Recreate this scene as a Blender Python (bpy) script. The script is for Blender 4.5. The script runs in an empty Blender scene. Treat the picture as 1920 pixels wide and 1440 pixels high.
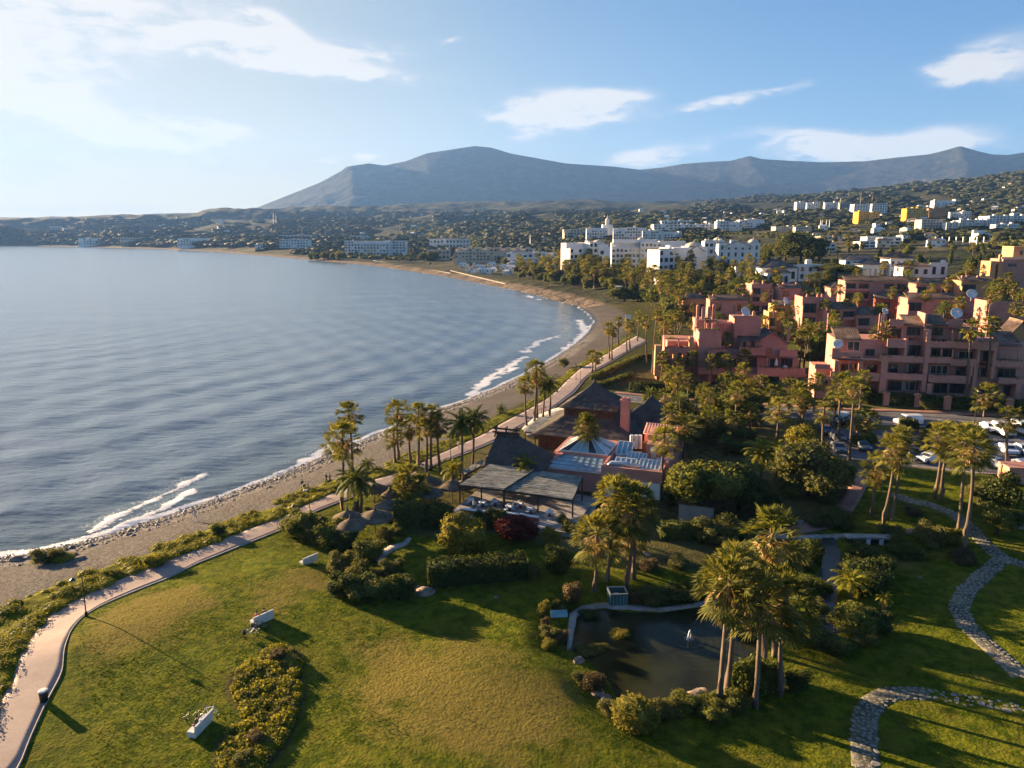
import bpy, bmesh, math, random
import numpy as np
from mathutils import Vector, Matrix
R = math.radians
random.seed(7); RNG = np.random.default_rng(7)
SC = bpy.context.scene
COL = SC.collection

# ------------------------------------------------------------------ camera, sky, sun, exposure
CAMH, PITCH, FPX, PPX, PPY = 42.0, R(10.0), 1333.0, 960.0, 678.0
cam = bpy.data.objects.new('camera', bpy.data.cameras.new('camera'))
COL.objects.link(cam)
cam.location = (0, 0, CAMH); cam.rotation_euler = (math.pi/2 - PITCH, 0, 0)
cam.data.sensor_width = 36.0; cam.data.sensor_fit = 'HORIZONTAL'
cam.data.lens = 36.0*FPX/1920.0
cam.data.shift_y = -(720.0-PPY)/1920.0
cam.data.clip_start = 0.5; cam.data.clip_end = 60000
SC.camera = cam

SUN_AZ, SUN_EL = R(-56.0), R(9.3)          # measured from the camera's heading, + = to its right
SUN_STRENGTH, SKY_STRENGTH, EXPOSURE = 5.0, 0.051, 2.68
sd = Vector((math.sin(SUN_AZ)*math.cos(SUN_EL), math.cos(SUN_AZ)*math.cos(SUN_EL), math.sin(SUN_EL)))
sl = bpy.data.lights.new('sun', 'SUN'); sl.energy = SUN_STRENGTH; sl.angle = R(0.5); sl.color = (1.0, 0.71, 0.41)
sun = bpy.data.objects.new('sun', sl); COL.objects.link(sun)
sun.rotation_euler = (-sd).to_track_quat('-Z', 'Y').to_euler()
SC.view_settings.view_transform = 'Standard'; SC.view_settings.look = 'None'
SC.view_settings.exposure = EXPOSURE; SC.view_settings.gamma = 1.0; SC.view_settings.use_curve_mapping = False
SC.render.engine = 'CYCLES'
SC.cycles.max_bounces = 5; SC.cycles.diffuse_bounces = 2; SC.cycles.glossy_bounces = 3
SC.cycles.transmission_bounces = 4; SC.cycles.volume_bounces = 0; SC.cycles.transparent_max_bounces = 6
SC.cycles.use_denoising = True
SC.cycles.sample_clamp_indirect = 4.0

class NT:
    """small helper to write node trees"""
    def __init__(s, tree): s.t = tree; s.n = tree.nodes; s.l = tree.links
    def add(s, typ, **kw):
        n = s.n.new(typ)
        for k, v in kw.items(): setattr(n, k, v)
        return n
    def inp(s, sock, v):
        if hasattr(v, 'is_output'): s.l.new(v, sock)
        elif v is not None:
            if isinstance(v, (tuple, list)) and hasattr(sock, 'default_value') and len(sock.default_value) == 4 and len(v) == 3: v = (*v, 1)
            sock.default_value = v
    def math(s, op, a, b=None, c=None, clamp=False):
        n = s.add('ShaderNodeMath', operation=op, use_clamp=clamp)
        s.inp(n.inputs[0], a)
        if b is not None: s.inp(n.inputs[1], b)
        if c is not None: s.inp(n.inputs[2], c)
        return n.outputs[0]
    def vmath(s, op, a, b=None):
        n = s.add('ShaderNodeVectorMath', operation=op)
        s.inp(n.inputs[0], a)
        if b is not None: s.inp(n.inputs[1], b)
        return n.outputs['Value'] if op in ('LENGTH', 'DOT_PRODUCT') else n.outputs[0]
    def noise(s, vec, scale, detail=4, rough=0.55, dist=0.0):
        n = s.add('ShaderNodeTexNoise')
        s.inp(n.inputs['Vector'], vec); n.inputs['Scale'].default_value = scale
        n.inputs['Detail'].default_value = detail; n.inputs['Roughness'].default_value = rough
        n.inputs['Distortion'].default_value = dist
        return n.outputs['Fac']
    def voro(s, vec, scale, feature='F1'):
        n = s.add('ShaderNodeTexVoronoi', feature=feature); s.inp(n.inputs['Vector'], vec); n.inputs['Scale'].default_value = scale
        return n
    def ramp(s, fac, stops, interp='LINEAR'):
        n = s.add('ShaderNodeValToRGB'); n.color_ramp.interpolation = interp
        e = n.color_ramp.elements
        while len(e) < len(stops): e.new(0.5)
        for el, (p, c) in zip(e, stops):
            el.position = p; el.color = (*c, 1) if isinstance(c, (tuple, list)) else (c, c, c, 1)
        s.inp(n.inputs[0], fac)
        return n.outputs[0]
    def mix(s, fac, a, b, blend='MIX'):
        n = s.add('ShaderNodeMix', data_type='RGBA', blend_type=blend)
        s.inp(n.inputs[0], fac); s.inp(n.inputs[6], a); s.inp(n.inputs[7], b)
        return n.outputs[2]
    def smooth(s, v, a, b):
        n = s.add('ShaderNodeMapRange', interpolation_type='SMOOTHSTEP')
        s.inp(n.inputs[0], v); n.inputs[1].default_value = a; n.inputs[2].default_value = b
        return n.outputs[0]
    def scale(s, vec, sc):
        n = s.add('ShaderNodeMapping'); s.inp(n.inputs['Vector'], vec); n.inputs['Scale'].default_value = sc
        return n.outputs[0]
    def bump(s, h, strength=0.5, dist=0.1):
        n = s.add('ShaderNodeBump'); s.inp(n.inputs['Height'], h)
        n.inputs['Strength'].default_value = strength; n.inputs['Distance'].default_value = dist
        return n.outputs[0]

def pxdir(px, py):
    """direction of the photograph's ray through a pixel (world axes)"""
    u = (px-PPX)/FPX; v = (py-PPY)/FPX
    return np.array([u, math.cos(PITCH)-v*math.sin(PITCH), -math.sin(PITCH)-v*math.cos(PITCH)])
def azel(px, py):
    d = pxdir(px, py)
    return math.atan2(d[0], d[1]), math.atan2(d[2], math.hypot(d[0], d[1]))

world = bpy.data.worlds.new('World'); SC.world = world; world.use_nodes = True
def build_world():
    w = NT(world.node_tree); w.n.clear()
    sky = w.add('ShaderNodeTexSky', sky_type='NISHITA', sun_disc=False)
    sky.sun_elevation = SUN_EL; sky.sun_rotation = SUN_AZ
    sky.altitude = 50; sky.air_density = 1.1; sky.dust_density = 0.35; sky.ozone_density = 3.0
    tc = w.add('ShaderNodeTexCoord').outputs['Generated']
    sp = w.add('ShaderNodeSeparateXYZ'); w.l.new(tc, sp.inputs[0])
    X, Y, Z = sp.outputs
    az = w.math('ARCTAN2', X, Y)
    el = w.math('ARCSINE', Z)
    comb = w.add('ShaderNodeCombineXYZ'); w.l.new(az, comb.inputs[0]); w.l.new(el, comb.inputs[1])
    P = comb.outputs[0]
    # ragged edges: warp the (azimuth, elevation) position with noise
    stretched = w.scale(P, (9, 30, 1))
    n1 = w.noise(stretched, 1.0, 9, 0.62, 0.25)
    n2 = w.noise(w.scale(P, (22, 60, 1)), 1.0, 7, 0.6, 0.3)
    nb = w.noise(w.scale(P, (3.2, 9, 1)), 1.0, 5, 0.5)
    wx = w.math('MULTIPLY_ADD', w.math('SUBTRACT', n1, 0.5), 0.075, az)
    wy = w.math('MULTIPLY_ADD', w.math('SUBTRACT', n2, 0.5), 0.024, el)
    def blob(px, py, rx, ry, rot=0.0, flat=0.0):
        a0, e0 = azel(px, py); sx, sy = rx/1400.0, ry/1400.0
        dx = w.math('SUBTRACT', wx, a0); dy = w.math('SUBTRACT', wy, e0)
        c, s_ = math.cos(R(rot)), math.sin(R(rot))
        u = w.math('ADD', w.math('MULTIPLY', dx, c/sx), w.math('MULTIPLY', dy, s_/sx))
        v = w.math('ADD', w.math('MULTIPLY', dx, -s_/sy), w.math('MULTIPLY', dy, c/sy))
        q = w.math('ADD', w.math('MULTIPLY', u, u), w.math('MULTIPLY', v, v))
        return w.math('EXPONENT', w.math('MULTIPLY', q, -1.0))
    blobs = [(60, 70, 300, 90, -10, .62), (330, 30, 300, 45, -6, .62), (520, 95, 240, 30, -6, .8), (620, 130, 150, 12, -3, 1.0), (700, 92, 130, 14, 6, .7),
             (60, 180, 150, 40, -24, .9), (230, 245, 170, 18, -17, 1.35), (390, 236, 90, 15, -4, 1.4), (425, 264, 70, 12, 0, .9),
             (520, 45, 50, 16, -28, 1.3), (845, 75, 22, 7, 8, .8), (590, 302, 80, 14, 8, 1.0), (695, 295, 30, 9, 10, 1.1),
             (1050, 192, 125, 26, 0, 1.35), (1000, 230, 95, 36, 0, 1.0), (1170, 178, 60, 12, 0, .9), (1120, 215, 110, 20, 0, .8), (1230, 290, 120, 20, 12, 1.15),
             (1440, 173, 75, 9, 11, 1.15), (1330, 192, 60, 9, 12, .9), (1500, 255, 95, 16, -5, 1.2), (1600, 276, 130, 22, 0, 1.2), (1745, 268, 80, 22, 8, 1.2), (1660, 282, 150, 14, 0, 1.0),
             (1855, 100, 75, 32, 12, 1.0), (1840, 130, 70, 14, 4, .8), (1030, 300, 22, 10, 0, .5), (20, 300, 60, 22, 0, .6), (60, 395, 130, 8, 0, .5), (300, 390, 140, 8, 0, .45),
             (-350, 100, 350, 160, 0, .9), (-700, 250, 260, 60, 5, .8), (2250, 120, 200, 50, 0, .8), (2500, 250, 260, 40, 0, .8), (900, -220, 300, 60, 10, .8), (1800, -250, 260, 70, -10, .8), (200, -260, 500, 120, -5, .9)]
    tot = None
    for b in blobs:
        g = w.math('MULTIPLY', blob(*b[:5]), b[5])
        tot = g if tot is None else w.math('ADD', tot, g)
    dens = w.math('MULTIPLY', tot, w.math('MULTIPLY_ADD', n1, 2.1, -0.22))
    dens = w.math('ADD', dens, w.math('MULTIPLY', w.math('SUBTRACT', n2, 0.5), w.math('MULTIPLY', tot, 1.7)))
    cov = w.smooth(dens, 0.14, 1.0)
    # thin veil, stronger towards the sun
    dot = w.vmath('DOT_PRODUCT', tc, tuple(sd))
    veil = w.math('MULTIPLY', w.smooth(dot, 0.5, 1.0), w.math('MULTIPLY_ADD', w.smooth(nb, 0.25, 0.75), .5, .5))
    ccol = w.mix(w.smooth(dens, 0.35, 1.1), (2.1, 2.22, 2.45), (3.0, 2.82, 2.6))
    skc = w.mix(1.0, sky.outputs[0], w.mix(w.smooth(dot, .15, .92), (0.34, 0.58, 0.95), (0.56, 0.60, 0.64)), 'MULTIPLY')
    soft = w.vmath('ADD', w.mix(1.0, skc, (.15, .15, .15), 'MULTIPLY'), (1, 1, 1))      # gentle shoulder towards the glare
    skc = w.vmath('DIVIDE', skc, soft)
    low = w.math('EXPONENT', w.math('MULTIPLY', w.math('ABSOLUTE', el), -5.6))                # pale, dusty air towards the horizon
    low = w.math('MULTIPLY', low, w.math('MULTIPLY_ADD', w.smooth(dot, .0, .9), .72, .26))
    skc = w.mix(low, skc, w.mix(w.smooth(dot, .3, .95), (2.1, 2.35, 2.65), (3.15, 2.72, 1.95)))
    c1 = w.mix(w.math('MULTIPLY', veil, 0.45), skc, (2.85, 2.55, 1.95))
    c2 = w.mix(w.math('MULTIPLY', cov, 0.85), c1, ccol)
    bg = w.add('ShaderNodeBackground'); w.l.new(c2, bg.inputs[0]); bg.inputs[1].default_value = SKY_STRENGTH
    out = w.add('ShaderNodeOutputWorld'); w.l.new(bg.outputs[0], out.inputs[0])
build_world()
world.cycles.sampling_method = 'MANUAL'; world.cycles.sample_map_resolution = 1024

# ------------------------------------------------------------------ numbers: noise, coast, terrain
def _hash(ix, iy, seed):
    h = (ix.astype(np.int64)*374761393 + iy.astype(np.int64)*668265263 + seed*974634777) & 0x7fffffff
    h = ((h ^ (h >> 13))*1274126177) & 0x7fffffff
    return ((h ^ (h >> 16)) & 0xffff)/65535.0
def vnoise(x, y, seed=0):
    xi = np.floor(x); yi = np.floor(y); fx = x-xi; fy = y-yi
    fx = fx*fx*(3-2*fx); fy = fy*fy*(3-2*fy)
    a = _hash(xi, yi, seed); b = _hash(xi+1, yi, seed); c = _hash(xi, yi+1, seed); d = _hash(xi+1, yi+1, seed)
    return (a*(1-fx)+b*fx)*(1-fy)+(c*(1-fx)+d*fx)*fy
def fbm(x, y, octaves=4, seed=0):
    s = 0; amp = 0.5; t = 0
    for o in range(octaves):
        s = s+amp*vnoise(x*2**o+17.3*o, y*2**o-9.1*o, seed+o); t += amp; amp *= 0.5
    return s/t
def sstep(v, a, b):
    t = np.clip((v-a)/(b-a), 0, 1); return t*t*(3-2*t)
def flat_hit(px, py, z=0.0):
    d = pxdir(px, py); t = (z-CAMH)/d[2]; return (d[0]*t, d[1]*t)

_coast_px = [(0, 1046), (60, 1040), (130, 1022), (200, 1003), (320, 966), (430, 926), (520, 893), (600, 858), (690, 822), (740, 800), (800, 775), (870, 752), (930, 728), (985, 702), (1040, 672),
             (1080, 645), (1105, 622), (1116, 603), (1108, 590), (1085, 574), (1030, 560), (990, 549), (940, 539), (840, 519), (700, 498), (580, 487), (490, 479), (400, 472), (300, 467), (150, 463), (0, 460.5)]
COAST = np.array([(-700, -330), (-400, -130), (-200, 5), (-110, 62)] + [flat_hit(*p) for p in _coast_px] + [(-2700, 3100), (-3600, 3300), (-6000, 2600), (-12000, -3000)])
_seapoly = np.vstack([COAST, [(-12000, -9000), (-2000, -4000)]])
def inside(poly, X, Y):
    r = np.zeros(X.shape, bool); n = len(poly)
    for i in range(n):
        x1, y1 = poly[i]; x2, y2 = poly[(i+1) % n]
        if y1 == y2: continue
        c = ((y1 > Y) != (y2 > Y)) & (X < (x2-x1)*(Y-y1)/(y2-y1)+x1)
        r ^= c
    return r
def poly_dist(pl, X, Y, closed=False):
    d = np.full(X.shape, 1e18); n = len(pl)
    for i in range(n if closed else n-1):
        a = pl[i]; b = pl[(i+1) % n]; ab = b-a; L = (ab**2).sum()+1e-12
        t = np.clip(((X-a[0])*ab[0]+(Y-a[1])*ab[1])/L, 0, 1)
        d = np.minimum(d, (X-a[0]-t*ab[0])**2+(Y-a[1]-t*ab[1])**2)
    return np.sqrt(d)
def coast_d(X, Y):
    d = poly_dist(COAST, X, Y); return np.where(inside(_seapoly, X, Y), -d, d)

_TR = np.array([450, 600, 800, 1000, 1300, 1700, 2200, 3000, 4000, 5500])
_TC = {-500: [600, 560, 530, 510, 490, 475, 466, 460, 445, 412], 0: [600, 560, 530, 510, 490, 475, 466, 460, 444, 414], 300: [600, 560, 530, 510, 492, 478, 468, 450, 432, 404], 430: [600, 560, 530, 510, 490, 476, 463, 443, 420, 391],
       600: [600, 560, 530, 512, 490, 470, 455, 436, 413, 388], 800: [580, 545, 520, 502, 484, 464, 447, 424, 405, 386], 1000: [552, 528, 506, 490, 465, 440, 421, 403, 390, 376],
       1120: [531, 497, 474, 455, 438, 424, 412, 398, 385, 378], 1200: [529, 494, 470, 451, 432, 418, 407, 396, 390, 386], 1400: [522, 488, 462, 441, 425, 409, 397, 384, 377, 382], 1600: [520, 484, 455, 436, 413, 393, 376, 362, 366, 375],
       1760: [513, 479, 452, 431, 411, 391, 368, 343, 350, 372], 1920: [506, 475, 450, 428, 406, 381, 351, 319, 332, 368], 2300: [498, 465, 440, 416, 390, 360, 330, 300, 318, 350]}
_tx = np.array(sorted(_TC)); _taz = np.array([azel(x, 440)[0] for x in _tx])
_ttan = np.array([[math.tan(azel(x, y)[1])*1.0 for y in _TC[x]] for x in _tx])
_tz = CAMH+_ttan*_TR[None, :]
_MR = [(480, 389), (540, 365), (600, 341), (640, 319), (650, 311), (690, 305), (720, 309), (760, 301), (800, 286), (850, 278), (890, 272), (920, 275), (960, 287), (1000, 294), (1060, 305), (1150, 311), (1200, 317),
       (1240, 313), (1280, 306), (1330, 302), (1370, 300), (1405, 291), (1430, 297), (1480, 300), (1540, 303), (1620, 301), (1680, 294), (1740, 288), (1770, 281), (1800, 272), (1830, 281), (1860, 288), (1890, 289), (1930, 283), (2050, 276), (2300, 300), (2800, 320)]
_MR = [(-900, 400), (-300, 408), (0, 407), (60, 408), (100, 405), (140, 407), (200, 402), (240, 404), (290, 400), (340, 399), (400, 398), (440, 397)] + _MR
_maz = np.array([azel(*p)[0] for p in _MR]); _mtan = np.array([math.tan(azel(*p)[1]) for p in _MR])
RIDGE = 9000.0
def table_z(az, r):
    i = np.clip(np.searchsorted(_taz, az)-1, 0, len(_taz)-2)
    t = np.clip((az-_taz[i])/(_taz[i+1]-_taz[i]), 0, 1)
    lr = np.log(np.clip(r, 450, 5500)); LR = np.log(_TR)
    j = np.clip(np.searchsorted(LR, lr)-1, 0, len(LR)-2)
    s = np.clip((lr-LR[j])/(LR[j+1]-LR[j]), 0, 1)
    return (_tz[i, j]*(1-t)+_tz[i+1, j]*t)*(1-s)+(_tz[i, j+1]*(1-t)+_tz[i+1, j+1]*t)*s

def PW(pts, z=3.5): return np.array([flat_hit(x, y, z) for x, y in pts])
POND = PW([(1066, 1215), (1073, 1178), (1080, 1152), (1100, 1141), (1140, 1138), (1180, 1144), (1240, 1145), (1300, 1136), (1350, 1128), (1400, 1136), (1432, 1165), (1436, 1205), (1415, 1250), (1385, 1278), (1335, 1296), (1290, 1312), (1240, 1328), (1195, 1328), (1155, 1306), (1138, 1275), (1106, 1242)], 3.4)
STREAM = PW([(1535, 1005), (1570, 1005), (1578, 1040), (1590, 1065), (1578, 1095), (1572, 1130), (1590, 1180), (1560, 1195), (1530, 1175), (1538, 1120), (1530, 1085), (1540, 1050)], 4.0)
CREST = PW([(400, 985), (1300, 1500)], 4.6)
def zf(X, Y):
    X = np.asarray(X, float); Y = np.asarray(Y, float)
    r = np.hypot(X, Y); az = np.arctan2(X, Y)
    d = coast_d(X, Y)
    base = np.interp(d, [-80, -30, -8, 0, 3, 9, 16, 22, 60, 100, 130, 200, 300], [-6, -3, -.7, 0, .75, 1.7, 2.6, 3.1, 3.6, 6.0, 8.0, 10.5, 13.5])
    base = base+0.045*np.clip(Y-118, 0, 55)*sstep(d, 60, 92)
    base = base-2.1*sstep(d, 64, 95)*sstep(120-Y, 0, 50)            # the park stays low near the camera
    und = (fbm(X/14, Y/14, 3, 5)-.5)*0.5*sstep(d, 12, 30)*(1-sstep(r, 200, 400))
    c0, c1 = CREST[0], CREST[-1]; t_ = ((X-c0[0])*(c1[1]-c0[1])-(Y-c0[1])*(c1[0]-c0[0]))
    sg = poly_dist(CREST, X, Y)*np.sign(t_)*-1
    base = base+1.25*(1-sstep(sg, -1.5, 7.5))*sstep(d, 25, 38)*(1-sstep(Y, 76, 98))       # low mound added to the sea lawn so its far slope falls into shade
    far = table_z(az, r)
    amp = np.interp(r, [450, 1000, 2500, 5000, 9000], [3, 8, 26, 60, 140])
    wl = np.interp(r, [450, 1000, 2500, 5000], [90, 160, 330, 700])
    ridg = 1-np.abs(2*fbm(X/520, Y/520, 5, 11)-1)
    far = far+(fbm(X/150, Y/150, 4, 3)-.5)*np.interp(r, [450, 1200, 3000, 5500], [2, 10, 30, 30])+(ridg-.75)*np.interp(r, [1500, 3000, 5000], [0, 40, 110])
    s = np.clip((r-7300)/(RIDGE-7300), 0, 1)
    azw = az+(1-s)*.13*(fbm(X/1300, Y/1300, 4, 61)-.5)+(1-s)*.03*(fbm(X/300, Y/300, 3, 62)-.5)      # spurs and valleys wander down from the ridge
    mt = CAMH+np.interp(az, _maz, _mtan)*RIDGE; ms = CAMH+np.interp(azw, _maz, _mtan)*RIDGE
    gully = (1-np.abs(2*fbm(az*26+.4*fbm(X/900, Y/900, 2, 4), r/2600, 5, 21)-1))
    low = CAMH+np.interp(az, _maz, np.minimum(_mtan*.35, 0.045))*5500
    mz = low+(ms-low)*(s**0.95)+(gully-.72)*np.sin(np.pi*np.clip(s, 0, 1))*22+(fbm(X/420, Y/420, 4, 14)-.5)*90*np.clip(s*4, 0, 1)*(1-s)
    mz = np.where(r > RIDGE, mt-(r-RIDGE)*.35+(fbm(X/500, Y/500, 3, 8)-.5)*60*np.clip((r-RIDGE)/600, 0, 1), mz)
    mw = sstep(r, 5000, 6300)
    far = far*(1-mw)+mz*mw
    w = sstep(r, 300, 430)*sstep(d, 22, 95)
    z = base*(1-w)+far*w+und
    lz = np.where(d > 0, 1.0, 0.0)
    for P, dep in ((POND, .55), (STREAM, .5)):
        c = P.mean(0); m = (np.abs(X-c[0]) < 30) & (np.abs(Y-c[1]) < 30)
        if m.any():
            pd = poly_dist(P, X[m], Y[m], True) if X.ndim else poly_dist(P, X, Y, True)
            ins = inside(P, X[m], Y[m]) if X.ndim else inside(P, X, Y)
            sgn = np.where(ins, pd, -pd)
            flatz = zf_const[0 if P is POND else 1]
            k = sstep(sgn, -5, -.3)
            if X.ndim: z[m] = z[m]*(1-k)+flatz*k-dep*sstep(sgn, -.1, .5)
            else: z = z*(1-k)+flatz*k-dep*sstep(sgn, -.1, .5)
    return z
zf_const = (3.45, 4.1)
def gz(x, y): return float(zf(np.array([x]), np.array([y]))[0])
_mr = np.concatenate([np.linspace(36, 400, 130), np.geomspace(404, 9500, 230)])
def hit(px, py, zoff=0.0):
    """the point of the ground that the photograph shows at a pixel"""
    d = pxdir(px, py); h = math.hypot(d[0], d[1]); rr = _mr
    for stage in range(3):
        t = rr/h; df = CAMH+d[2]*t-(np.maximum(zf(d[0]*t, d[1]*t), 0)+zoff)
        k = np.nonzero(df <= 0)[0]
        if len(k) == 0: return None
        k = max(1, k[0])
        if stage < 2: rr = np.linspace(rr[k-1], rr[k], 9)
    a, b = df[k-1], df[k]; tt = t[k-1]+(t[k]-t[k-1])*(a/(a-b) if a > b else .5)
    return np.array([d[0]*tt, d[1]*tt, CAMH+d[2]*tt])
_tab = {}
def hit_many(px, py):
    """the same for many far pixels at once, over a table of the far ground"""
    if not _tab:
        A = np.linspace(R(-42), R(42), 300); Rr = np.geomspace(300, 6800, 260); AA, RR = np.meshgrid(A, Rr, indexing='ij')
        _tab.update(A=A, R=Rr, Z=zf(RR*np.sin(AA), RR*np.cos(AA)))
    px = np.asarray(px, float); py = np.asarray(py, float); u = (px-PPX)/FPX; v = (py-PPY)/FPX
    dy = math.cos(PITCH)-v*math.sin(PITCH); dz = -math.sin(PITCH)-v*math.cos(PITCH); az = np.arctan2(u, dy); h = np.hypot(u, dy)
    i = np.clip((az-_tab['A'][0])/(_tab['A'][1]-_tab['A'][0]), 0, 298.99); j = i.astype(int); f = (i-j)[:, None]
    Z = _tab['Z'][j]*(1-f)+_tab['Z'][j+1]*f; L = CAMH+_tab['R'][None]*(dz/h)[:, None]; below = L <= np.maximum(Z, 0); ok = below.any(1); k = np.clip(below.argmax(1), 1, None)
    r = _tab['R'][k]; n = np.arange(len(px)); a = L[n, k-1]-np.maximum(Z[n, k-1], 0); b = L[n, k]-np.maximum(Z[n, k], 0); q = np.clip(a/(a-b+1e-9), 0, 1)
    r = _tab['R'][k-1]*(1-q)+r*q; z = np.maximum(Z[n, k-1]*(1-q)+Z[n, k]*q, 0)
    return np.c_[r*np.sin(az), r*np.cos(az), z][ok]
def at_range(px, r):
    """ground point in the direction of a pixel column at a horizontal distance"""
    a = azel(px, 450)[0]; x, y = r*math.sin(a), r*math.cos(a)
    return np.array([x, y, gz(x, y)])
def z_at(x, y, py):
    """height that shows at pixel row py for a vertical line over (x, y)"""
    v = (py-PPY)/FPX; s, c = math.sin(PITCH), math.cos(PITCH)
    return CAMH+y*(s+v*c)/(v*s-c)
def depth_of(p): return p[1]*math.cos(PITCH)-(p[2]-CAMH)*math.sin(PITCH)
def project(p):
    x, y, z = p; dz = z-CAMH
    dep = y*math.cos(PITCH)-dz*math.sin(PITCH); up = y*math.sin(PITCH)+dz*math.cos(PITCH)
    return PPX+FPX*x/dep, PPY-FPX*up/dep

# ------------------------------------------------------------------ materials
def mat(name, col, rough=0.8, bumpn=None, var=0.15, vscale=3.0, spec=0.3, metal=0.0, col2=None, coord='Object'):
    m = bpy.data.materials.new(name); m.use_nodes = True
    w = NT(m.node_tree); b = w.n['Principled BSDF']
    tc = w.add('ShaderNodeTexCoord').outputs[coord]
    c2 = col2 or tuple(max(0, c*(1-var*1.6)) for c in col)
    c1 = tuple(min(1, c*(1+var)) for c in col)
    nz = w.noise(tc, vscale, 6, 0.6)
    big = w.noise(tc, vscale*.17, 3, 0.5)
    f = w.math('MULTIPLY_ADD', big, .5, w.math('MULTIPLY', nz, .5))
    w.l.new(w.mix(w.smooth(f, .35, .65), c2, c1), b.inputs['Base Color'])
    b.inputs['Roughness'].default_value = rough; b.inputs['Specular IOR Level'].default_value = spec; b.inputs['Metallic'].default_value = metal
    if bumpn:
        w.l.new(w.bump(w.noise(tc, bumpn[0], 5, .6), bumpn[1], bumpn[2]), b.inputs['Normal'])
    return m

def leaf_mat(name, c1, c2, trans=0.3, var=1.0):
    m = bpy.data.materials.new(name); m.use_nodes = True
    w = NT(m.node_tree); b = w.n['Principled BSDF']; out = w.n['Material Output']
    geo = w.add('ShaderNodeNewGeometry'); oi = w.add('ShaderNodeObjectInfo')
    n = w.noise(geo.outputs['Position'], .9, 3, .6)
    k = w.math('MULTIPLY_ADD', w.math('SUBTRACT', geo.outputs['Random Per Island'], .5), .55*var, n)
    k = w.math('MULTIPLY_ADD', w.math('SUBTRACT', oi.outputs['Random'], .5), .35*var, k)
    col = w.mix(w.smooth(k, .2, .8), c1, c2)
    w.l.new(col, b.inputs['Base Color']); b.inputs['Roughness'].default_value = .75; b.inputs['Specular IOR Level'].default_value = .12
    t = w.add('ShaderNodeBsdfTranslucent'); w.l.new(w.mix(1.0, col, (1.5, 1.35, .6), 'MULTIPLY'), t.inputs[0])
    mx = w.add('ShaderNodeMixShader'); mx.inputs[0].default_value = trans
    w.l.new(b.outputs[0], mx.inputs[1]); w.l.new(t.outputs[0], mx.inputs[2]); w.l.new(mx.outputs[0], out.inputs[0])
    return m

def glass_mat(name, col=(.02, .025, .03), rough=.06):
    m = bpy.data.materials.new(name); m.use_nodes = True
    w = NT(m.node_tree); b = w.n['Principled BSDF']
    tc = w.add('ShaderNodeTexCoord').outputs['Object']
    w.l.new(w.mix(w.noise(tc, .7, 2), col, tuple(c*2.4 for c in col)), b.inputs['Base Color'])
    b.inputs['Roughness'].default_value = rough; b.inputs['Specular IOR Level'].default_value = .6
    return m

# ------------------------------------------------------------------ mesh helpers
def np_mesh(name, V, F, m, smooth=False, parent=None, attrs=None):
    me = bpy.data.meshes.new(name)
    V = np.asarray(V, np.float32); F = np.asarray(F, np.int32); k = F.shape[1]
    me.vertices.add(len(V)); me.vertices.foreach_set('co', V.ravel())
    me.loops.add(F.size); me.loops.foreach_set('vertex_index', F.ravel())
    me.polygons.add(len(F)); me.polygons.foreach_set('loop_start', np.arange(0, F.size, k, dtype=np.int32))
    try: me.polygons.foreach_set('loop_total', np.full(len(F), k, np.int32))
    except Exception: pass
    if smooth: me.polygons.foreach_set('use_smooth', np.ones(len(F), bool))
    for an, a in (attrs or {}).items():
        at = me.attributes.new(an, 'FLOAT_COLOR' if np.ndim(a) == 2 else 'FLOAT', 'POINT')
        if np.ndim(a) == 2: at.data.foreach_set('color', np.asarray(a, np.float32).ravel())
        else: at.data.foreach_set('value', np.asarray(a, np.float32))
    me.materials.append(m); me.update(calc_edges=True); me.validate()
    o = bpy.data.objects.new(name, me); COL.objects.link(o)
    if parent is not None: o.parent = parent
    return o

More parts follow.
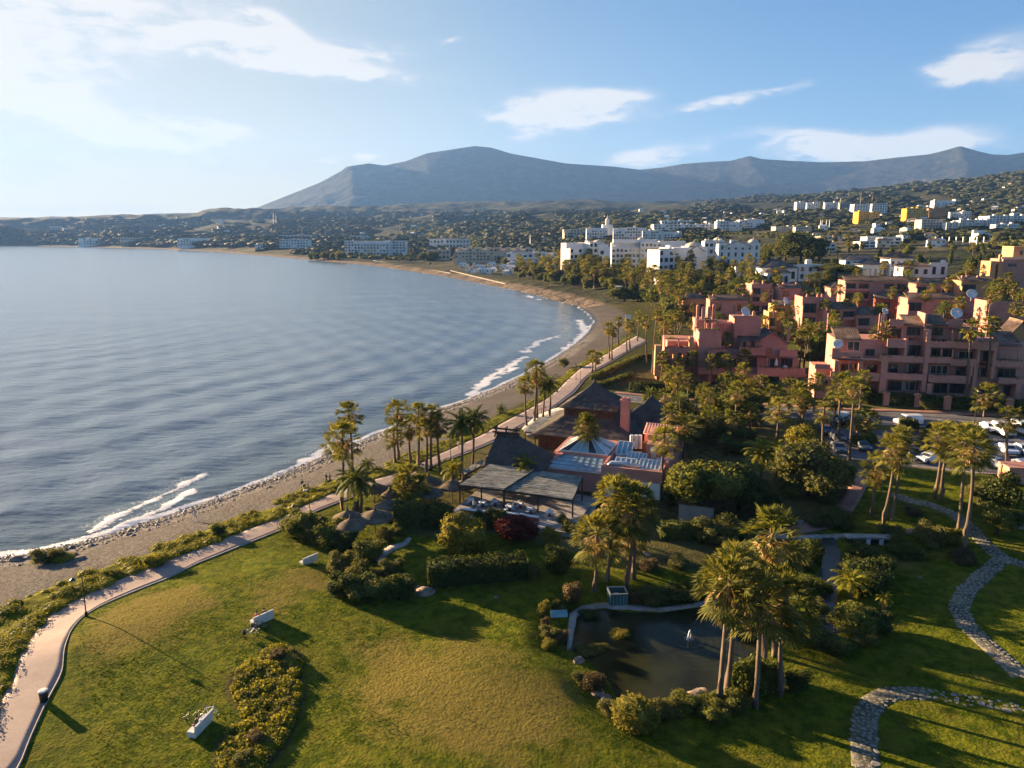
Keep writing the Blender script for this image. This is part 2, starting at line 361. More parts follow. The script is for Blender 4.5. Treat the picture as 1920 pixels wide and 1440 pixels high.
class MB:
    """collects boxes, bars, cylinders and polygons for one mesh"""
    def __init__(s): s.v = []; s.f = []
    def poly(s, pts):
        i = len(s.v); s.v += [tuple(p) for p in pts]; s.f.append(tuple(range(i, i+len(pts)))); return s
    def box(s, x0, x1, y0, y1, z0, z1, rz=0, c=None):
        i = len(s.v)
        P = [(x0, y0, z0), (x1, y0, z0), (x1, y1, z0), (x0, y1, z0), (x0, y0, z1), (x1, y0, z1), (x1, y1, z1), (x0, y1, z1)]
        if rz:
            cx, cy = c if c else ((x0+x1)/2, (y0+y1)/2); co, si = math.cos(rz), math.sin(rz)
            P = [(cx+(x-cx)*co-(y-cy)*si, cy+(x-cx)*si+(y-cy)*co, z) for x, y, z in P]
        s.v += P
        s.f += [tuple(i+k for k in q) for q in ((3, 2, 1, 0), (4, 5, 6, 7), (0, 1, 5, 4), (1, 2, 6, 5), (2, 3, 7, 6), (3, 0, 4, 7))]
        return s
    def bar(s, a, b, w, h=None):
        a = Vector(a); b = Vector(b); h = h or w; d = (b-a).normalized()
        u = d.cross(Vector((0, 0, 1)));
        if u.length < 1e-4: u = Vector((1, 0, 0))
        u.normalize(); v = d.cross(u); i = len(s.v)
        for p in (a, b):
            for su, sv in ((-1, -1), (1, -1), (1, 1), (-1, 1)): s.v.append(tuple(p+u*su*w/2+v*sv*h/2))
        s.f += [tuple(i+k for k in q) for q in ((0, 1, 2, 3), (7, 6, 5, 4), (0, 4, 5, 1), (1, 5, 6, 2), (2, 6, 7, 3), (3, 7, 4, 0))]
        return s
    def tube(s, pts, rad, n=8, caps=True):
        rad = rad if hasattr(rad, '__len__') else [rad]*len(pts); i0 = len(s.v); pts = [Vector(p) for p in pts]
        for k, p in enumerate(pts):
            d = (pts[min(k+1, len(pts)-1)]-pts[max(k-1, 0)]).normalized()
            u = d.cross(Vector((0, 1, 0)) if abs(d.y) < .9 else Vector((1, 0, 0))).normalized(); v = d.cross(u)
            for j in range(n):
                a = 2*math.pi*j/n; s.v.append(tuple(p+(u*math.cos(a)+v*math.sin(a))*rad[k]))
        for k in range(len(pts)-1):
            for j in range(n):
                a = i0+k*n+j; b = i0+k*n+(j+1) % n; s.f.append((a, b, b+n, a+n))
        if caps:
            s.f.append(tuple(i0+j for j in range(n-1, -1, -1))); s.f.append(tuple(i0+(len(pts)-1)*n+j for j in range(n)))
        return s
    def lathe(s, prof, n=12, c=(0, 0, 0)):
        i0 = len(s.v)
        for r, z in prof:
            for j in range(n):
                a = 2*math.pi*j/n; s.v.append((c[0]+r*math.cos(a), c[1]+r*math.sin(a), c[2]+z))
        for k in range(len(prof)-1):
            for j in range(n):
                a = i0+k*n+j; b = i0+k*n+(j+1) % n; s.f.append((a, b, b+n, a+n))
        s.f.append(tuple(i0+j for j in range(n-1, -1, -1))); s.f.append(tuple(i0+(len(prof)-1)*n+j for j in range(n)))
        return s
    def prism(s, poly, z0, z1):
        n = len(poly); i = len(s.v)
        s.v += [(p[0], p[1], z0) for p in poly]+[(p[0], p[1], z1) for p in poly]
        s.f.append(tuple(i+k for k in range(n-1, -1, -1))); s.f.append(tuple(i+n+k for k in range(n)))
        for k in range(n): s.f.append((i+k, i+(k+1) % n, i+n+(k+1) % n, i+n+k))
        return s
    def build(s, name, m, parent=None, loc=None, rz=0, smooth=False):
        me = bpy.data.meshes.new(name); me.from_pydata(s.v, [], s.f); me.materials.append(m)
        if smooth:
            for p in me.polygons: p.use_smooth = True
        me.update()
        o = bpy.data.objects.new(name, me); COL.objects.link(o)
        if parent is not None: o.parent = parent
        if loc is not None: o.location = loc
        if rz: o.rotation_euler.z = rz
        return o

def tag(o, label=None, cat=None, group=None, kind=None):
    if label: o['label'] = label
    if cat: o['category'] = cat
    if group: o['group'] = group
    if kind: o['kind'] = kind
    return o
def thing(name, label, cat, loc=(0, 0, 0), rz=0, group=None):
    o = bpy.data.objects.new(name, None); COL.objects.link(o)
    o.location = loc; o.rotation_euler = (0, 0, rz); o.empty_display_size = .5
    return tag(o, label, cat, group)
def inst(src, parent=None, loc=None, rz=None, scale=None):
    """one more object sharing src's mesh"""
    o = src.copy() if src.name in COL.objects else src.copy()
    COL.objects.link(o); o.parent = parent
    if loc is not None: o.location = loc
    if rz is not None: o.rotation_euler = (0, 0, rz)
    if scale is not None: o.scale = scale if hasattr(scale, '__len__') else (scale,)*3
    return o
def mesh_obj(name, me, parent=None, loc=(0, 0, 0), rz=0, scale=None):
    o = bpy.data.objects.new(name, me); COL.objects.link(o); o.parent = parent
    o.location = loc; o.rotation_euler.z = rz
    if scale is not None: o.scale = scale if hasattr(scale, '__len__') else (scale,)*3
    return o
# ------------------------------------------------------------------ ground, hills, mountain, sea
PATH_SEA = [(-60, 1400), (0, 1315), (23, 1284), (39, 1230), (70, 1175), (109, 1144), (171, 1113), (249, 1078), (330, 1047), (393, 1024), (447, 1000), (529, 971), (580, 945), (632, 922), (677, 906), (732, 892), (780, 873), (814, 856), (860, 836), (905, 815), (957, 785), (990, 768), (1025, 748), (1047, 730), (1062, 714), (1085, 694), (1105, 682), (1125, 671), (1150, 656), (1175, 640), (1193, 630)]
PATH_LAND = [(-20, 1500), (35, 1440), (58, 1380), (85, 1320), (117, 1261), (120, 1218), (134, 1180), (155, 1156), (194, 1133), (249, 1110), (311, 1086), (373, 1055), (440, 1028), (529, 993), (590, 960), (640, 940), (677, 927), (733, 908), (790, 887), (822, 868), (880, 848), (930, 826), (990, 793), (1025, 775), (1050, 756), (1078, 735), (1098, 710), (1118, 694), (1135, 685), (1165, 667), (1195, 650), (1215, 640)]
def resample(pl, n):
    pl = np.asarray(pl, float); s = np.r_[0, np.cumsum(np.hypot(*np.diff(pl, axis=0).T))]
    t = np.linspace(0, s[-1], n); return np.c_[np.interp(t, s, pl[:, 0]), np.interp(t, s, pl[:, 1])]
def hits(pl): return np.array([hit(*p)[:2] for p in pl])
PS = resample(hits(PATH_SEA), 160); PL = resample(hits(PATH_LAND), 160)
PATHPOLY = np.vstack([PS, PL[::-1]])

# lawns and beds, outlined on the ground
LAWN = np.vstack([PL[:95], hits([(760, 930), (760, 1000), (830, 1010), (950, 1000), (1060, 1032), (1180, 1060), (1320, 1072), (1440, 1060), (1530, 1012), (1600, 935), (1616, 900), (1640, 880), (1780, 880), (1920, 895), (2100, 920)]), [(90, 60), (80, 10), (-60, 0)]])
BED = hits([(505, 1215), (540, 1218), (556, 1235), (552, 1262), (560, 1300), (548, 1350), (530, 1390), (505, 1425), (480, 1450), (430, 1460), (415, 1430), (418, 1395), (440, 1370), (470, 1350), (462, 1330), (445, 1312), (435, 1292), (442, 1265), (462, 1248), (490, 1240)])
DRY = [hits(p) for p in ([(180, 1160), (260, 1120), (380, 1090), (420, 1130), (300, 1180), (200, 1240)], [(640, 1220), (900, 1200), (1080, 1290), (1100, 1400), (850, 1440), (700, 1330)], [(460, 1090), (600, 1060), (620, 1100), (500, 1150)],
                         [(1060, 1020), (1280, 1015), (1300, 1040), (1100, 1060)], [(1600, 1040), (1780, 1040), (1760, 1080), (1650, 1090)])]

def polar(name, az0, az1, naz, rs, m, zfun, smooth=True, keep=None, attrs=None):
    az = np.linspace(az0, az1, naz); A, RR = np.meshgrid(az, rs)
    X = (RR*np.sin(A)).ravel(); Y = (RR*np.cos(A)).ravel()
    Z = zfun(X, Y)
    nr = len(rs); idx = np.arange(nr*naz).reshape(nr, naz)
    F = np.stack([idx[:-1, :-1], idx[:-1, 1:], idx[1:, 1:], idx[1:, :-1]], -1).reshape(-1, 4)
    if keep is not None:
        k = keep(X, Y, Z); F = F[k[F].any(1)]
        used = np.zeros(len(X), bool); used[F] = True; mp = np.cumsum(used)-1
        X, Y, Z = X[used], Y[used], Z[used]; F = mp[F]
    return np_mesh(name, np.c_[X, Y, Z], F, m, smooth, attrs=attrs(X, Y, Z) if attrs else None)

def ground_attrs(X, Y, Z):
    d = coast_d(X, Y); r = np.hypot(X, Y)
    lawn = inside(LAWN, X, Y).astype(float)
    pdist = poly_dist(PS, X, Y)
    seaside = np.where(inside(np.vstack([PS, [(900, 900), (-900, 900), (-900, -300)]]), X, Y), 1.0, 0.0)
    wob = (fbm(X/3, Y/3, 3, 2)-.5)*2.2
    bw = np.interp(r, [60, 110, 200, 330, 500, 900, 2000, 3500], [22, 22, 20, 17, 15, 15, 18, 20])
    sand = 1-sstep(d+wob, bw-2.0, bw+1.5)
    peb = np.maximum((1-sstep(np.abs(d+wob*.6-3.0), 2.4, 4.2)), .45*(1-sstep(r, 130, 200)))*(1-sstep(r, 260, 330))
    dry = np.zeros_like(X)
    for P in DRY:
        dd = poly_dist(P, X, Y, True); dd = np.where(inside(P, X, Y), dd, -dd)
        dry = np.maximum(dry, sstep(dd+(fbm(X/4, Y/4, 3, 9)-.5)*9, -3, 4))
    bd = poly_dist(BED, X, Y, True); bed = np.where(inside(BED, X, Y), 1.0, 1-sstep(bd, .2, .9))
    c = np.c_[sand, lawn, dry, bed]
    return {'zone': c, 'wet': 1-sstep(d+wob*.35, .6, 3.2), 'pebble': peb}

def ground_material():
    m = bpy.data.materials.new('ground'); m.use_nodes = True
    w = NT(m.node_tree); b = w.n['Principled BSDF']
    P = w.add('ShaderNodeNewGeometry').outputs['Position']
    za = w.add('ShaderNodeAttribute', attribute_name='zone'); zs = w.add('ShaderNodeSeparateColor'); w.l.new(za.outputs['Color'], zs.inputs[0])
    sand, lawn, dry = zs.outputs; bed = za.outputs['Alpha']
    wet = w.add('ShaderNodeAttribute', attribute_name='wet').outputs['Fac']; peb = w.add('ShaderNodeAttribute', attribute_name='pebble').outputs['Fac']
    n_f = w.noise(P, 6.0, 5, .65); n_m = w.noise(P, .9, 5, .6); n_b = w.noise(P, .13, 4, .55); n_vf = w.noise(P, 24, 3, .6)
    # grass: tufts of green with straw coloured worn patches
    g = w.mix(w.smooth(w.math('MULTIPLY_ADD', n_m, .6, w.math('MULTIPLY', n_f, .4)), .40, .61), (.046, .068, .005), (.145, .152, .012))
    st = w.mix(n_f, (.13, .105, .022), (.215, .165, .04))
    k = w.math('ADD', w.math('MULTIPLY', dry, .33), w.math('MULTIPLY_ADD', n_m, .42, w.math('MULTIPLY', n_b, .55)))
    g = w.mix(w.math('MULTIPLY', w.smooth(w.noise(P, .33, 4, .65), .48, .66), .55), g, (.13, .115, .018))
    grass = w.mix(w.math('MULTIPLY', w.smooth(k, .5, .84), .9), g, st)
    # bare earth, scrub and far fields
    v = w.voro(P, .012); vf = w.voro(P, .035)
    scrub = w.mix(w.smooth(n_m, .35, .62), (.035, .042, .012), (.095, .085, .035))
    field = w.ramp(w.math('FRACT', w.math('MULTIPLY', v.outputs['Color'], 3.7)), [(0, (.045, .055, .014)), (.35, (.085, .10, .022)), (.6, (.15, .125, .05)), (.8, (.06, .075, .018)), (1, (.12, .115, .035))])
    ground = w.mix(w.smooth(w.noise(P, .02, 3), .42, .6), scrub, field)
    soil = w.mix(n_f, (.055, .045, .02), (.10, .075, .035))
    sandc = w.mix(w.math('MULTIPLY_ADD', n_m, .5, w.math('MULTIPLY', n_vf, .5)), (.066, .061, .056), (.125, .111, .096))
    sandc = w.mix(w.math('MULTIPLY', w.smooth(w.noise(w.scale(P, (1, 1, .1)), .11, 3), .4, .6), .35), sandc, (.15, .13, .11))
    vp = w.voro(P, 3.4); pc = w.ramp(vp.outputs['Color'], [(0, (.07, .065, .06)), (.5, (.2, .18, .155)), (1, (.42, .39, .35))])
    sandc = w.mix(w.math('MULTIPLY', peb, .8), sandc, pc)
    sandc = w.mix(wet, sandc, w.mix(1.0, sandc, (.45, .43, .42), 'MULTIPLY'))
    c = w.mix(lawn, ground, grass); c = w.mix(bed, c, soil); c = w.mix(sand, c, sandc)
    w.l.new(c, b.inputs['Base Color'])
    w.l.new(w.math('SUBTRACT', .95, w.math('MULTIPLY', wet, w.math('MULTIPLY', sand, .5))), b.inputs['Roughness']); w.l.new(w.math('MULTIPLY_ADD', wet, .3, .02), b.inputs['Specular IOR Level'])
    h = w.math('ADD', w.math('MULTIPLY', n_f, .5), w.math('MULTIPLY', n_m, .9))
    h = w.math('ADD', h, w.math('MULTIPLY', n_vf, .12))
    h = w.math('ADD', h, w.math('MULTIPLY', w.math('MULTIPLY', peb, w.math('SUBTRACT', 1.0, vp.outputs['Distance'])), .8))
    n_2 = w.noise(P, 2.3, 3, .6); h = w.math('MULTIPLY_ADD', n_2, .7, h)
    w.l.new(w.bump(h, 1.0, .22), b.inputs['Normal'])
    return m
M_ground = ground_material()
rs1 = np.concatenate([np.linspace(6, 36, 10)[:-1], np.geomspace(36, 420, 430)])
g = polar('ground', R(-100), R(100), 680, rs1, M_ground, lambda X, Y: zf(X, Y), keep=lambda X, Y, Z: Z > -1.6, attrs=ground_attrs)
tag(g, kind='structure')

def hill_material(name, mountain=False):
    m = bpy.data.materials.new(name); m.use_nodes = True
    w = NT(m.node_tree); b = w.n['Principled BSDF']
    P = w.add('ShaderNodeNewGeometry').outputs['Position']
    s = .25 if mountain else 1.0
    n1 = w.noise(P, .03*s, 6, .65); n2 = w.noise(P, .004*s, 4, .6); n3 = w.noise(P, .11*s, 4, .6)
    if mountain:
        c = w.mix(w.smooth(n1, .38, .62), (.014, .018, .010), (.044, .041, .024))
        c = w.mix(w.smooth(n2, .56, .64), c, (.085, .068, .042))
    else:
        v = w.voro(P, .007)
        f = w.ramp(w.math('FRACT', w.math('MULTIPLY', v.outputs['Color'], 5.3)), [(0, (.04, .05, .016)), (.3, (.05, .055, .018)), (.5, (.12, .11, .04)), (.62, (.04, .045, .015)), (.85, (.15, .12, .06)), (1, (.07, .085, .02))])
        c = w.mix(w.math('MULTIPLY', w.smooth(n2, .42, .56), .75), (.026, .030, .012), f)
        c = w.mix(w.smooth(n1, .45, .6), c, (.03, .034, .014))
        c = w.mix(w.math('MULTIPLY', w.smooth(n3, .62, .7), .4), c, (.19, .15, .10))
        sa = w.add('ShaderNodeAttribute', attribute_name='sand').outputs['Fac']
        c = w.mix(sa, c, w.mix(n3, (.12, .088, .062), (.20, .15, .105)))
    w.l.new(c, b.inputs['Base Color']); b.inputs['Roughness'].default_value = 1; b.inputs['Specular IOR Level'].default_value = .1
    w.l.new(w.bump(n1, .8, 12 if not mountain else 60), b.inputs['Normal'])
    return m
M_hill = hill_material('scrub_hillside'); M_mount = hill_material('mountain_scrub', True)
def hill_attrs(X, Y, Z):
    d = coast_d(X, Y); r = np.hypot(X, Y)
    return {'sand': 1-sstep(d+(fbm(X/15, Y/15, 2, 2)-.5)*8, np.interp(r, [400, 900, 3500], [12, 12, 14]), np.interp(r, [400, 900, 3500], [18, 20, 24]))}
tag(polar('hills', R(-62), R(62), 520, np.geomspace(420, 5600, 250), M_hill, lambda X, Y: zf(X, Y), keep=lambda X, Y, Z: Z > -2, attrs=hill_attrs), kind='structure')
tag(polar('mountain', R(-62), R(62), 620, np.linspace(5600, 11500, 120), M_mount, lambda X, Y: zf(X, Y), keep=lambda X, Y, Z: Z > -2), kind='structure')

# the sea: a real swell that runs in along the coast, with broken crests and a wash line of foam
FOAM = [np.array([flat_hit(*p) for p in q]) for q in (
    [(205, 1000), (240, 982), (290, 962), (330, 943), (362, 918)], [(175, 996), (215, 972), (260, 950), (310, 925), (345, 908), (385, 888)], [(595, 852), (612, 838), (640, 826)], [(560, 868), (590, 856), (625, 838)],
    [(880, 740), (905, 722), (935, 705), (965, 690)], [(900, 722), (930, 700), (985, 668)], [(985, 660), (1010, 640), (1045, 630)], [(1085, 600), (1092, 610), (1098, 622)], [(985, 553), (1010, 562)], [(690, 834), (720, 818), (750, 798), (775, 786)], [(1060, 655), (1088, 634), (1102, 612)])]
def sea_z(X, Y):
    r = np.hypot(X, Y); d = -coast_d(X, Y)
    dd = d+5.0*(fbm(X/60, Y/60, 3, 31)-.5)*2
    fade = np.interp(r, [50, 200, 500, 1500], [1, .7, .3, .05])
    z = .22*np.sin(2*np.pi*dd/15.0)*np.interp(d, [0, 6, 30, 120, 400], [.15, .7, 1, .6, .25])*(.35+1.3*fbm(X/40, Y/40, 2, 41))
    z = z+.16*np.sin(2*np.pi*(X*.62+Y*.35+6*fbm(X/50, Y/50, 2, 7))/9.0)*np.interp(d, [0, 20], [0, 1])
    z = z+.14*np.sin(2*np.pi*(X*.80-Y*.45+40*fbm(X/120, Y/120, 2, 17))/33.0)*(.2+1.4*fbm(X/90, Y/90, 2, 57))*np.interp(d, [0, 40], [0, 1])
    z = z+(fbm(X/2.6, Y/1.3, 3, 51)-.5)*.34*np.interp(r, [60, 300, 500], [1, .6, 0])*np.interp(d, [0, 6], [.2, 1])
    for L in FOAM[:2]:
        q = poly_dist(L, X, Y); z = z+.12*np.exp(-(q/1.4)**2)
    return np.where(d < 0, np.minimum(z, 0)*.2-.05, z*fade)
def sea_attrs(X, Y, Z):
    d = -coast_d(X, Y)
    wob = (fbm(X/7, Y/7, 3, 61)-.5)*4
    edge = np.exp(-((d-.8+wob*.5)/1.1)**2)*.95
    f = np.maximum(edge, .3*(1-sstep(d+wob, 1, 7)))
    for i, L in enumerate(FOAM):
        q = poly_dist(L, X, Y); wd = np.interp(np.hypot(*L.mean(0)), [80, 300], [.9, 2.2])
        q = q+(fbm(X/2.5, Y/2.5, 3, 71+i)-.5)*2.2*wd
        f = np.maximum(f, np.exp(-(np.maximum(q, 0)/wd)**2)*np.where(q < 3*wd, 1, 0)*.92)
        q2 = poly_dist(L+np.array([[-1.6, 1.0]])*wd, X, Y); f = np.maximum(f, .46*np.exp(-(q2/(2.2*wd))**2))
    return {'foam': f, 'shallow': 1-sstep(d+wob, 1, 26)}
def sea_material():
    m = bpy.data.materials.new('sea_water'); m.use_nodes = True
    w = NT(m.node_tree); b = w.n['Principled BSDF']
    P = w.add('ShaderNodeNewGeometry').outputs['Position']
    foam = w.add('ShaderNodeAttribute', attribute_name='foam').outputs['Fac']; sh = w.add('ShaderNodeAttribute', attribute_name='shallow').outputs['Fac']
    n1 = w.noise(w.scale(P, (.75, 1.5, 1)), 1.1, 6, .68); n2 = w.noise(w.scale(P, (.55, 1.3, 1)), .22, 4, .6); n3 = w.noise(w.scale(P, (.5, 1.2, 1)), .04, 4, .55)
    fn = w.noise(P, 2.6, 6, .72)
    fm = w.smooth(w.math('MULTIPLY_ADD', foam, 1.0, w.math('MULTIPLY', w.math('SUBTRACT', fn, .5), 1.5)), .48, .78)
    c = w.mix(w.smooth(n3, .35, .65), (.10, .145, .195), (.14, .19, .24))  # base colour lifted to stand in for the silvery sky glare
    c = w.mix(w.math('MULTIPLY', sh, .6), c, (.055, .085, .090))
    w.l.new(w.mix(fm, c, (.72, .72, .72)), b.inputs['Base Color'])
    w.l.new(w.math('MULTIPLY_ADD', fm, .5, .19), b.inputs['Roughness']); b.inputs['IOR'].default_value = 1.33
    h = w.math('ADD', w.math('MULTIPLY', n1, .22), w.math('ADD', w.math('MULTIPLY', n2, 1.0), w.math('MULTIPLY', n3, 2.5)))
    h = w.math('ADD', h, w.math('MULTIPLY', fm, .06))
    near = w.math('DIVIDE', 130.0, w.math('ADD', 130.0, w.vmath('LENGTH', P)))     # small waves blend into a sheen far out
    bn = w.add('ShaderNodeBump'); w.l.new(h, bn.inputs['Height']); bn.inputs['Distance'].default_value = .42; w.l.new(w.math('MULTIPLY_ADD', near, 1.9, .03), bn.inputs['Strength'])
    w.l.new(bn.outputs[0], b.inputs['Normal'])
    return m
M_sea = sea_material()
rs_s = np.concatenate([np.geomspace(45, 400, 460), np.geomspace(402, 5200, 160)])
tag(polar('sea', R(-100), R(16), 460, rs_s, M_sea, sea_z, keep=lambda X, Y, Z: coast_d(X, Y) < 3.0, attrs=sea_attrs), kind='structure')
# ------------------------------------------------------------------ vegetation: prototypes
M_fan = leaf_mat('fan_frond', (.075, .09, .019), (.215, .205, .05), .42)
M_dry = leaf_mat('dry_frond', (.22, .15, .06), (.42, .31, .15), .25)
M_feather = leaf_mat('feather_frond', (.05, .078, .016), (.145, .16, .028), .3)
M_yellowfrond = leaf_mat('yellow_frond', (.13, .14, .015), (.26, .23, .02), .35)
M_leaf = leaf_mat('broad_leaf', (.058, .078, .016), (.165, .17, .036), .32)
M_olive = leaf_mat('olive_leaf', (.068, .078, .023), (.165, .155, .045), .3)
M_gold = leaf_mat('golden_leaf', (.11, .11, .018), (.26, .22, .035), .3)
M_darkleaf = leaf_mat('dark_leaf', (.036, .052, .013), (.10, .115, .028), .26)
M_red = leaf_mat('red_leaf', (.05, .012, .012), (.13, .03, .02), .25)
M_cover = leaf_mat('fleshy_ground_cover', (.075, .095, .008), (.28, .25, .025), .32)
M_brownleaf = leaf_mat('brown_leaf', (.06, .045, .02), (.15, .11, .05), .2)
M_trunk = mat('palm_trunk', (.17, .125, .09), .95, (9, .9, .05), .3, 6, .1)
M_bark = mat('bark', (.085, .065, .05), .95, (14, .8, .04), .3, 5, .1)
M_whitebark = mat('pale_bark', (.42, .38, .33), .9, (10, .5, .03), .2, 5, .1)

def rot_to(dirs):
    """orthonormal frames (forward, side, up) for unit vectors"""
    up = np.tile([0, 0, 1.0], (len(dirs), 1)); up[np.abs(dirs[:, 2]) > .98] = [0, 1, 0]
    s = np.cross(dirs, up); s /= np.linalg.norm(s, axis=1)[:, None]; return s, np.cross(s, dirs)
def fan_crown(seed, n=64, lo=-38, hi=82, R0=1.0, segs=14, pet=1.15, droop=.5):
    rng = np.random.default_rng(seed); V = []; F = []; c = 0
    for i in range(n):
        t = i/(n-1); th = R(lo+(hi-lo)*t**.9+rng.uniform(-9, 9)); ph = i*2.39996+rng.uniform(-.3, .3)
        d = np.array([math.cos(th)*math.cos(ph), math.cos(th)*math.sin(ph), math.sin(th)])
        pl = pet*rng.uniform(.85, 1.15)*(1.0 if t < .8 else .75); o = np.array([0, 0, -.9+1.0*t])
        b = o+d*pl; b[2] -= .25*droop*math.cos(th)*pl
        s = np.array([-math.sin(ph), math.cos(ph), 0]); roll = rng.uniform(-.5, .5)
        u = np.cross(s, d); s = s*math.cos(roll)+u*math.sin(roll)
        # petiole
        w_ = .035; k = len(V); V += [o-s*w_, o+s*w_, b+s*w_, b-s*w_]; F.append((k, k+1, k+2, k+3))
        rr = R0*rng.uniform(.85, 1.12)*(1 if t < .85 else .8); span = R(rng.uniform(62, 80)) if t < .85 else R(35)
        nrm = np.cross(s, d)
        for j in range(segs):
            a = -span+2*span*(j+.5)/segs; q = d*math.cos(a)+s*math.sin(a); L = rr*(1-.18*abs(a)/span)*rng.uniform(.9, 1.08)
            pr = -d*math.sin(a)+s*math.cos(a); wd = rr*span/segs*.72
            m = b+q*L*.6+nrm*(.07*L if j % 2 else -.03*L); m[2] -= .06*L
            tip = b+q*L; tip[2] -= droop*L*rng.uniform(.35, .75)
            k = len(V); V += [b, m-pr*wd, tip, m+pr*wd]; F.append((k, k+1, k+2, k+3))
    return np.array(V), np.array(F)
def feather_crown(seed, n=26, L=3.2, lo=-25, hi=75, leaf=.5, pairs=16, droop=1.0):
    rng = np.random.default_rng(seed); V = []; F = []
    for i in range(n):
        t = i/(n-1); th = R(lo+(hi-lo)*t+rng.uniform(-6, 6)); ph = i*2.39996+rng.uniform(-.2, .2)
        h = np.array([math.cos(ph), math.sin(ph), 0]); s = np.array([-math.sin(ph), math.cos(ph), 0]); ll = L*rng.uniform(.85, 1.1)
        P = []; p = np.array([0, 0, .0]); a = th
        for k in range(pairs+1):
            P.append(p.copy()); p = p+(h*math.cos(a)+np.array([0, 0, 1])*math.sin(a))*ll/pairs; a -= R(5.2)*droop*(.5+1.2*k/pairs)
        P = np.array(P)
        for k in range(pairs):
            a0, a1 = P[k], P[k+1]; w_ = .03; kk = len(V)
            V += [a0-s*w_, a0+s*w_, a1+s*w_, a1-s*w_]; F.append((kk, kk+1, kk+2, kk+3))
            if k < 1: continue
            d = (a1-a0)/np.linalg.norm(a1-a0); e = leaf*math.sin(math.pi*(.12+.8*k/pairs))*rng.uniform(.85, 1.15)
            for sg in (-1, 1):
                for f in (0, .5):
                    o = a0+(a1-a0)*f; tip = o+(s*sg*.85+d*.55)*e; tip[2] -= .35*e*rng.uniform(.5, 1.5)
                    wv = d*.055*(1+L/4); m = (o+tip)/2+wv; m2 = (o+tip)/2-wv; kk = len(V); V += [o, m2, tip, m]; F.append((kk, kk+1, kk+2, kk+3))
    return np.array(V), np.array(F)
def leaf_quads(P, N, size, rng, tilt=.8, elong=1.5):
    n = len(P); N = N+rng.normal(0, tilt, (n, 3)); N /= np.linalg.norm(N, axis=1)[:, None]
    A = rng.normal(0, 1, (n, 3)); T = np.cross(N, A); T /= np.linalg.norm(T, axis=1)[:, None]; B = np.cross(N, T)
    sz = size*rng.uniform(.6, 1.3, (n, 1)); T = T*sz*elong*.5; B = B*sz*.5
    V = np.stack([P-T, P-B*.9+N*sz*.1, P+T, P+B*.9+N*sz*.1], 1).reshape(-1, 3)
    return V, np.arange(4*n).reshape(n, 4)
_bm = bmesh.new(); bmesh.ops.create_icosphere(_bm, subdivisions=2, radius=1); ICO_V = np.array([v.co[:] for v in _bm.verts]); ICO_F = np.array([[v.index for v in f.verts] for f in _bm.faces]); _bm.free()
_bm = bmesh.new(); bmesh.ops.create_icosphere(_bm, subdivisions=1, radius=1); ICO1_V = np.array([v.co[:] for v in _bm.verts]); ICO1_F = np.array([[v.index for v in f.verts] for f in _bm.faces]); _bm.free()
def quadify(F3): return np.c_[F3, F3[:, 2]]
def crown_mesh(seed, lobes, n, size, fill=.25, core=.72, tilt=.75):
    """leaf-sized faces spread through the outer part of a set of ellipsoid lobes (x, y, z, rx, ry, rz), with a dark filled middle"""
    rng = np.random.default_rng(seed); lobes = np.array(lobes, float)
    area = (lobes[:, 3]*lobes[:, 4]+lobes[:, 3]*lobes[:, 5]+lobes[:, 4]*lobes[:, 5]); k = rng.choice(len(lobes), n, p=area/area.sum())
    D = rng.normal(0, 1, (n, 3)); D /= np.linalg.norm(D, axis=1)[:, None]
    rad = 1-fill*rng.random(n)**1.6+.06*rng.normal(0, 1, n)+np.where(rng.random(n) < .05, rng.uniform(0, .22, n), 0); rad *= 1+.28*(vnoise(D[:, 0]*2.3+k*7.1, D[:, 1]*2.3+D[:, 2]*3.1, seed)-.5)
    P = lobes[k, :3]+D*lobes[k, 3:]*rad[:, None]
    V, F = leaf_quads(P, D, size, rng, tilt)
    Vs = [V]; Fs = [F]; off = len(V)
    for L in lobes:
        cv = ICO1_V*(1+.15*rng.normal(0, 1, (len(ICO1_V), 1)))*L[3:]*core+L[:3]; Vs.append(cv); Fs.append(quadify(ICO1_F)+off); off += len(cv)
    return np.vstack(Vs), np.vstack(Fs)
def me_from(name, VF, m, smooth=False):
    V, F = VF; tri = F.shape[1] == 4 and (F[:, 2] == F[:, 3]).any()
    me = bpy.data.meshes.new(name)
    if tri:
        q = F[:, 2] != F[:, 3]; faces = [tuple(map(int, f)) if k else tuple(map(int, f[:3])) for f, k in zip(F, q)]
        me.from_pydata([tuple(v) for v in V], [], faces)
    else:
        me.from_pydata([tuple(v) for v in V], [], [tuple(map(int, f)) for f in F])
    me.materials.append(m)
    if smooth:
        for p in me.polygons: p.use_smooth = True
    me.update(); return me
def mb_mesh(name, mb, m, smooth=False):
    me = bpy.data.meshes.new(name); me.from_pydata(mb.v, [], mb.f); me.materials.append(m)
    if smooth:
        for p in me.polygons: p.use_smooth = True
    me.update(); return me

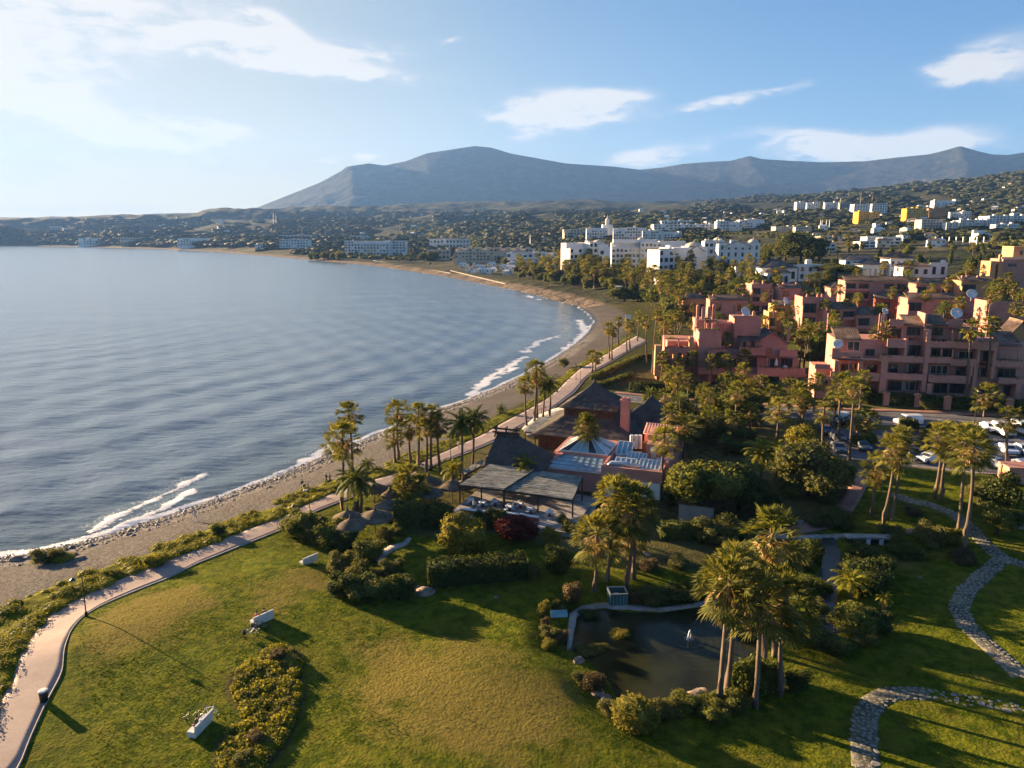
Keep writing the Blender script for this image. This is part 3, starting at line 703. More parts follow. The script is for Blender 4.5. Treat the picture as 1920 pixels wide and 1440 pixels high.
FAN = [me_from('fan_crown', fan_crown(100+i, 46, -34, 84, 1.12, 13, 1.25, .42), M_fan) for i in range(5)]
FANLOW = [me_from('fan_crown', fan_crown(140+i, 34, -30, 84, 1.15, 7), M_fan) for i in range(4)]
SKIRT = [me_from('dry_fronds', fan_crown(200+i, 22, -80, -28, .9, 8, 1.0, .6), M_dry) for i in range(4)]
SKIRTLOW = [me_from('dry_fronds', fan_crown(230+i, 14, -80, -34, 1.0, 5, .95, .75), M_dry) for i in range(3)]
FEATHER = [me_from('feather_crown', feather_crown(300+i, 30, 3.3), M_feather) for i in range(3)]
FEATHERLOW = [me_from('feather_crown', feather_crown(310+i, 20, 3.3, pairs=9, leaf=.7), M_feather) for i in range(2)]
FEATHERY = [me_from('feather_crown', feather_crown(320+i, 20, 2.3, -15, 75, .45, 12, 1.4), M_yellowfrond) for i in range(2)]
def trunk_mesh(seed, r0=.225, r1=.15, n=9, lean=.75):
    rng = np.random.default_rng(seed); pts = []; rad = []; lx, ly = rng.uniform(-lean, lean, 2)
    for k in range(13):
        t = k/12; pts.append((lx*math.sin(t*2.2)-lx*t*math.sin(2.2), ly*math.sin(t*2.0)-ly*t*math.sin(2.0), t)); rad.append((r0*(1.55 if k == 0 else 1.15 if k == 1 else 1)*(1-t)+r1*t)*(1.03 if k % 2 else .97))
    return mb_mesh('trunk', MB().tube(pts, rad, n), M_trunk, True)
TRUNK = [trunk_mesh(400+i) for i in range(6)]
TRUNKFAT = [trunk_mesh(420+i, .42, .34, 10, .2) for i in range(2)]
_pc = [0]
def palm(x, y, zt, label, group='fan palms', kind='fan', size=1.0, low=False, z0=None, fat=None, lean=None, name='fan_palm'):
    """a palm with its foot at (x, y) and the middle of its crown at height zt"""
    i = _pc[0]; _pc[0] += 1; rng = random.Random(i*13+5)
    zg = gz(x, y) if z0 is None else z0; H = max(1.0, zt-zg)
    t = thing(name, label, 'palm tree', (x, y, zg-.15), rng.uniform(0, 6.28), group)
    tm = (TRUNKFAT if fat else TRUNK)[i % (2 if fat else 6)]
    t.rotation_euler.x = rng.gauss(0, .028); t.rotation_euler.y = rng.gauss(0, .028)
    tr = mesh_obj('trunk', tm, t, scale=(1, 1, H+.15)); tr.scale = (1, 1, H+.15)
    s = size*rng.uniform(.92, 1.08)
    if kind == 'fan':
        mesh_obj('crown', (FANLOW if low else FAN)[i % (4 if low else 5)], t, (0, 0, H+.15), rng.uniform(0, 6), (s*1.02, s*1.02, s*1.05))
        mesh_obj('dry_fronds', (SKIRTLOW if low else SKIRT)[i % (3 if low else 4)], t, (0, 0, H+.15), rng.uniform(0, 6), (s*.9, s*.9, s*rng.uniform(.7, 1.15)))
    elif kind == 'feather':
        mesh_obj('crown', (FEATHERLOW if low else FEATHER)[i % (2 if low else 3)], t, (0, 0, H+.15), rng.uniform(0, 6), s)
    else:
        mesh_obj('crown', FEATHERY[i % 2], t, (0, 0, H+.15), rng.uniform(0, 6), s)
    return t

# broad crowns of several habits: (lobes for a unit tree about 1 high and 1 wide)
def lobes_round(seed, k=13, flat=1.0):
    rng = np.random.default_rng(seed); out = [(0, 0, .62*flat, .30, .30, .26*flat)]
    for i in range(k):
        ph = rng.uniform(0, 6.28); q = rng.uniform(.12, .33); z = rng.uniform(.34, .82)*flat; r = rng.uniform(.13, .22)
        out.append((q*math.cos(ph), q*math.sin(ph), z, r, r, r*rng.uniform(.7, 1)*flat))
    return out
def lobes_column(seed):
    rng = np.random.default_rng(seed)
    return [(rng.uniform(-.03, .03), rng.uniform(-.03, .03), .12+.8*i/7, .17*math.sin(math.pi*(.18+.75*i/7))+.02,)*1+(.17*math.sin(math.pi*(.18+.75*i/7))+.02, .13) for i in range(8)]
def lobes_pine(seed, k=11):
    rng = np.random.default_rng(seed); out = []
    for i in range(k):
        ph = i*2.4; q = .42*math.sqrt((i+.3)/k); out.append((q*math.cos(ph), q*math.sin(ph), .80-.25*q+rng.uniform(-.03, .03), .19, .19, .12))
    return out
TREE_ME = {
    'round': [me_from('crown', crown_mesh(500+i, lobes_round(500+i), 5200, .036, .34), M_leaf) for i in range(3)],
    'olive': [me_from('crown', crown_mesh(520+i, lobes_round(520+i, 15, .9), 4400, .035, .42, .6), M_olive) for i in range(2)],
    'dark': [me_from('crown', crown_mesh(530+i, lobes_round(530+i, 12, .95), 4800, .036, .3), M_darkleaf) for i in range(2)],
    'gold': [me_from('crown', crown_mesh(540+i, lobes_round(540+i, 16, .9), 4400, .036, .45, .5), M_gold) for i in range(2)],
    'pine': [me_from('crown', crown_mesh(550+i, lobes_pine(550+i), 4200, .03, .34), M_darkleaf) for i in range(2)],
    'cypress': [me_from('crown', crown_mesh(560+i, lobes_column(560+i), 1600, .035, .3, .8), M_darkleaf) for i in range(2)],
}
TREE_LOW = {
    'round': [me_from('tree_crown', crown_mesh(600+i, lobes_round(600+i, 9), 900, .075, .34, .8), M_leaf) for i in range(3)],
    'olive': [me_from('tree_crown', crown_mesh(620+i, lobes_round(620+i, 9, .9), 900, .075, .36, .75), M_olive) for i in range(2)],
    'dark': [me_from('tree_crown', crown_mesh(630+i, lobes_round(630+i, 9, .95), 900, .075, .32, .8), M_darkleaf) for i in range(2)],
    'cypress': [me_from('tree_crown', crown_mesh(640+i, lobes_column(640+i), 220, .07, .2, .9), M_darkleaf) for i in range(2)],
}
def limbs(seed, top=.55, n=5, r=.028):
    rng = np.random.default_rng(seed); mb = MB().tube([(0, 0, -.03), (.01, 0, top*.4), (0, .01, top)], [r*1.4, r, r*.6], 7)
    for i in range(n):
        a = i*6.28/n+rng.uniform(-.3, .3); q = rng.uniform(.18, .3)
        mb.tube([(0, 0, top*.45), (q*.5*math.cos(a), q*.5*math.sin(a), top*.8), (q*math.cos(a), q*math.sin(a), top*1.15)], [r*.65, r*.45, r*.2], 5)
    return mb_mesh('trunk', mb, M_bark, True)
LIMBS = [limbs(700+i) for i in range(3)]
STEM = mb_mesh('trunk', MB().tube([(0, 0, -.03), (0, 0, .5), (0, 0, .75)], [.03, .024, .015], 6), M_bark, True)
_tc = [0]
def tree(x, y, h, label, kind='round', group=None, wide=1.0, name=None, z0=None, low=False, cat='tree', stem=1.0):
    i = _tc[0]; _tc[0] += 1; rng = random.Random(i*7+1)
    zg = gz(x, y) if z0 is None else z0
    nm = name or {'round': 'broadleaf_tree', 'olive': 'olive_tree', 'dark': 'evergreen_tree', 'gold': 'golden_shrub', 'pine': 'umbrella_pine', 'cypress': 'cypress_tree'}[kind]
    if low:
        L = TREE_LOW[kind]; o = mesh_obj(nm, L[i % len(L)], None, (x, y, zg-.12*h), rng.uniform(0, 6.28), (h*wide, h*wide, h*1.1))
        return tag(o, label, cat, group)
    t = thing(nm, label, cat, (x, y, zg), rng.uniform(0, 6.28), group); t.scale = (h*wide, h*wide, h)
    L = TREE_ME[kind]
    mesh_obj('trunk', STEM if kind in ('cypress', 'pine') else LIMBS[i % 3], t); mesh_obj('crown', L[i % len(L)], t, (0, 0, 0 if kind in ('pine', 'cypress') else -.06*stem))
    return t

# bushes: crowns that reach the ground
def lobes_bush(seed, k=9):
    rng = np.random.default_rng(seed); out = [(0, 0, .32, .36, .36, .36)]
    for i in range(k):
        a = i*2.4; q = rng.uniform(.15, .34); r = rng.uniform(.16, .26); out.append((q*math.cos(a), q*math.sin(a), rng.uniform(.18, .62), r, r, r*.95))
    return out
BUSH_ME = {k: [me_from('bush', crown_mesh(800+j*10+i, lobes_bush(800+j*10+i), 3600, .045, .34), m) for i in range(2)]
           for j, (k, m) in enumerate([('green', M_leaf), ('olive', M_olive), ('dark', M_darkleaf), ('gold', M_gold), ('red', M_red), ('cover', M_cover), ('brown', M_brownleaf)])}
BALL_ME = [me_from('bush', crown_mesh(890+i, [(0, 0, .46, .5, .5, .46)], 2600, .05, .06, .93, .9), m) for i, m in enumerate((M_gold, M_leaf))]
_bc = [0]
def bush(x, y, w_, h, label, kind='green', group=None, name='bush', z0=None, me=None, cat='bush', wy=None):
    i = _bc[0]; _bc[0] += 1; rng = random.Random(i*3+2)
    L = BUSH_ME.get(kind); zg = gz(x, y) if z0 is None else z0
    o = mesh_obj(name, me or L[i % len(L)], None, (x, y, zg-.06), rng.uniform(0, 6.28), (w_, wy or w_*rng.uniform(.85, 1.15), h*1.05))
    return tag(o, label, cat, group)
def hedge(pts, w_, h, label, m=None, group=None, name='hedge', dens=26, size=.26, z0=None):
    """a clipped hedge along ground points: filled body, leaves on its faces"""
    m = m or M_darkleaf; pts = np.array(pts, float); rng = np.random.default_rng(int(abs(pts[0, 0]*31+pts[0, 1]*17)))
    core = MB(); P = []; N = []
    c = pts.mean(0)[:2]; zc = gz(*c) if z0 is None else z0
    for a, b in zip(pts[:-1, :2], pts[1:, :2]):
        d = b-a; L = np.hypot(*d); d = d/L; n = np.array([-d[1], d[0]])
        za, zb = (gz(*a), gz(*b)) if z0 is None else (z0, z0)
        hw = w_*.40
        q = [a-n*hw, a+n*hw, b+n*hw, b-n*hw]; zs = [za, za, zb, zb]; i = len(core.v)
        core.v += [(*(p-c), z-zc-.2) for p, z in zip(q, zs)]+[(*(p-c), z-zc+h*.84) for p, z in zip(q, zs)]
        core.f += [tuple(i+k for k in f) for f in ((4, 5, 6, 7), (0, 1, 5, 4), (1, 2, 6, 5), (2, 3, 7, 6), (3, 0, 4, 7))]
        for (cnt, fn) in ((int(L*w_*dens), 't'), (int(L*h*dens), 'l'), (int(L*h*dens), 'r')):
            t = rng.random(cnt)*L; s = rng.random(cnt); base = za+(zb-za)*t/L
            lump = .42*(vnoise(t*.8+a[0], s*2.5, 5)-.5)+.2*(vnoise(t*2.6+a[0], s*5, 6)-.5)
            if fn == 't': off = (s-.5)*w_; z = h+lump*1.3-.35*np.abs(2*s-1)**3; nn = np.tile([0, 0, 1.0], (cnt, 1))
            else:
                sg = 1 if fn == 'l' else -1; off = np.full(cnt, sg*w_*.5)+sg*lump; z = s*h; nn = np.tile([n[0]*sg, n[1]*sg, 0.2], (cnt, 1))
            xy = a[None]+d[None]*t[:, None]+n[None]*np.broadcast_to(off, cnt)[:, None]-c
            P.append(np.c_[xy, base-zc+z]); N.append(nn)
        for e, sg in ((a, -1), (b, 1)):
            cnt = int(w_*h*dens); s = rng.random(cnt); zz = rng.random(cnt)*h
            P.append(np.c_[(e-c)[None]+n[None]*((s-.5)*w_)[:, None]+d[None]*sg*.03, np.full(cnt, (za if sg < 0 else zb)-zc)+zz]); N.append(np.tile([d[0]*sg, d[1]*sg, .2], (cnt, 1)))
    V, F = leaf_quads(np.vstack(P), np.vstack(N), size, rng, .7)
    k = len(V); cv = np.array(core.v); cf = np.array(core.f)+k
    o = np_mesh(name, np.vstack([V, cv]), np.vstack([F, cf]), m); o.location = (c[0], c[1], zc)
    return tag(o, label, 'hedge', group)
def scatter(name, VF, P, S, m, rot=None, label=None, kind='stuff', parent=None, smooth=False):
    """many copies of a small shape joined into one mesh (what nobody could count)"""
    V, F = VF; n = len(P); rng = np.random.default_rng(len(P)); a = rng.uniform(0, 6.28, n) if rot is None else rot
    S = np.asarray(S, float); S = S[:, None]*np.ones(3) if S.ndim == 1 else S
    c, s = np.cos(a)[:, None], np.sin(a)[:, None]
    vx = V[None, :, 0]*S[:, 0:1]; vy = V[None, :, 1]*S[:, 1:2]; vz = V[None, :, 2]*S[:, 2:3]
    W = np.stack([vx*c-vy*s+P[:, 0:1], vx*s+vy*c+P[:, 1:2], vz+P[:, 2:3]], -1).reshape(-1, 3)
    FF = (F[None]+(np.arange(n)*len(V))[:, None, None]).reshape(-1, F.shape[1])
    if F.shape[1] == 4 and (F[:, 2] == F[:, 3]).any():
        q = FF[:, 2] != FF[:, 3]; FF = np.vstack([FF[~q][:, :3], FF[q][:, :3], FF[q][:, [0, 2, 3]]])
    o = np_mesh(name, W, FF, m, smooth, parent)
    return tag(o, label, None, None, kind)
# ------------------------------------------------------------------ paths, road, car park, pond
def ribbon(name, A, B, n, m_, mt, lift=.06, skirt=.25, kind='structure'):
    A = resample(A, n); B = resample(B, n); t = np.linspace(0, 1, m_)[None, :, None]
    G = A[:, None]*(1-t)+B[:, None]*t; Z = zf(G[..., 0], G[..., 1])+lift
    V = np.concatenate([G, Z[..., None]], -1)
    edge0 = V[:, 0].copy(); edge1 = V[:, -1].copy(); edge0[:, 2] -= skirt; edge1[:, 2] -= skirt
    V = np.concatenate([edge0[:, None], V, edge1[:, None]], 1); k = m_+2
    idx = np.arange(n*k).reshape(n, k)
    F = np.stack([idx[:-1, :-1], idx[:-1, 1:], idx[1:, 1:], idx[1:, :-1]], -1).reshape(-1, 4)
    o = np_mesh(name, V.reshape(-1, 3), F, mt); return tag(o, kind=kind)
def paving_material():
    m = bpy.data.materials.new('pink_paving'); m.use_nodes = True
    w = NT(m.node_tree); b = w.n['Principled BSDF']; P = w.add('ShaderNodeNewGeometry').outputs['Position']
    n1 = w.noise(P, .5, 5, .6); n2 = w.noise(P, 9, 4, .65)
    c = w.mix(w.smooth(n1, .3, .7), (.30, .215, .18), (.40, .30, .25)); c = w.mix(w.math('MULTIPLY', n2, .35), c, (.25, .20, .18))
    br = w.add('ShaderNodeTexBrick'); w.l.new(P, br.inputs['Vector']); br.inputs['Scale'].default_value = 2.2; br.inputs['Mortar Size'].default_value = .012
    br.inputs['Color1'].default_value = (1, 1, 1, 1); br.inputs['Color2'].default_value = (.88, .86, .86, 1); br.inputs['Mortar'].default_value = (.7, .68, .66, 1)
    c = w.mix(1.0, c, br.outputs[0], 'MULTIPLY'); w.l.new(c, b.inputs['Base Color']); b.inputs['Roughness'].default_value = .85
    w.l.new(w.bump(n2, .25, .03), b.inputs['Normal']); return m
M_paving = paving_material()
M_asphalt = mat('asphalt', (.12, .12, .13), .9, (30, .3, .02), .2, 1.5, .2)
M_kerb = mat('kerb_stone', (.36, .31, .28), .9, (12, .3, .02), .15, 2)
M_redwalk = mat('red_pavement', (.30, .16, .12), .9, (12, .3, .02), .2, 2)
M_paint = mat('road_paint', (.75, .75, .72), .7, None, .1, 4)
M_stone = mat('path_stone', (.27, .255, .215), .9, (7, .7, .05), .28, 2.2, .2)
M_rock = mat('garden_rock', (.34, .26, .20), .95, (5, .9, .1), .3, 1.6, .2)
M_gravel = mat('pale_gravel', (.34, .31, .28), .95, (22, .7, .04), .25, 4)
M_white = mat('white_render', (.74, .72, .68), .85, (16, .15, .02), .06, .6)
M_concrete = mat('white_concrete', (.68, .66, .62), .85, (16, .2, .02), .1, 2)
M_black = mat('black_metal', (.02, .02, .022), .45, None, .2, 5, .5)
M_steel = mat('steel', (.45, .46, .48), .35, None, .1, 5, .5, .7)
M_wood = mat('dark_wood', (.085, .05, .032), .85, (10, .6, .03), .3, 4)
M_chrome = mat('galvanised_metal', (.55, .56, .57), .4, None, .12, 5, .5, .6)

ribbon('promenade', PS, PL, 220, 7, M_paving, .07)
def inward(A, B, w_): d = B-A; return A+d/np.linalg.norm(d, axis=1)[:, None]*w_
ribbon('kerb', inward(PL, PS, -.16), inward(PL, PS, .04), 260, 2, M_kerb, .10); ribbon('kerb', inward(PS, PL, .04), inward(PS, PL, -.16), 260, 2, M_kerb, .10)
road_far = hits([(1150, 738), (1280, 750), (1400, 758), (1560, 770), (1700, 774), (1850, 780), (2050, 790), (2200, 796)])
road_near = hits([(1150, 749), (1280, 764), (1400, 776), (1560, 792), (1700, 798), (1850, 806), (2050, 820), (2200, 828)])
ribbon('road', road_far, road_near, 60, 6, M_asphalt, .05)
def offs(pl, d):
    pl = resample(pl, 60); t = np.gradient(pl, axis=0); t /= np.linalg.norm(t, axis=1)[:, None]; return pl+np.c_[-t[:, 1], t[:, 0]]*d
ribbon('pavement', offs(road_far, 1.9), offs(road_far, .02), 60, 3, M_redwalk, .17)
ribbon('kerb', offs(road_near, -.02), offs(road_near, -.35), 60, 2, M_kerb, .17)
lp = resample(road_far, 60)*.5+resample(road_near, 60)*.5
for k in range(3, 56, 2):
    q = lp[k:k+2]; tq = q[1]-q[0]; tq /= np.hypot(*tq); nn = np.array([-tq[1], tq[0]])*.09
    ribbon('lane_marking', np.array([q[0]+nn, q[0]*.5+q[1]*.5+nn]), np.array([q[0]-nn, q[0]*.5+q[1]*.5-nn]), 3, 2, M_paint, .056, .003)
park_far = hits([(1548, 804), (1700, 808), (1850, 815), (2050, 830), (2200, 838)]); park_near = hits([(1556, 850), (1610, 862), (1700, 872), (1840, 888), (1920, 892), (2100, 915), (2250, 930)])
ribbon('car_park', park_far, park_near, 50, 12, M_asphalt, .05)
ribbon('kerb', park_near, offs(park_near, -.3), 60, 2, M_kerb, .17)
# soft pink path through the park and the pale path on the pond's far side
ribbon('park_path', hits([(1610, 880), (1596, 905), (1583, 930), (1560, 960), (1520, 978), (1475, 988)]), hits([(1632, 884), (1626, 912), (1612, 938), (1597, 962), (1560, 990), (1478, 1006)]), 40, 5, M_redwalk, .05)
ribbon('pond_path', hits([(1063, 1225), (1064, 1185), (1068, 1150), (1090, 1136), (1130, 1130), (1180, 1134), (1240, 1138), (1300, 1130), (1350, 1122), (1390, 1124)]), hits([(1078, 1222), (1078, 1184), (1081, 1156), (1101, 1144), (1136, 1139), (1180, 1143), (1240, 1147), (1300, 1139), (1350, 1130), (1390, 1131)]), 60, 3, M_gravel, .07)
ribbon('stream_path', hits([(1440, 1000), (1500, 1005), (1535, 1004), (1580, 1002), (1680, 1003)]), hits([(1440, 1008), (1500, 1012), (1535, 1010), (1580, 1009), (1680, 1010)]), 40, 3, M_gravel, .12)
ribbon('garden_path', hits([(765, 1008), (755, 1018), (730, 1024), (712, 1036), (700, 1052)]), hits([(772, 1010), (764, 1022), (738, 1032), (722, 1044), (712, 1056)]), 30, 3, M_gravel, .08)
ribbon('beach_cafe_terrace', hits([(885, 942), (1000, 955), (1100, 985)]), hits([(905, 900), (1010, 912), (1125, 935)]), 30, 8, M_gravel, .07)

def water_material(name, col):
    m = bpy.data.materials.new(name); m.use_nodes = True
    w = NT(m.node_tree); b = w.n['Principled BSDF']; P = w.add('ShaderNodeNewGeometry').outputs['Position']
    n = w.noise(P, .35, 4, .55)
    w.l.new(w.mix(w.smooth(n, .3, .7), tuple(c*.7 for c in col), tuple(c*1.5 for c in col)), b.inputs['Base Color'])
    b.inputs['Roughness'].default_value = .1; b.inputs['IOR'].default_value = 1.2
    c0 = hit(1290, 1205)
    v = w.vmath('SUBTRACT', P, tuple(c0)); L = w.vmath('LENGTH', v)
    ring = w.math('MULTIPLY', w.math('SINE', w.math('MULTIPLY', L, 9.0)), w.math('EXPONENT', w.math('MULTIPLY', L, -.28)))
    h = w.math('MULTIPLY_ADD', ring, .5, w.noise(P, 3.5, 3, .6))
    w.l.new(w.bump(h, .35, .05), b.inputs['Normal']); return m
M_pond = water_material('pond_water', (.022, .024, .010)); M_stream = water_material('stream_water', (.05, .05, .045))
def sheet(name, poly, z, m, kind='structure'):
    o = MB().poly([(x, y, z) for x, y in (poly if True else poly)]).build(name, m); return tag(o, kind=kind)
sheet('pond', POND[::-1], zf_const[0]-.22, M_pond); sheet('stream', STREAM[::-1], zf_const[1]-.2, M_stream)

# flat stones of the garden paths: every stone a piece of its own
M_bed = mat('path_bed_earth', (.15, .135, .095), .95, (14, .6, .04), .35, 2.5, .1)
def stone_mesh(seed):
    rng = np.random.default_rng(seed); n = 7; a = np.sort(np.linspace(0, 6.28, n, endpoint=False)+rng.uniform(-.3, .3, n)); r = rng.uniform(.75, 1.1, n)
    v = []; f = []
    for rr, z in ((1, -.1), (1, .022), (.88, .042)):
        v += [(rr*q*math.cos(k), rr*q*math.sin(k), z+rng.uniform(-.008, .008)) for q, k in zip(r, a)]
    for lv in (0, 1):
        for j in range(n): f.append((lv*n+j, lv*n+(j+1) % n, (lv+1)*n+(j+1) % n, (lv+1)*n+j))
    f.append(tuple(range(2*n, 3*n)))
    me = bpy.data.meshes.new('stone'); me.from_pydata(v, [], f); me.materials.append(M_stone); me.update(); return me
STONES = [stone_mesh(i) for i in range(9)]
def stone_path(name, pts, width, n_max, sparse=1.0, seed=1):
    rng = np.random.default_rng(seed); c = resample(hits(pts), 200); s = np.r_[0, np.cumsum(np.hypot(*np.diff(c, axis=0).T))]
    root = thing(name, None, None, (c[0, 0], c[0, 1], gz(*c[0]))); root['kind'] = 'structure'
    O = np.array(root.location); P = []; pool = []
    for k in range(int(s[-1]*width*60)):
        t = rng.random()*s[-1]; q = np.array([np.interp(t, s, c[:, 0]), np.interp(t, s, c[:, 1])]); tt = np.array([np.interp(t+.3, s, c[:, 0]), np.interp(t+.3, s, c[:, 1])])-q
        if not tt.any(): continue
        tt /= np.hypot(*tt); q = q+np.array([-tt[1], tt[0]])*rng.uniform(-.5, .5)*width
        r = rng.uniform(.13, .30) if rng.random() < .93 else rng.uniform(.32, .48)
        if rng.random() > sparse: continue
        if all((q[0]-a)**2+(q[1]-b)**2 > ((r+rr)*.88)**2 for a, b, rr in pool): pool.append((q[0], q[1], r))
    pool.sort(key=lambda p: p[0]**2+p[1]**2)
    Z = zf(np.array([p[0] for p in pool]), np.array([p[1] for p in pool]))
    for i, (x, y, r) in enumerate(pool[:n_max]):
        mesh_obj('stone', STONES[i % 9], root, (x-O[0], y-O[1], Z[i]-O[2]), rng.uniform(0, 6), (r, r*rng.uniform(.7, 1), .9))
    bq = np.array([[-1, 1]])*np.gradient(c, axis=0)[:, ::-1]; bq = bq/np.linalg.norm(bq, axis=1)[:, None]*width*.54
    if sparse > .5: ribbon('path_bed', c+bq, c-bq, 120, 4, M_bed, .022, .12)
    if len(pool) > n_max:
        me = STONES[0]; V = np.array([v.co[:] for v in me.vertices]); F = np.array([list(p.vertices) for p in me.polygons if len(p.vertices) == 4]); F = np.vstack([F, [[14, 15, 16, 17], [14, 17, 18, 20], [18, 19, 20, 20]][:2]])
        Q = np.array([(x-O[0], y-O[1], z-O[2]) for (x, y, r), z in zip(pool[n_max:], Z[n_max:])])
        scatter('small_stones', (V, F), Q, np.array([[r, r*.85, .9] for _, _, r in pool[n_max:]]), M_stone, parent=root)
    return root
stone_path('stone_path', [(1623, 1442), (1620, 1393), (1622, 1343), (1637, 1317), (1667, 1301), (1707, 1299), (1740, 1302)], 1.75, 250, seed=1)
stone_path('stone_path', [(1745, 1303), (1780, 1308), (1840, 1318), (1910, 1328), (1960, 1335)], 1.5, 60, .2, seed=2)
stone_path('stone_path', [(1917, 1270), (1887, 1240), (1847, 1205), (1813, 1173), (1797, 1140), (1813, 1105), (1853, 1070), (1880, 1047), (1850, 1023), (1822, 992), (1790, 965), (1740, 945), (1709, 940), (1672, 926)], 1.7, 290, seed=3)
stone_path('stone_path', [(1880, 1047), (1915, 1058), (1970, 1070)], 1.7, 60, seed=4)

# shore stones, the fleshy plants along the promenade, the bed on the lawn
def oct_stone(seed):
    rng = np.random.default_rng(seed); V = np.array([[1, 0, 0], [0, 1, 0], [-1, 0, 0], [0, -1, 0], [0, 0, .7], [0, 0, -.5]], float)*rng.uniform(.8, 1.2, (6, 3))
    return V, np.array([[0, 1, 4, 4], [1, 2, 4, 4], [2, 3, 4, 4], [3, 0, 4, 4], [1, 0, 5, 5], [2, 1, 5, 5], [3, 2, 5, 5], [0, 3, 5, 5]])
def verge_material():
    m = bpy.data.materials.new('verge_plants'); m.use_nodes = True
    w = NT(m.node_tree); b = w.n['Principled BSDF']; P = w.add('ShaderNodeNewGeometry').outputs['Position']
    n1 = w.noise(P, .7, 5, .62); n2 = w.noise(P, 7, 4, .65)
    c = w.mix(w.smooth(n1, .32, .62), (.045, .06, .006), (.19, .18, .012)); c = w.mix(w.smooth(n2, .55, .75), c, (.16, .115, .04))
    w.l.new(c, b.inputs['Base Color']); b.inputs['Roughness'].default_value = 1; b.inputs['Specular IOR Level'].default_value = .03
    w.l.new(w.bump(w.math('MULTIPLY_ADD', n1, 2.2, n2), 1.0, .3), b.inputs['Normal']); return m
def along(pl, n, seed, lo, hi, tmax=1.0, tmin=0.0):
    """random ground points beside a polyline, lo..hi metres to its left"""
    rng = np.random.default_rng(seed); c = resample(pl, 400); t = rng.uniform(tmin, tmax, n)*399; i = np.clip(t.astype(int), 0, 398); f = (t-i)[:, None]
    p = c[i]*(1-f)+c[i+1]*f; d = c[i+1]-c[i]; d /= np.hypot(d[:, 0], d[:, 1])[:, None]
    return p+np.c_[-d[:, 1], d[:, 0]]*rng.uniform(lo, hi, n)[:, None]
shore = COAST[3:20]
M_pebble = mat('shore_stone', (.24, .22, .20), .8, (5, .6, .05), .45, 2.0, .3)
q = np.vstack([along(shore, 9000, 3, -3.6, -.2), along(shore, 5000, 5, -6.5, 1.2)])
q = q[(np.hypot(q[:, 0], q[:, 1]) < 300)]
q = q[np.random.default_rng(3).random(len(q)) < np.clip(1.4*vnoise(q[:, 0]/12, q[:, 1]/12, 77), .15, 1)]
rng = np.random.default_rng(8)
scatter('shore_stones', oct_stone(1), np.c_[q, np.maximum(zf(q[:, 0], q[:, 1]), -.15)+.03], rng.uniform(.09, .26, len(q))*np.where(rng.random(len(q)) < .06, 2, 1), M_pebble)
def tuft(seed, n, size, flat=1.0, m=None):
    rng = np.random.default_rng(seed); D = rng.normal(0, 1, (n, 3)); D[:, 2] = np.abs(D[:, 2])*.8; D /= np.linalg.norm(D, axis=1)[:, None]
    P = D*rng.uniform(.75, 1.05, (n, 1)); P[:, 2] *= flat
    V, F = leaf_quads(P, D, size, rng, .6, 1.8); k = len(V); C = ICO1_V*np.array([.82, .82, .8*flat]); return np.vstack([V, C]), np.vstack([F, quadify(ICO1_F)+k])
t0 = tuft(1, 200, .11)
_t = np.gradient(PS, axis=0); _t /= np.linalg.norm(_t, axis=1)[:, None]; _n = np.c_[-_t[:, 1], _t[:, 0]]; _s = np.linspace(0, 1, len(PS))
_w = np.interp(_s, [0, .25, .42, .6, 1], [6.2, 5.0, 3.0, 2.4, 2.6])*(1+.35*(vnoise(PS[:, 0]/5, PS[:, 1]/5, 44)-.5)*2)
ribbon('verge', PS+_n*_w[:, None], PS+_n*.02, 260, 9, verge_material(), .11, .3)
p1 = np.vstack([along(PS, 560, 11, .3, 6.2, .42), along(PS, 200, 12, .2, 2.2, .42), along(PS, 420, 13, .1, 2.4, 1.0, .42)])
thin = np.random.default_rng(4).random(len(p1)) < np.clip(2.3*vnoise(p1[:, 0]/7, p1[:, 1]/7, 33)-.15, 0, 1)
p1 = p1[thin & (coast_d(p1[:, 0], p1[:, 1]) > 9)]
rr = np.random.default_rng(6).uniform(.5, 1.25, len(p1))
scatter('ground_cover', t0, np.c_[p1, zf(p1[:, 0], p1[:, 1])-.1], np.c_[rr, rr, rr*np.where(p1[:, 1] > 108, .36, .72)], M_cover)
rngb = np.random.default_rng(10); bb = BED.min(0), BED.max(0); pb = rngb.uniform(bb[0], bb[1], (520, 2)); pb = pb[inside(BED, pb[:, 0], pb[:, 1])]
rr = rngb.uniform(.3, .75, len(pb))
scatter('bed_plants', tuft(2, 200, .2), np.c_[pb, zf(pb[:, 0], pb[:, 1])-.05], np.c_[rr, rr, rr*.9], M_cover)
pb = rngb.uniform(bb[0], bb[1], (260, 2)); pb = pb[inside(BED, pb[:, 0], pb[:, 1])]; rr = rngb.uniform(.25, .6, len(pb))
scatter('bed_plants', tuft(3, 170, .22), np.c_[pb, zf(pb[:, 0], pb[:, 1])-.05], np.c_[rr, rr, rr*1.1], M_olive)
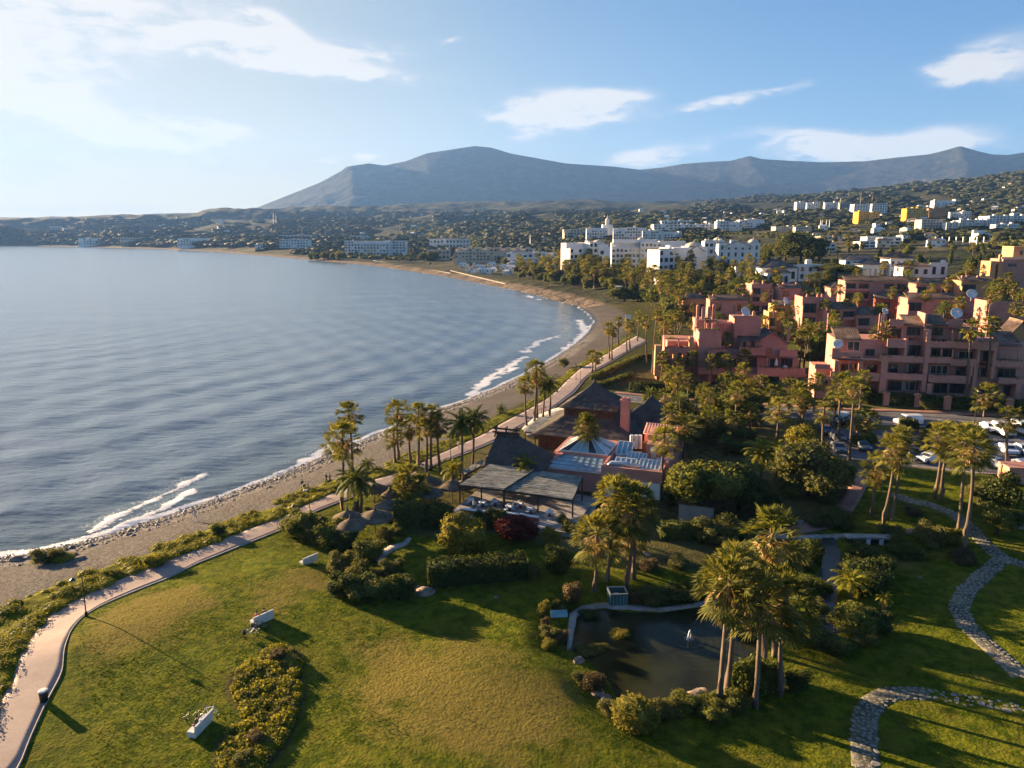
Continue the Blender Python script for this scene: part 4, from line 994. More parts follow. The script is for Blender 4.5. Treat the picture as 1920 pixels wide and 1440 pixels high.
# short grass standing on the lawn near the camera
def blade_tuft(seed):
    rng = np.random.default_rng(seed); V = []; F = []
    for i in range(7):
        a = rng.uniform(0, 6.28); o = rng.normal(0, .45, 2); w_ = .11; l = rng.uniform(.5, 1.1); tx, ty = math.cos(a), math.sin(a)
        k = len(V); V += [(o[0]-ty*w_, o[1]+tx*w_, 0), (o[0]+ty*w_, o[1]-tx*w_, 0), (o[0]+tx*.35*l, o[1]+ty*.35*l, l)]; F.append((k, k+1, k+2))
    return np.array(V), np.array(F)
M_blade = leaf_mat('grass_blade', (.05, .085, .006), (.135, .165, .016), .3)
rg = np.random.default_rng(12); n = 80000; ang = rg.uniform(R(-34), R(34), n); rad = np.sqrt(rg.uniform(48**2, 100**2, n)); G = np.c_[rad*np.sin(ang), rad*np.cos(ang)]
ok = inside(LAWN, G[:, 0], G[:, 1]) & ~inside(BED, G[:, 0], G[:, 1]) & ~inside(POND, G[:, 0], G[:, 1]) & ~inside(STREAM, G[:, 0], G[:, 1])
ok &= rg.random(n) < np.clip(2.4*(fbm(G[:, 0]/2.2, G[:, 1]/2.2, 3, 91)-.28), .05, 1)
for P in DRY: ok &= ~(inside(P, G[:, 0], G[:, 1]) & (rg.random(n) < .8))
G = G[ok]; s = rg.uniform(.06, .12, len(G))
scatter('lawn_grass', blade_tuft(1), np.c_[G, zf(G[:, 0], G[:, 1])-.01], np.c_[s*1.5, s*1.5, s], M_blade)
# ------------------------------------------------------------------ buildings
M_pink = mat('pink_render', (.52, .25, .195), .9, (14, .2, .02), .12, .5, .15)
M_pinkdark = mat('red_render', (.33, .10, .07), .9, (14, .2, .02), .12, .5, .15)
M_orange = mat('sunlit_orange_render', (.56, .29, .14), .9, (14, .2, .02), .1, .5, .15)  # low sunlight mixed into pink for sunlit walls, plain orange on caps and door
M_tile = mat('clay_tile', (.21, .145, .105), .9, (9, .4, .03), .35, 2.2, .15)
M_greytile = mat('grey_tile', (.17, .15, .14), .9, (9, .4, .03), .3, 2.2, .15)
M_cream = mat('cream_render', (.62, .52, .40), .9, (14, .2, .02), .08, .5, .15)
M_yellow = mat('yellow_render', (.62, .40, .06), .9, (14, .2, .02), .1, .5, .15)
M_ochre = mat('ochre_render', (.34, .22, .12), .9, (14, .2, .02), .1, .5, .15)
M_greyw = mat('grey_concrete', (.30, .29, .27), .9, (14, .2, .02), .15, .5, .15)
M_glass = glass_mat('window_glass'); M_blueglass = glass_mat('roof_glass', (.13, .20, .23), .18)
M_frame = mat('window_frame', (.20, .13, .10), .7, None, .1, 4)
M_wframe = mat('white_frame', (.62, .62, .60), .6, None, .06, 4)
M_curtain = mat('curtain', (.35, .34, .31), .95, None, .2, 1.2)
M_dish = mat('dish_white', (.62, .63, .65), .5, None, .06, 2)
M_reed = mat('weathered_reed', (.235, .235, .205), .95, (12, .7, .03), .28, 1.0, .1)
def thatch_material():
    m = bpy.data.materials.new('thatch'); m.use_nodes = True
    w = NT(m.node_tree); b = w.n['Principled BSDF']; tc = w.add('ShaderNodeTexCoord').outputs['Object']
    n1 = w.noise(w.scale(tc, (9, 9, 1.4)), 1.0, 6, .7); n2 = w.noise(tc, .6, 4, .6)
    c = w.mix(w.smooth(w.math('MULTIPLY_ADD', n1, .6, w.math('MULTIPLY', n2, .4)), .35, .65), (.055, .046, .04), (.135, .115, .098))
    w.l.new(c, b.inputs['Base Color']); b.inputs['Roughness'].default_value = 1; b.inputs['Specular IOR Level'].default_value = .1
    w.l.new(w.bump(n1, .9, .12), b.inputs['Normal']); return m
M_thatch = thatch_material()
M_straw = mat('parasol_straw', (.155, .12, .085), 1.0, (22, .9, .05), .3, 6, .1)

class Frame:
    """a building's own axes: u along its front (to the right), off away from the viewer, z up; root Empty at its foot"""
    def __init__(s, O, yaw, name, label, cat, group=None):
        s.O = np.array(O, float); s.yaw = yaw; s.e = np.array([math.cos(yaw), -math.sin(yaw)]); s.n = np.array([math.sin(yaw), math.cos(yaw)])
        s.root = thing(name, label, cat, tuple(s.O), -yaw, group) if name else None
        s.cache = {}
    def u(s, px, off, z):
        k = (px-PPX)/FPX; c, sn = math.cos(PITCH), math.sin(PITCH); dz = z-CAMH
        return (k*(c*(s.O[1]+s.n[1]*off)-dz*sn)-s.O[0]-s.n[0]*off)/(s.e[0]-k*c*s.e[1])
    def xy(s, u, off): return s.O[:2]+s.e*u+s.n*off
    def z(s, u, off, py): p = s.xy(u, off); return z_at(p[0], p[1], py)
    def rect(s, a, b, t, bt, off):
        z = s.O[2]+4
        for _ in range(3):
            u0, u1 = s.u(a, off, z), s.u(b, off, z); um = (u0+u1)/2; z1 = s.z(um, off, t); z0 = s.z(um, off, bt) if bt is not None else s.O[2]-.4; z = (z0+z1)/2
        return u0, u1, z0-s.O[2], z1-s.O[2]
    def loc(s, px, py, z):
        p = np.array(flat_hit(px, py, z))-s.O[:2]; return float(p@s.e), float(p@s.n)
    def world(s, u, off, z): p = s.xy(u, off); return (p[0], p[1], s.O[2]+z)
    def box(s, name, m, a, b, t, bt, off, dep, label=None):
        u0, u1, z0, z1 = s.rect(a, b, t, bt, off); o = MB().box(u0, u1, off, off+dep, z0, z1).build(name, m, s.root)
        if label: o['label'] = label
        return o
    def lbox(s, name, m, u0, u1, o0, o1, z0, z1, parent=None): return MB().box(u0, u1, o0, o1, z0, z1).build(name, m, parent or s.root)
    def window(s, a, b, t, bt, off, n=2, fm=None, gm=None, curtain=False):
        return s.lwin(*s.rect(a, b, t, bt, off), off, n, fm, gm, curtain)
    def lwin(s, u0, u1, z0, z1, off, n=2, fm=None, gm=None, curtain=False, fw=.09):
        mb = MB(); d0, d1 = off-.07, off+.02
        mb.box(u0, u0+fw, d0, d1, z0, z1).box(u1-fw, u1, d0, d1, z0, z1).box(u0+fw, u1-fw, d0, d1, z0, z0+fw).box(u0+fw, u1-fw, d0, d1, z1-fw, z1)
        for k in range(1, n): x = u0+(u1-u0)*k/n; mb.box(x-fw/2, x+fw/2, d0+.01, d1, z0+fw, z1-fw)
        f = mb.build('window', fm or M_frame, s.root)
        MB().box(u0+fw, u1-fw, off-.03, off+.01, z0+fw, z1-fw).build('pane', gm or M_glass, f)
        if curtain: w_ = (u1-u0)*.2; MB().box(u0+fw+.02, u0+w_, off-.05, off-.032, z0+fw+.02, z1-fw-.02).build('curtain', M_curtain, f)
        return f
    def roof_patch(s, name, A, B, C, D, m=None, period=.46, amp=.07, thick=.12, parent=None):
        """a slope of half-round tiles: A-B the eave, D-C the ridge (local u, off, z)"""
        A, B, C, D = map(np.array, (A, B, C, D)); L = np.linalg.norm(B-A); n = max(6, min(420, int(L/period*6))); rows = max(2, int(np.linalg.norm((D+C)/2-(A+B)/2)/.8))
        nrm = np.cross(B-A, D-A).astype(float); nrm /= np.linalg.norm(nrm)
        if nrm[2] < 0: nrm = -nrm
        t = np.linspace(0, 1, n+1); V = []
        for r in range(rows+1):
            for sub in ((0,) if r in (0,) else (0, 1) if r < rows else (0,)):
                f = r/rows; a = A+(D-A)*f; b = B+(C-B)*f
                h = amp*np.abs(np.sin(np.pi*t*L/period))+(.045 if sub == 0 and r > 0 else 0.0)
                V.append(a[None]+(b-a)[None]*t[:, None]+nrm[None]*h[:, None])
        k = len(V); V = np.array(V); idx = np.arange(k*(n+1)).reshape(k, n+1)
        F = np.stack([idx[:-1, :-1], idx[:-1, 1:], idx[1:, 1:], idx[1:, :-1]], -1).reshape(-1, 4)
        W = V.reshape(-1, 3); off = len(W); lowv = np.array([A, B, C, D])-nrm*thick
        W = np.vstack([W, lowv]); F = np.vstack([F, [[off, off+3, off+2, off+1], [idx[0, 0], off, off+1, idx[0, -1]], [idx[0, 0], idx[-1, 0], off+3, off], [idx[0, -1], off+1, off+2, idx[-1, -1]]]])
        return np_mesh(name, W, F, m or M_tile, False, parent or s.root)
    def slope(s, a, b, pr, pe, off, run, m=None, over=.3):
        """single tiled slope facing the viewer: ridge row pr, eave row pe"""
        u0, u1, z0, _ = s.rect(a, b, pr, pe, off); zr = s.z((u0+u1)/2, off+run, pr)-s.O[2]
        return s.roof_patch('roof', (u0, off-over, z0), (u1, off-over, z0), (u1, off+run, zr), (u0, off+run, zr), m)
    def gable(s, a, b, pa, pe, off, dep, m=None, wm=None, wall_to=None):
        """gable end facing the viewer: apex row pa, eave row pe, ridge running away"""
        u0, u1, ze, za = s.rect(a, b, pa, pe, off); um = (u0+u1)/2; wm = wm or M_pink; zb = s.rect(a, b, pa, wall_to, off)[2] if wall_to else ze-.01
        k = .35; mb = MB(); i = 0
        pts = [(u0+k, zb), (u1-k, zb), (u1-k, ze), (um, za-.12), (u0+k, ze)]
        mb.v = [(p[0], off, p[1]) for p in pts]+[(p[0], off+dep, p[1]) for p in pts]; n = 5
        mb.f = [tuple(range(n)), tuple(range(2*n-1, n-1, -1))]+[(j, j+n, (j+1) % n+n, (j+1) % n) for j in range(n)]
        mb.build('gable_wall', wm, s.root)
        o0, o1 = off-.5, off+dep
        r = s.roof_patch('roof', (u0, o1, ze), (u0, o0, ze), (um, o0, za+.05), (um, o1, za+.05), m)
        r2 = s.roof_patch('roof', (u1, o0, ze), (u1, o1, ze), (um, o1, za+.05), (um, o0, za+.05), m)
        MB().bar((um, o0, za+.1), (um, o1, za+.1), .26, .16).build('ridge_tile', m or M_tile, r)
        MB().bar((u0, o0-.03, ze-.06), (um, o0-.03, za-.02), .06, .2).bar((um, o0-.03, za-.02), (u1, o0-.03, ze-.06), .06, .2).build('barge_board', M_frame, r2)
    def hip(s, u0, u1, o0, o1, ze, zr, m=None, rid=.4):
        """hipped roof over a rectangle of local ground"""
        L, D = u1-u0, o1-o0; c = (o0+o1)/2
        if L >= D: r0, r1 = (u0+D*rid, c, zr), (u1-D*rid, c, zr)
        else: r0 = r1 = None
        if r0 is None: r0, r1 = ((u0+u1)/2, o0+L*rid, zr), ((u0+u1)/2, o1-L*rid, zr)
        q = [(u0, o0, ze), (u1, o0, ze), (u1, o1, ze), (u0, o1, ze)]
        if L >= D: P = [(q[0], q[1], r1, r0), (q[1], q[2], r1, r1), (q[2], q[3], r0, r1), (q[3], q[0], r0, r0)]
        else: P = [(q[0], q[1], r0, r0), (q[1], q[2], r1, r0), (q[2], q[3], r1, r1), (q[3], q[0], r0, r1)]
        for p in P: s.roof_patch('roof', *p, m)
    def chimney(s, a, b, t, bt, off, m=None, cap=True):
        u0, u1, z0, z1 = s.rect(a, b, t, bt, off); w_ = u1-u0
        c = MB().box(u0, u1, off, off+w_, z0, z1).build('chimney', m or M_pink, s.root)
        if cap: MB().lathe([(w_*.62, 0), (w_*.6, .12), (w_*.42, .3), (.03, .45)], 8, ((u0+u1)/2, off+w_/2, z1)).build('chimney_cap', m or M_pink, c)
    def pergola(s, a, b, t, off, dep, h=2.5, posts=3):
        u0, u1, _, z1 = s.rect(a, b, t, t+1, off); mb = MB()
        for k in range(int((u1-u0)/.6)+1): x = u0+k*.6; mb.box(x, x+.1, off-.3, off+dep, z1-.14, z1)
        p = mb.build('pergola', M_wood, s.root); q = MB().box(u0-.2, u1+.2, off, off+.14, z1-.3, z1-.14)
        q.build('beam', M_wood, p)
        for k in range(posts): x = u0+(u1-u0-.25)*k/max(1, posts-1); MB().box(x, x+.25, off, off+.25, z1-h, z1-.3).build('post', M_pink, p)
    def shrub_box(s, a, b, t, bt, off): return None

_dish = {}
def dish(p, r, yaw, label, group='satellite dishes on the roofs'):
    t = thing('satellite_dish', label, 'satellite dish', p, yaw, group)
    prof = [(r*k/6, .32*r*(k/6)**2) for k in range(7)]; mb = MB(); n = 20
    V = []; F = []
    for rr, zz in prof+[(r*.98, .32*r+.03)]+[(r*k/6, .32*r*(k/6)**2-.04) for k in range(5, -1, -1)]:
        V += [(rr*math.cos(2*math.pi*j/n)+0, rr*math.sin(2*math.pi*j/n), zz) for j in range(n)]
    for k in range(len(V)//n-1):
        for j in range(n): F.append((k*n+j, k*n+(j+1) % n, (k+1)*n+(j+1) % n, (k+1)*n+j))
    b = MB(); b.v = V; b.f = F; o = b.build('reflector', M_dish, t, smooth=True); o.rotation_euler = (R(62), 0, 0); o.location = (0, 0, r*1.15)
    q = MB(); f = r*.95
    for a in (0.5, 2.6, 4.7): q.bar((r*.9*math.cos(a), r*.9*math.sin(a), .26*r), (0, 0, f), .04)
    q.box(-.08, .08, -.08, .08, f-.1, f+.1); fo = q.build('feed_arm', M_steel, o)
    MB().tube([(0, .05, -.3), (0, .05, r*1.1)], .06, 8).build('mast', M_steel, t)
    return t

# ---- the long pink apartment block behind the car park
oR = hit(1650, 757); oR = np.array([*oR[:2], oR[2]+.2])
A = Frame(oR, R(13), 'apartment_block', 'long terracotta pink apartment block with stacked balconies facing the car park', 'building')
A.box('wall', M_pink, 1652, 1925, 640, None, 3.0, 9)
A.box('wall', M_pink, 1690, 1780, 608, 642, 3.4, 8); A.box('wall', M_pink, 1562, 1652, 636, None, 3.0, 9); A.box('wall', M_pink, 1528, 1562, 690, None, 3.5, 8)
A.box('wall', M_pink, 1664, 1694, 612, 645, 3.8, 7); A.box('wall', M_pink, 1778, 1832, 612, 645, 4.5, 7)
for (a, b, t, bt) in [(1664, 1697, 636, 652), (1741, 1831, 640, 653), (1831, 1872, 640, 657), (1651, 1732, 667, 679), (1741, 1783, 669, 681), (1783, 1834, 673, 686), (1865, 1925, 676, 688),
                      (1652, 1732, 700, 712), (1741, 1819, 704, 718), (1873, 1925, 709, 720), (1574, 1617, 660, 669), (1560, 1574, 653, 672), (1557, 1649, 698, 713), (1560, 1650, 671, 675)]:
    A.box('balcony_wall', M_pink, a, b, t, bt, 0.0, .28)
    u0, u1, z0, z1 = A.rect(a, b, t, bt, 0); A.lbox('balcony_floor', M_pink, u0+.01, u1-.01, .29, 3.0, z0+.02, z0+.24)
for (a, b, t, bt, d) in [(1733, 1741, 619, 735, 3.2), (1651, 1663, 668, 737, 3.0), (1738, 1748, 719, 738, 2.0), (1824, 1831, 686, 738, 2.8), (1905, 1914, 719, 745, 2.4), (1697, 1701, 636, 668, 2.6), (1832, 1837, 657, 690, 2.8), (1565, 1573, 676, 698, 1.5), (1612, 1618, 669, 698, 2.8), (1819, 1824, 686, 705, 2.6), (1861, 1866, 657, 710, 2.8)]:
    A.box('pier', M_pink, a, b, t, bt, .02, d)
for i, (a, b, t, bt, n) in enumerate([(1700, 1726, 613, 629, 3), (1742, 1768, 613, 629, 3), (1668, 1690, 616, 634, 2), (1796, 1826, 622, 638, 3)]): A.window(a, b, t, bt, 3.35 if i < 2 else 3.7 if i == 2 else 4.4, n, curtain=i % 2)
for i, (a, b, t, bt, n) in enumerate([(1665, 1684, 652, 667, 2), (1698, 1728, 647, 667, 3), (1746, 1789, 654, 670, 4), (1797, 1824, 658, 673, 2), (1838, 1861, 658, 677, 2), (1873, 1908, 656, 674, 3), (1667, 1683, 683, 699, 2), (1697, 1731, 682, 699, 3), (1744, 1777, 685, 701, 3), (1792, 1818, 688, 704, 2),
                                     (1834, 1859, 690, 706, 2), (1870, 1904, 691, 708, 3), (1665, 1690, 714, 732, 2), (1692, 1728, 714, 732, 3), (1751, 1776, 718, 737, 2), (1780, 1808, 719, 737, 2), (1836, 1858, 720, 738, 2), (1881, 1904, 723, 742, 2), (1589, 1612, 640, 658, 2), (1620, 1645, 683, 698, 2), (1622, 1640, 654, 667, 2), (1576, 1606, 682, 697, 3), (1536, 1552, 705, 722, 2)]):
    A.window(a, b, t, bt, 2.96, n, curtain=i % 3 == 1, fm=M_wframe if i % 5 == 3 else M_frame)
A.box('parapet', M_pink, 1668, 1695, 599, 612, 2.6, .3); A.box('parapet', M_pink, 1778, 1806, 599, 613, 2.6, .3)
A.slope(1695.5, 1732, 590, 609, 2.6, 4.2); A.slope(1737, 1778, 590, 609, 2.6, 4.2); A.slope(1873, 1917, 621, 648, 2.6, 5.0); A.slope(1566, 1616, 614, 636, 2.6, 5.0)
A.box('wall', M_pink, 1732.5, 1736.5, 588, 640, 2.5, 5.0)
A.box('wall', M_pink, 1872, 1925, 648, 680, 2.9, 6)
A.gable(1886, 1945, 602, 636, 7.5, 6, wm=M_orange, wall_to=660)  # sun on the gable is put into its orange wall colour
for a, b in ((1647, 1650), (1652, 1655), (1656, 1659)): A.chimney(a, b, 591, 640, 3.6)
A.pergola(1744, 1789, 651, .1, 2.8, 2.2, 3); A.pergola(1786, 1812, 619, .6, 3.0, 2.4, 3); A.pergola(1572, 1614, 673, -.2, 2.8, 2.4, 3); A.pergola(1832, 1862, 683, .1, 2.5, 2, 2)
A.box('wall', M_pink, 1528, 1557, 683, 692, 0, .3); A.box('wall', M_pink, 1532, 1557, 705, 712, .2, .3)
p = A.rect(1790, 1800, 583, 600, 4); dish(A.world(p[0]+.3, 4.2, p[2]), 1.15, R(-10), 'large white satellite dish above the grey tiled roofs of the long pink block')
p = A.rect(1660, 1666, 579, 592, 3.8); dish(A.world(p[0], 4.4, p[2]), .75, R(15), 'small white satellite dish by the chimneys of the long pink block')
p = A.rect(1572, 1580, 636, 652, 1.2); dish(A.world(p[0], 1.2, p[2]-.4), 1.0, R(-30), 'white satellite dish low on a pink balcony under the tiled roof')
_pl = None
def balcony_plants(f, a, b, t, off):
    """trailing plants along the top of a balcony wall"""
    u0, u1, z0, _ = f.rect(a, b, t, t+1, off); rng = np.random.default_rng(int(a*3+t)); n = int((u1-u0)*26)
    P = np.c_[rng.uniform(u0, u1, n), off+rng.normal(.05, .16, n), z0+np.abs(rng.normal(.15, .22, n))-.2*(rng.random(n) < .3)]
    V, F = leaf_quads(P, np.tile([0, -1, .6], (n, 1)).astype(float), .22, rng, .8); o = np_mesh('balcony_plants', V, F, (M_leaf, M_olive, M_red)[int(a) % 3 if int(a+t) % 4 == 0 else int(a) % 2], False, f.root); o['kind'] = 'stuff'
for q in ((1700, 1722, 636, .1), (1745, 1775, 639, .1), (1790, 1826, 640, .1), (1698, 1730, 667, .1), (1652, 1676, 667, .1), (1744, 1770, 669, .1), (1870, 1915, 676, .1), (1700, 1731, 700, .1), (1745, 1776, 704, .1), (1786, 1812, 673, .1), (1575, 1612, 697, .1), (1880, 1915, 709, .1), (1834, 1868, 640, .1)): balcony_plants(A, *q)
# front hedge with pink gate pillars
hq = [hit(1530, 742), hit(1640, 756), hit(1740, 762), hit(1850, 768), hit(1990, 778)]
hedge(hq, 1.6, 2.3, 'long dark clipped hedge in front of the pink apartment block', M_darkleaf, dens=20, size=.3)
for i, (a, t, lb) in enumerate([(1714, 760, 'between the small white-stemmed trees'), (1770, 765, 'below the ivy covered balconies'), (1885, 771, 'behind the lone sunlit palm'), (1656, 757, 'at the tall narrow pier')]):
    q = hit(a, t); k = thing('gate_pillar', f'pink rendered gate pillar in the dark hedge {lb}', 'pillar', (q[0], q[1]-.9, q[2]-.1), R(-13), 'pillars in the hedge')
    MB().box(-.55, .55, -.5, .5, 0, 2.5).build('pillar_body', M_pink, k); MB().lathe([(.8, 0), (.85, .15), (.5, .3), (.06, .45)], 4, (0, 0, 2.51)).build('cap', M_orange, k)

# ---- the stepped pink block by the sea front
oL = hit(1330, 716)
B = Frame(oL, R(6), 'apartment_block', 'stepped terracotta pink block with terraces and gable nearest the beach lawn', 'building')
for (a, b, t, bt, off, d) in [(1309, 1351, 621, None, 0, 10), (1350, 1388, 657, None, 1.6, 9), (1375, 1424, 596, None, 5, 8), (1386, 1474, 640, None, 3, 8), (1461, 1496, 672, None, 2.2, 8), (1250, 1310, 640, None, 3, 12), (1232, 1252, 668, None, 1, 10), (1306, 1345, 600, 625, 6, 8), (1340, 1378, 606, 640, 8, 8)]:
    B.box('wall', M_pink, a, b, t, bt, off, d)
for (a, b, t, bt, off) in [(1386, 1435, 651, 667, -.2), (1462, 1495, 656, 669, .2), (1420, 1510, 690, 703, -4.5), (1372, 1421, 689, 702, -2.6), (1328, 1362, 655, 667, -2.2), (1310, 1366, 690, 702, -3.2), (1246, 1296, 650, 662, -.5), (1228, 1262, 672, 684, -2), (1309, 1352, 617, 622, -.02), (1376, 1424, 592, 597, 4.9)]:
    B.box('balcony_wall', M_pink, a, b, t, bt, off, .3)
    u0, u1, z0, z1 = B.rect(a, b, t, bt, off); B.lbox('balcony_floor', M_pink, u0+.02, u1-.02, off+.31, off+2.8, z0+.02, z0+.25)
for (a, b, t, bt, off, d) in [(1328, 1334, 667, 720, -2.1, .9), (1356, 1362, 667, 722, -2.1, .9), (1228, 1239, 648, 706, -2, 2.2), (1246, 1256, 656, 708, -2.4, 2), (1262, 1270, 660, 708, -1.6, 2), (1280, 1287, 650, 690, -.4, 1.4), (1292, 1300, 632, 680, -.6, 1.5), (1372, 1430, 702, None, -4.4, .5), (1461, 1474, 702, None, -4.4, .5), (1488, 1512, 702, None, -4.4, .5), (1325, 1329, 606, 624, 3, .6), (1335, 1340, 606, 624, 3, .6)]:
    B.box('pier', M_orange if a < 1300 else M_pink, a, b, t, bt, off, d)  # seaward piers coloured orange to look sunlit beside the pink ones
B.box('lintel', M_pink, 1430, 1488, 702, 706, -4.42, .5)
B.gable(1414, 1480, 622, 644, 2.4, 9, wall_to=668)
B.slope(1387, 1428, 624, 640, 2.6, 4)
for i, (a, b, t, bt, off, n) in enumerate([(1390, 1399, 637, 651, 2.9, 2), (1408, 1415, 640, 651, 2.9, 2), (1402, 1419, 670, 690, 2.9, 3), (1441, 1453, 672, 690, 2.9, 2), (1464, 1486, 672, 688, 2.1, 3), (1432, 1460, 707, 724, 2.9, 3), (1476, 1487, 708, 724, 2.1, 2), (1366, 1380, 672, 688, 1.5, 2), (1336, 1352, 674, 690, -.1, 3), (1318, 1332, 596, 612, 5.9, 2), (1438, 1447, 652, 662, 2.35, 1), (1384, 1393, 706, 716, 2.9, 2), (1262, 1276, 664, 676, 2.9, 2), (1240, 1248, 690, 700, .9, 1)]): B.window(a, b, t, bt, off, n, curtain=i % 3 == 0)
for q in ((1390, 1430, 651, -.2), (1330, 1356, 655, -2.2), (1250, 1290, 650, -.5), (1425, 1500, 690, -4.4), (1376, 1418, 689, -2.5), (1312, 1350, 617, 0)): balcony_plants(B, *q)
B.pergola(1325, 1358, 664, -2.9, 2.6, 2.6, 3); B.pergola(1388, 1440, 668, -2, 4.4, 2.6, 2); B.pergola(1322, 1362, 600, 3, 3, 2.4, 3); B.pergola(1246, 1300, 634, .2, 2.8, 2.4, 3)
for a, t in ((1306, 574), (1316, 578), (1336, 573), (1327, 577), (1393, 585), (1410, 586), (1476, 615)): B.chimney(a, a+5, t, 605 if a < 1400 else 640, 7.5)
u0, u1, z0, z1 = B.rect(1456, 1468, 686, 690, -3)
k = thing('patio_umbrella', 'closed white umbrella on the lower terrace of the pink block by the gable', 'umbrella', B.world(u0, -2.5, z0-.3)); MB().lathe([(.05, 0), (.05, .9), (.5, 1.0), (.3, 2.0), (.05, 2.7)], 10).build('canopy', M_white, k)
k = thing('sunbed', 'pale grey sunbed stack on the lower terrace of the pink block', 'sunbed', B.world(u0+1.6, -3, z0-.3), R(20)); MB().box(-1, 1, -.4, .4, .25, .42).build('seat', M_white, k); MB().box(.5, 1, -.4, .4, .42, .9).build('backrest', M_white, k); MB().box(-.9, -.8, -.3, .3, 0, .25).box(.7, .8, -.3, .3, 0, .25).build('leg', M_steel, k)
p = B.rect(1390, 1404, 570, 596, 6); dish(B.world((p[0]+p[1])/2, 6.2, p[2]), 1.35, R(20), 'large round white satellite dish on top of the stepped pink block')

# ---- pink terraces further back
def pink_house(px0, px1, pt, pb, yaw, label, floors, depth=9, m=None, roof=None, ch=(), wings=(), name='apartment_block', rng_=None, up=0):
    o = rng_ if rng_ is not None else hit((px0+px1)/2, pb)
    f = Frame(np.array([o[0], o[1], o[2]+up]), R(yaw), name, label, 'building'); m = m or M_pink
    f.box('wall', m, px0, px1, pt, None, 1.6, depth)
    u0, u1, z0, z1 = f.rect(px0, px1, pt, pb, 1.6); fh = (z1-z0)/floors; nb = max(2, int((u1-u0)/4.2)); bw = (u1-u0)/nb
    for k in range(floors):
        for j in range(nb):
            if (j*3+k*2) % 7 == 5: continue
            f.lwin(u0+j*bw+.5, u0+(j+1)*bw-.6, z0+k*fh+.25, z0+k*fh+fh*.74, 1.55, 2)
        if k:
            for j in range(nb):
                if (j+k) % 3 != 2: f.lbox('balcony_wall', m, u0+j*bw-.05, u0+(j+1)*bw-.1, 0, .25, z0+k*fh-.1, z0+k*fh+.95); f.lbox('balcony_floor', m, u0+j*bw, u0+(j+1)*bw-.15, .26, 1.59, z0+k*fh-.1, z0+k*fh+.1)
    for j in range(0, nb+1, 2): f.lbox('pier', m, u0+j*bw-.2, u0+j*bw+.2, .05, 1.59, z0-1, z1-fh*.4)
    if roof == 'hip': f.hip(u0-.5, u1+.5, 1.2, depth+2, z1, z1+2.2)
    elif roof == 'slope': f.roof_patch('roof', (u0-.3, .9, z1-.1), (u1+.3, .9, z1-.1), (u1+.3, 5.5, z1+1.8), (u0-.3, 5.5, z1+1.8))
    else: f.lbox('parapet', m, u0-.03, u1+.03, 1.57, 1.85, z1+.002, z1+.9); f.lbox('parapet', m, u0-.03, u0+.25, 1.86, depth+1.6, z1+.002, z1+.9)
    for i, c in enumerate(ch): f.chimney(c, c+4, pt-9, pt+2, 3.5+(i % 2))
    for (a, b, t, bt, off, d, mm) in wings: f.box('wall', mm or m, a, b, t, bt, off, d)
    return f
pink_house(1582, 1700, 527, 600, 8, 'tile roofed pink terrace block standing above the others in front of the white hacienda', 4, roof='slope', wings=[(1600, 1690, 520, 530, 4, 6, None)])
pink_house(1408, 1446, 536, 585, 0, 'plain pink gable end with stepped roofline behind the beach lawn block', 3, ch=(1412, 1430), wings=[(1412, 1424, 531, 545, 3, 4, None)])
pink_house(1452, 1496, 572, 622, 4, 'sunlit orange pink house between two palms behind the stepped block', 2, m=M_orange, roof='slope')  # sunlight on this house is painted in as orange
pink_house(1502, 1562, 562, 640, 6, 'pink house with three small chimneys left of the tiled terrace', 3, ch=(1512, 1532, 1540))
pink_house(1700, 1790, 560, 615, 8, 'low pink terrace half hidden by palms behind the long block', 2, roof='slope')
pink_house(1788, 1850, 562, 610, 6, 'blank mauve pink wall building with a dish on its roof', 2, wings=[(1788, 1852, 561, 600, 1.2, .3, None)])
pink_house(1850, 1930, 570, 625, 8, 'pink block with blank wall behind the gabled orange house', 2, wings=[(1850, 1895, 569, 605, 1.2, .3, None)])
f = pink_house(1800, 1862, 527, 575, 8, 'sunlit pink house with chimney stacks below the orange tower', 2, ch=(1803, 1811, 1832), m=M_orange, roof='slope')  # pink house given orange walls for the sun on it
q = hit(1868, 548); f = Frame(np.array([q[0], q[1], q[2]]), R(10), 'tower', 'square orange tower with a deep vertical slot catching the sun', 'building')
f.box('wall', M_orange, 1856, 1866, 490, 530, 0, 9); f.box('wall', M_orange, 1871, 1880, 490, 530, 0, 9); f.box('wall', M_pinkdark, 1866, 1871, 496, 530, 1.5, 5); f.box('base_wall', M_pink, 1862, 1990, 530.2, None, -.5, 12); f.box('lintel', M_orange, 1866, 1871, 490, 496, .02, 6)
f.box('wall', M_pink, 1880, 1990, 486, 530, 2, 12); f.box('wall', M_orange, 1900, 1960, 462, 486, 6, 10); f.box('roof_edge', M_cream, 1878, 1990, 482, 485.6, 1.5, 1)  # tower's sunlit parts orange, shaded part pink: light and shade in the colours
f.window(1912, 1918, 470, 478, 5.95, 1); f.window(1890, 1906, 494, 500, 1.95, 2); f.chimney(1874, 1879, 478, 490, 2, M_orange)
q = at_range(1833, 262); dish((q[0], q[1], z_at(q[0], q[1], 562)), 1.5, R(-15), 'white satellite dish on the blank mauve wall building')
q = at_range(1480, 255); dish((q[0], q[1], z_at(q[0], q[1], 572)), 1.2, R(35), 'grey white dish between palms above the orange house')

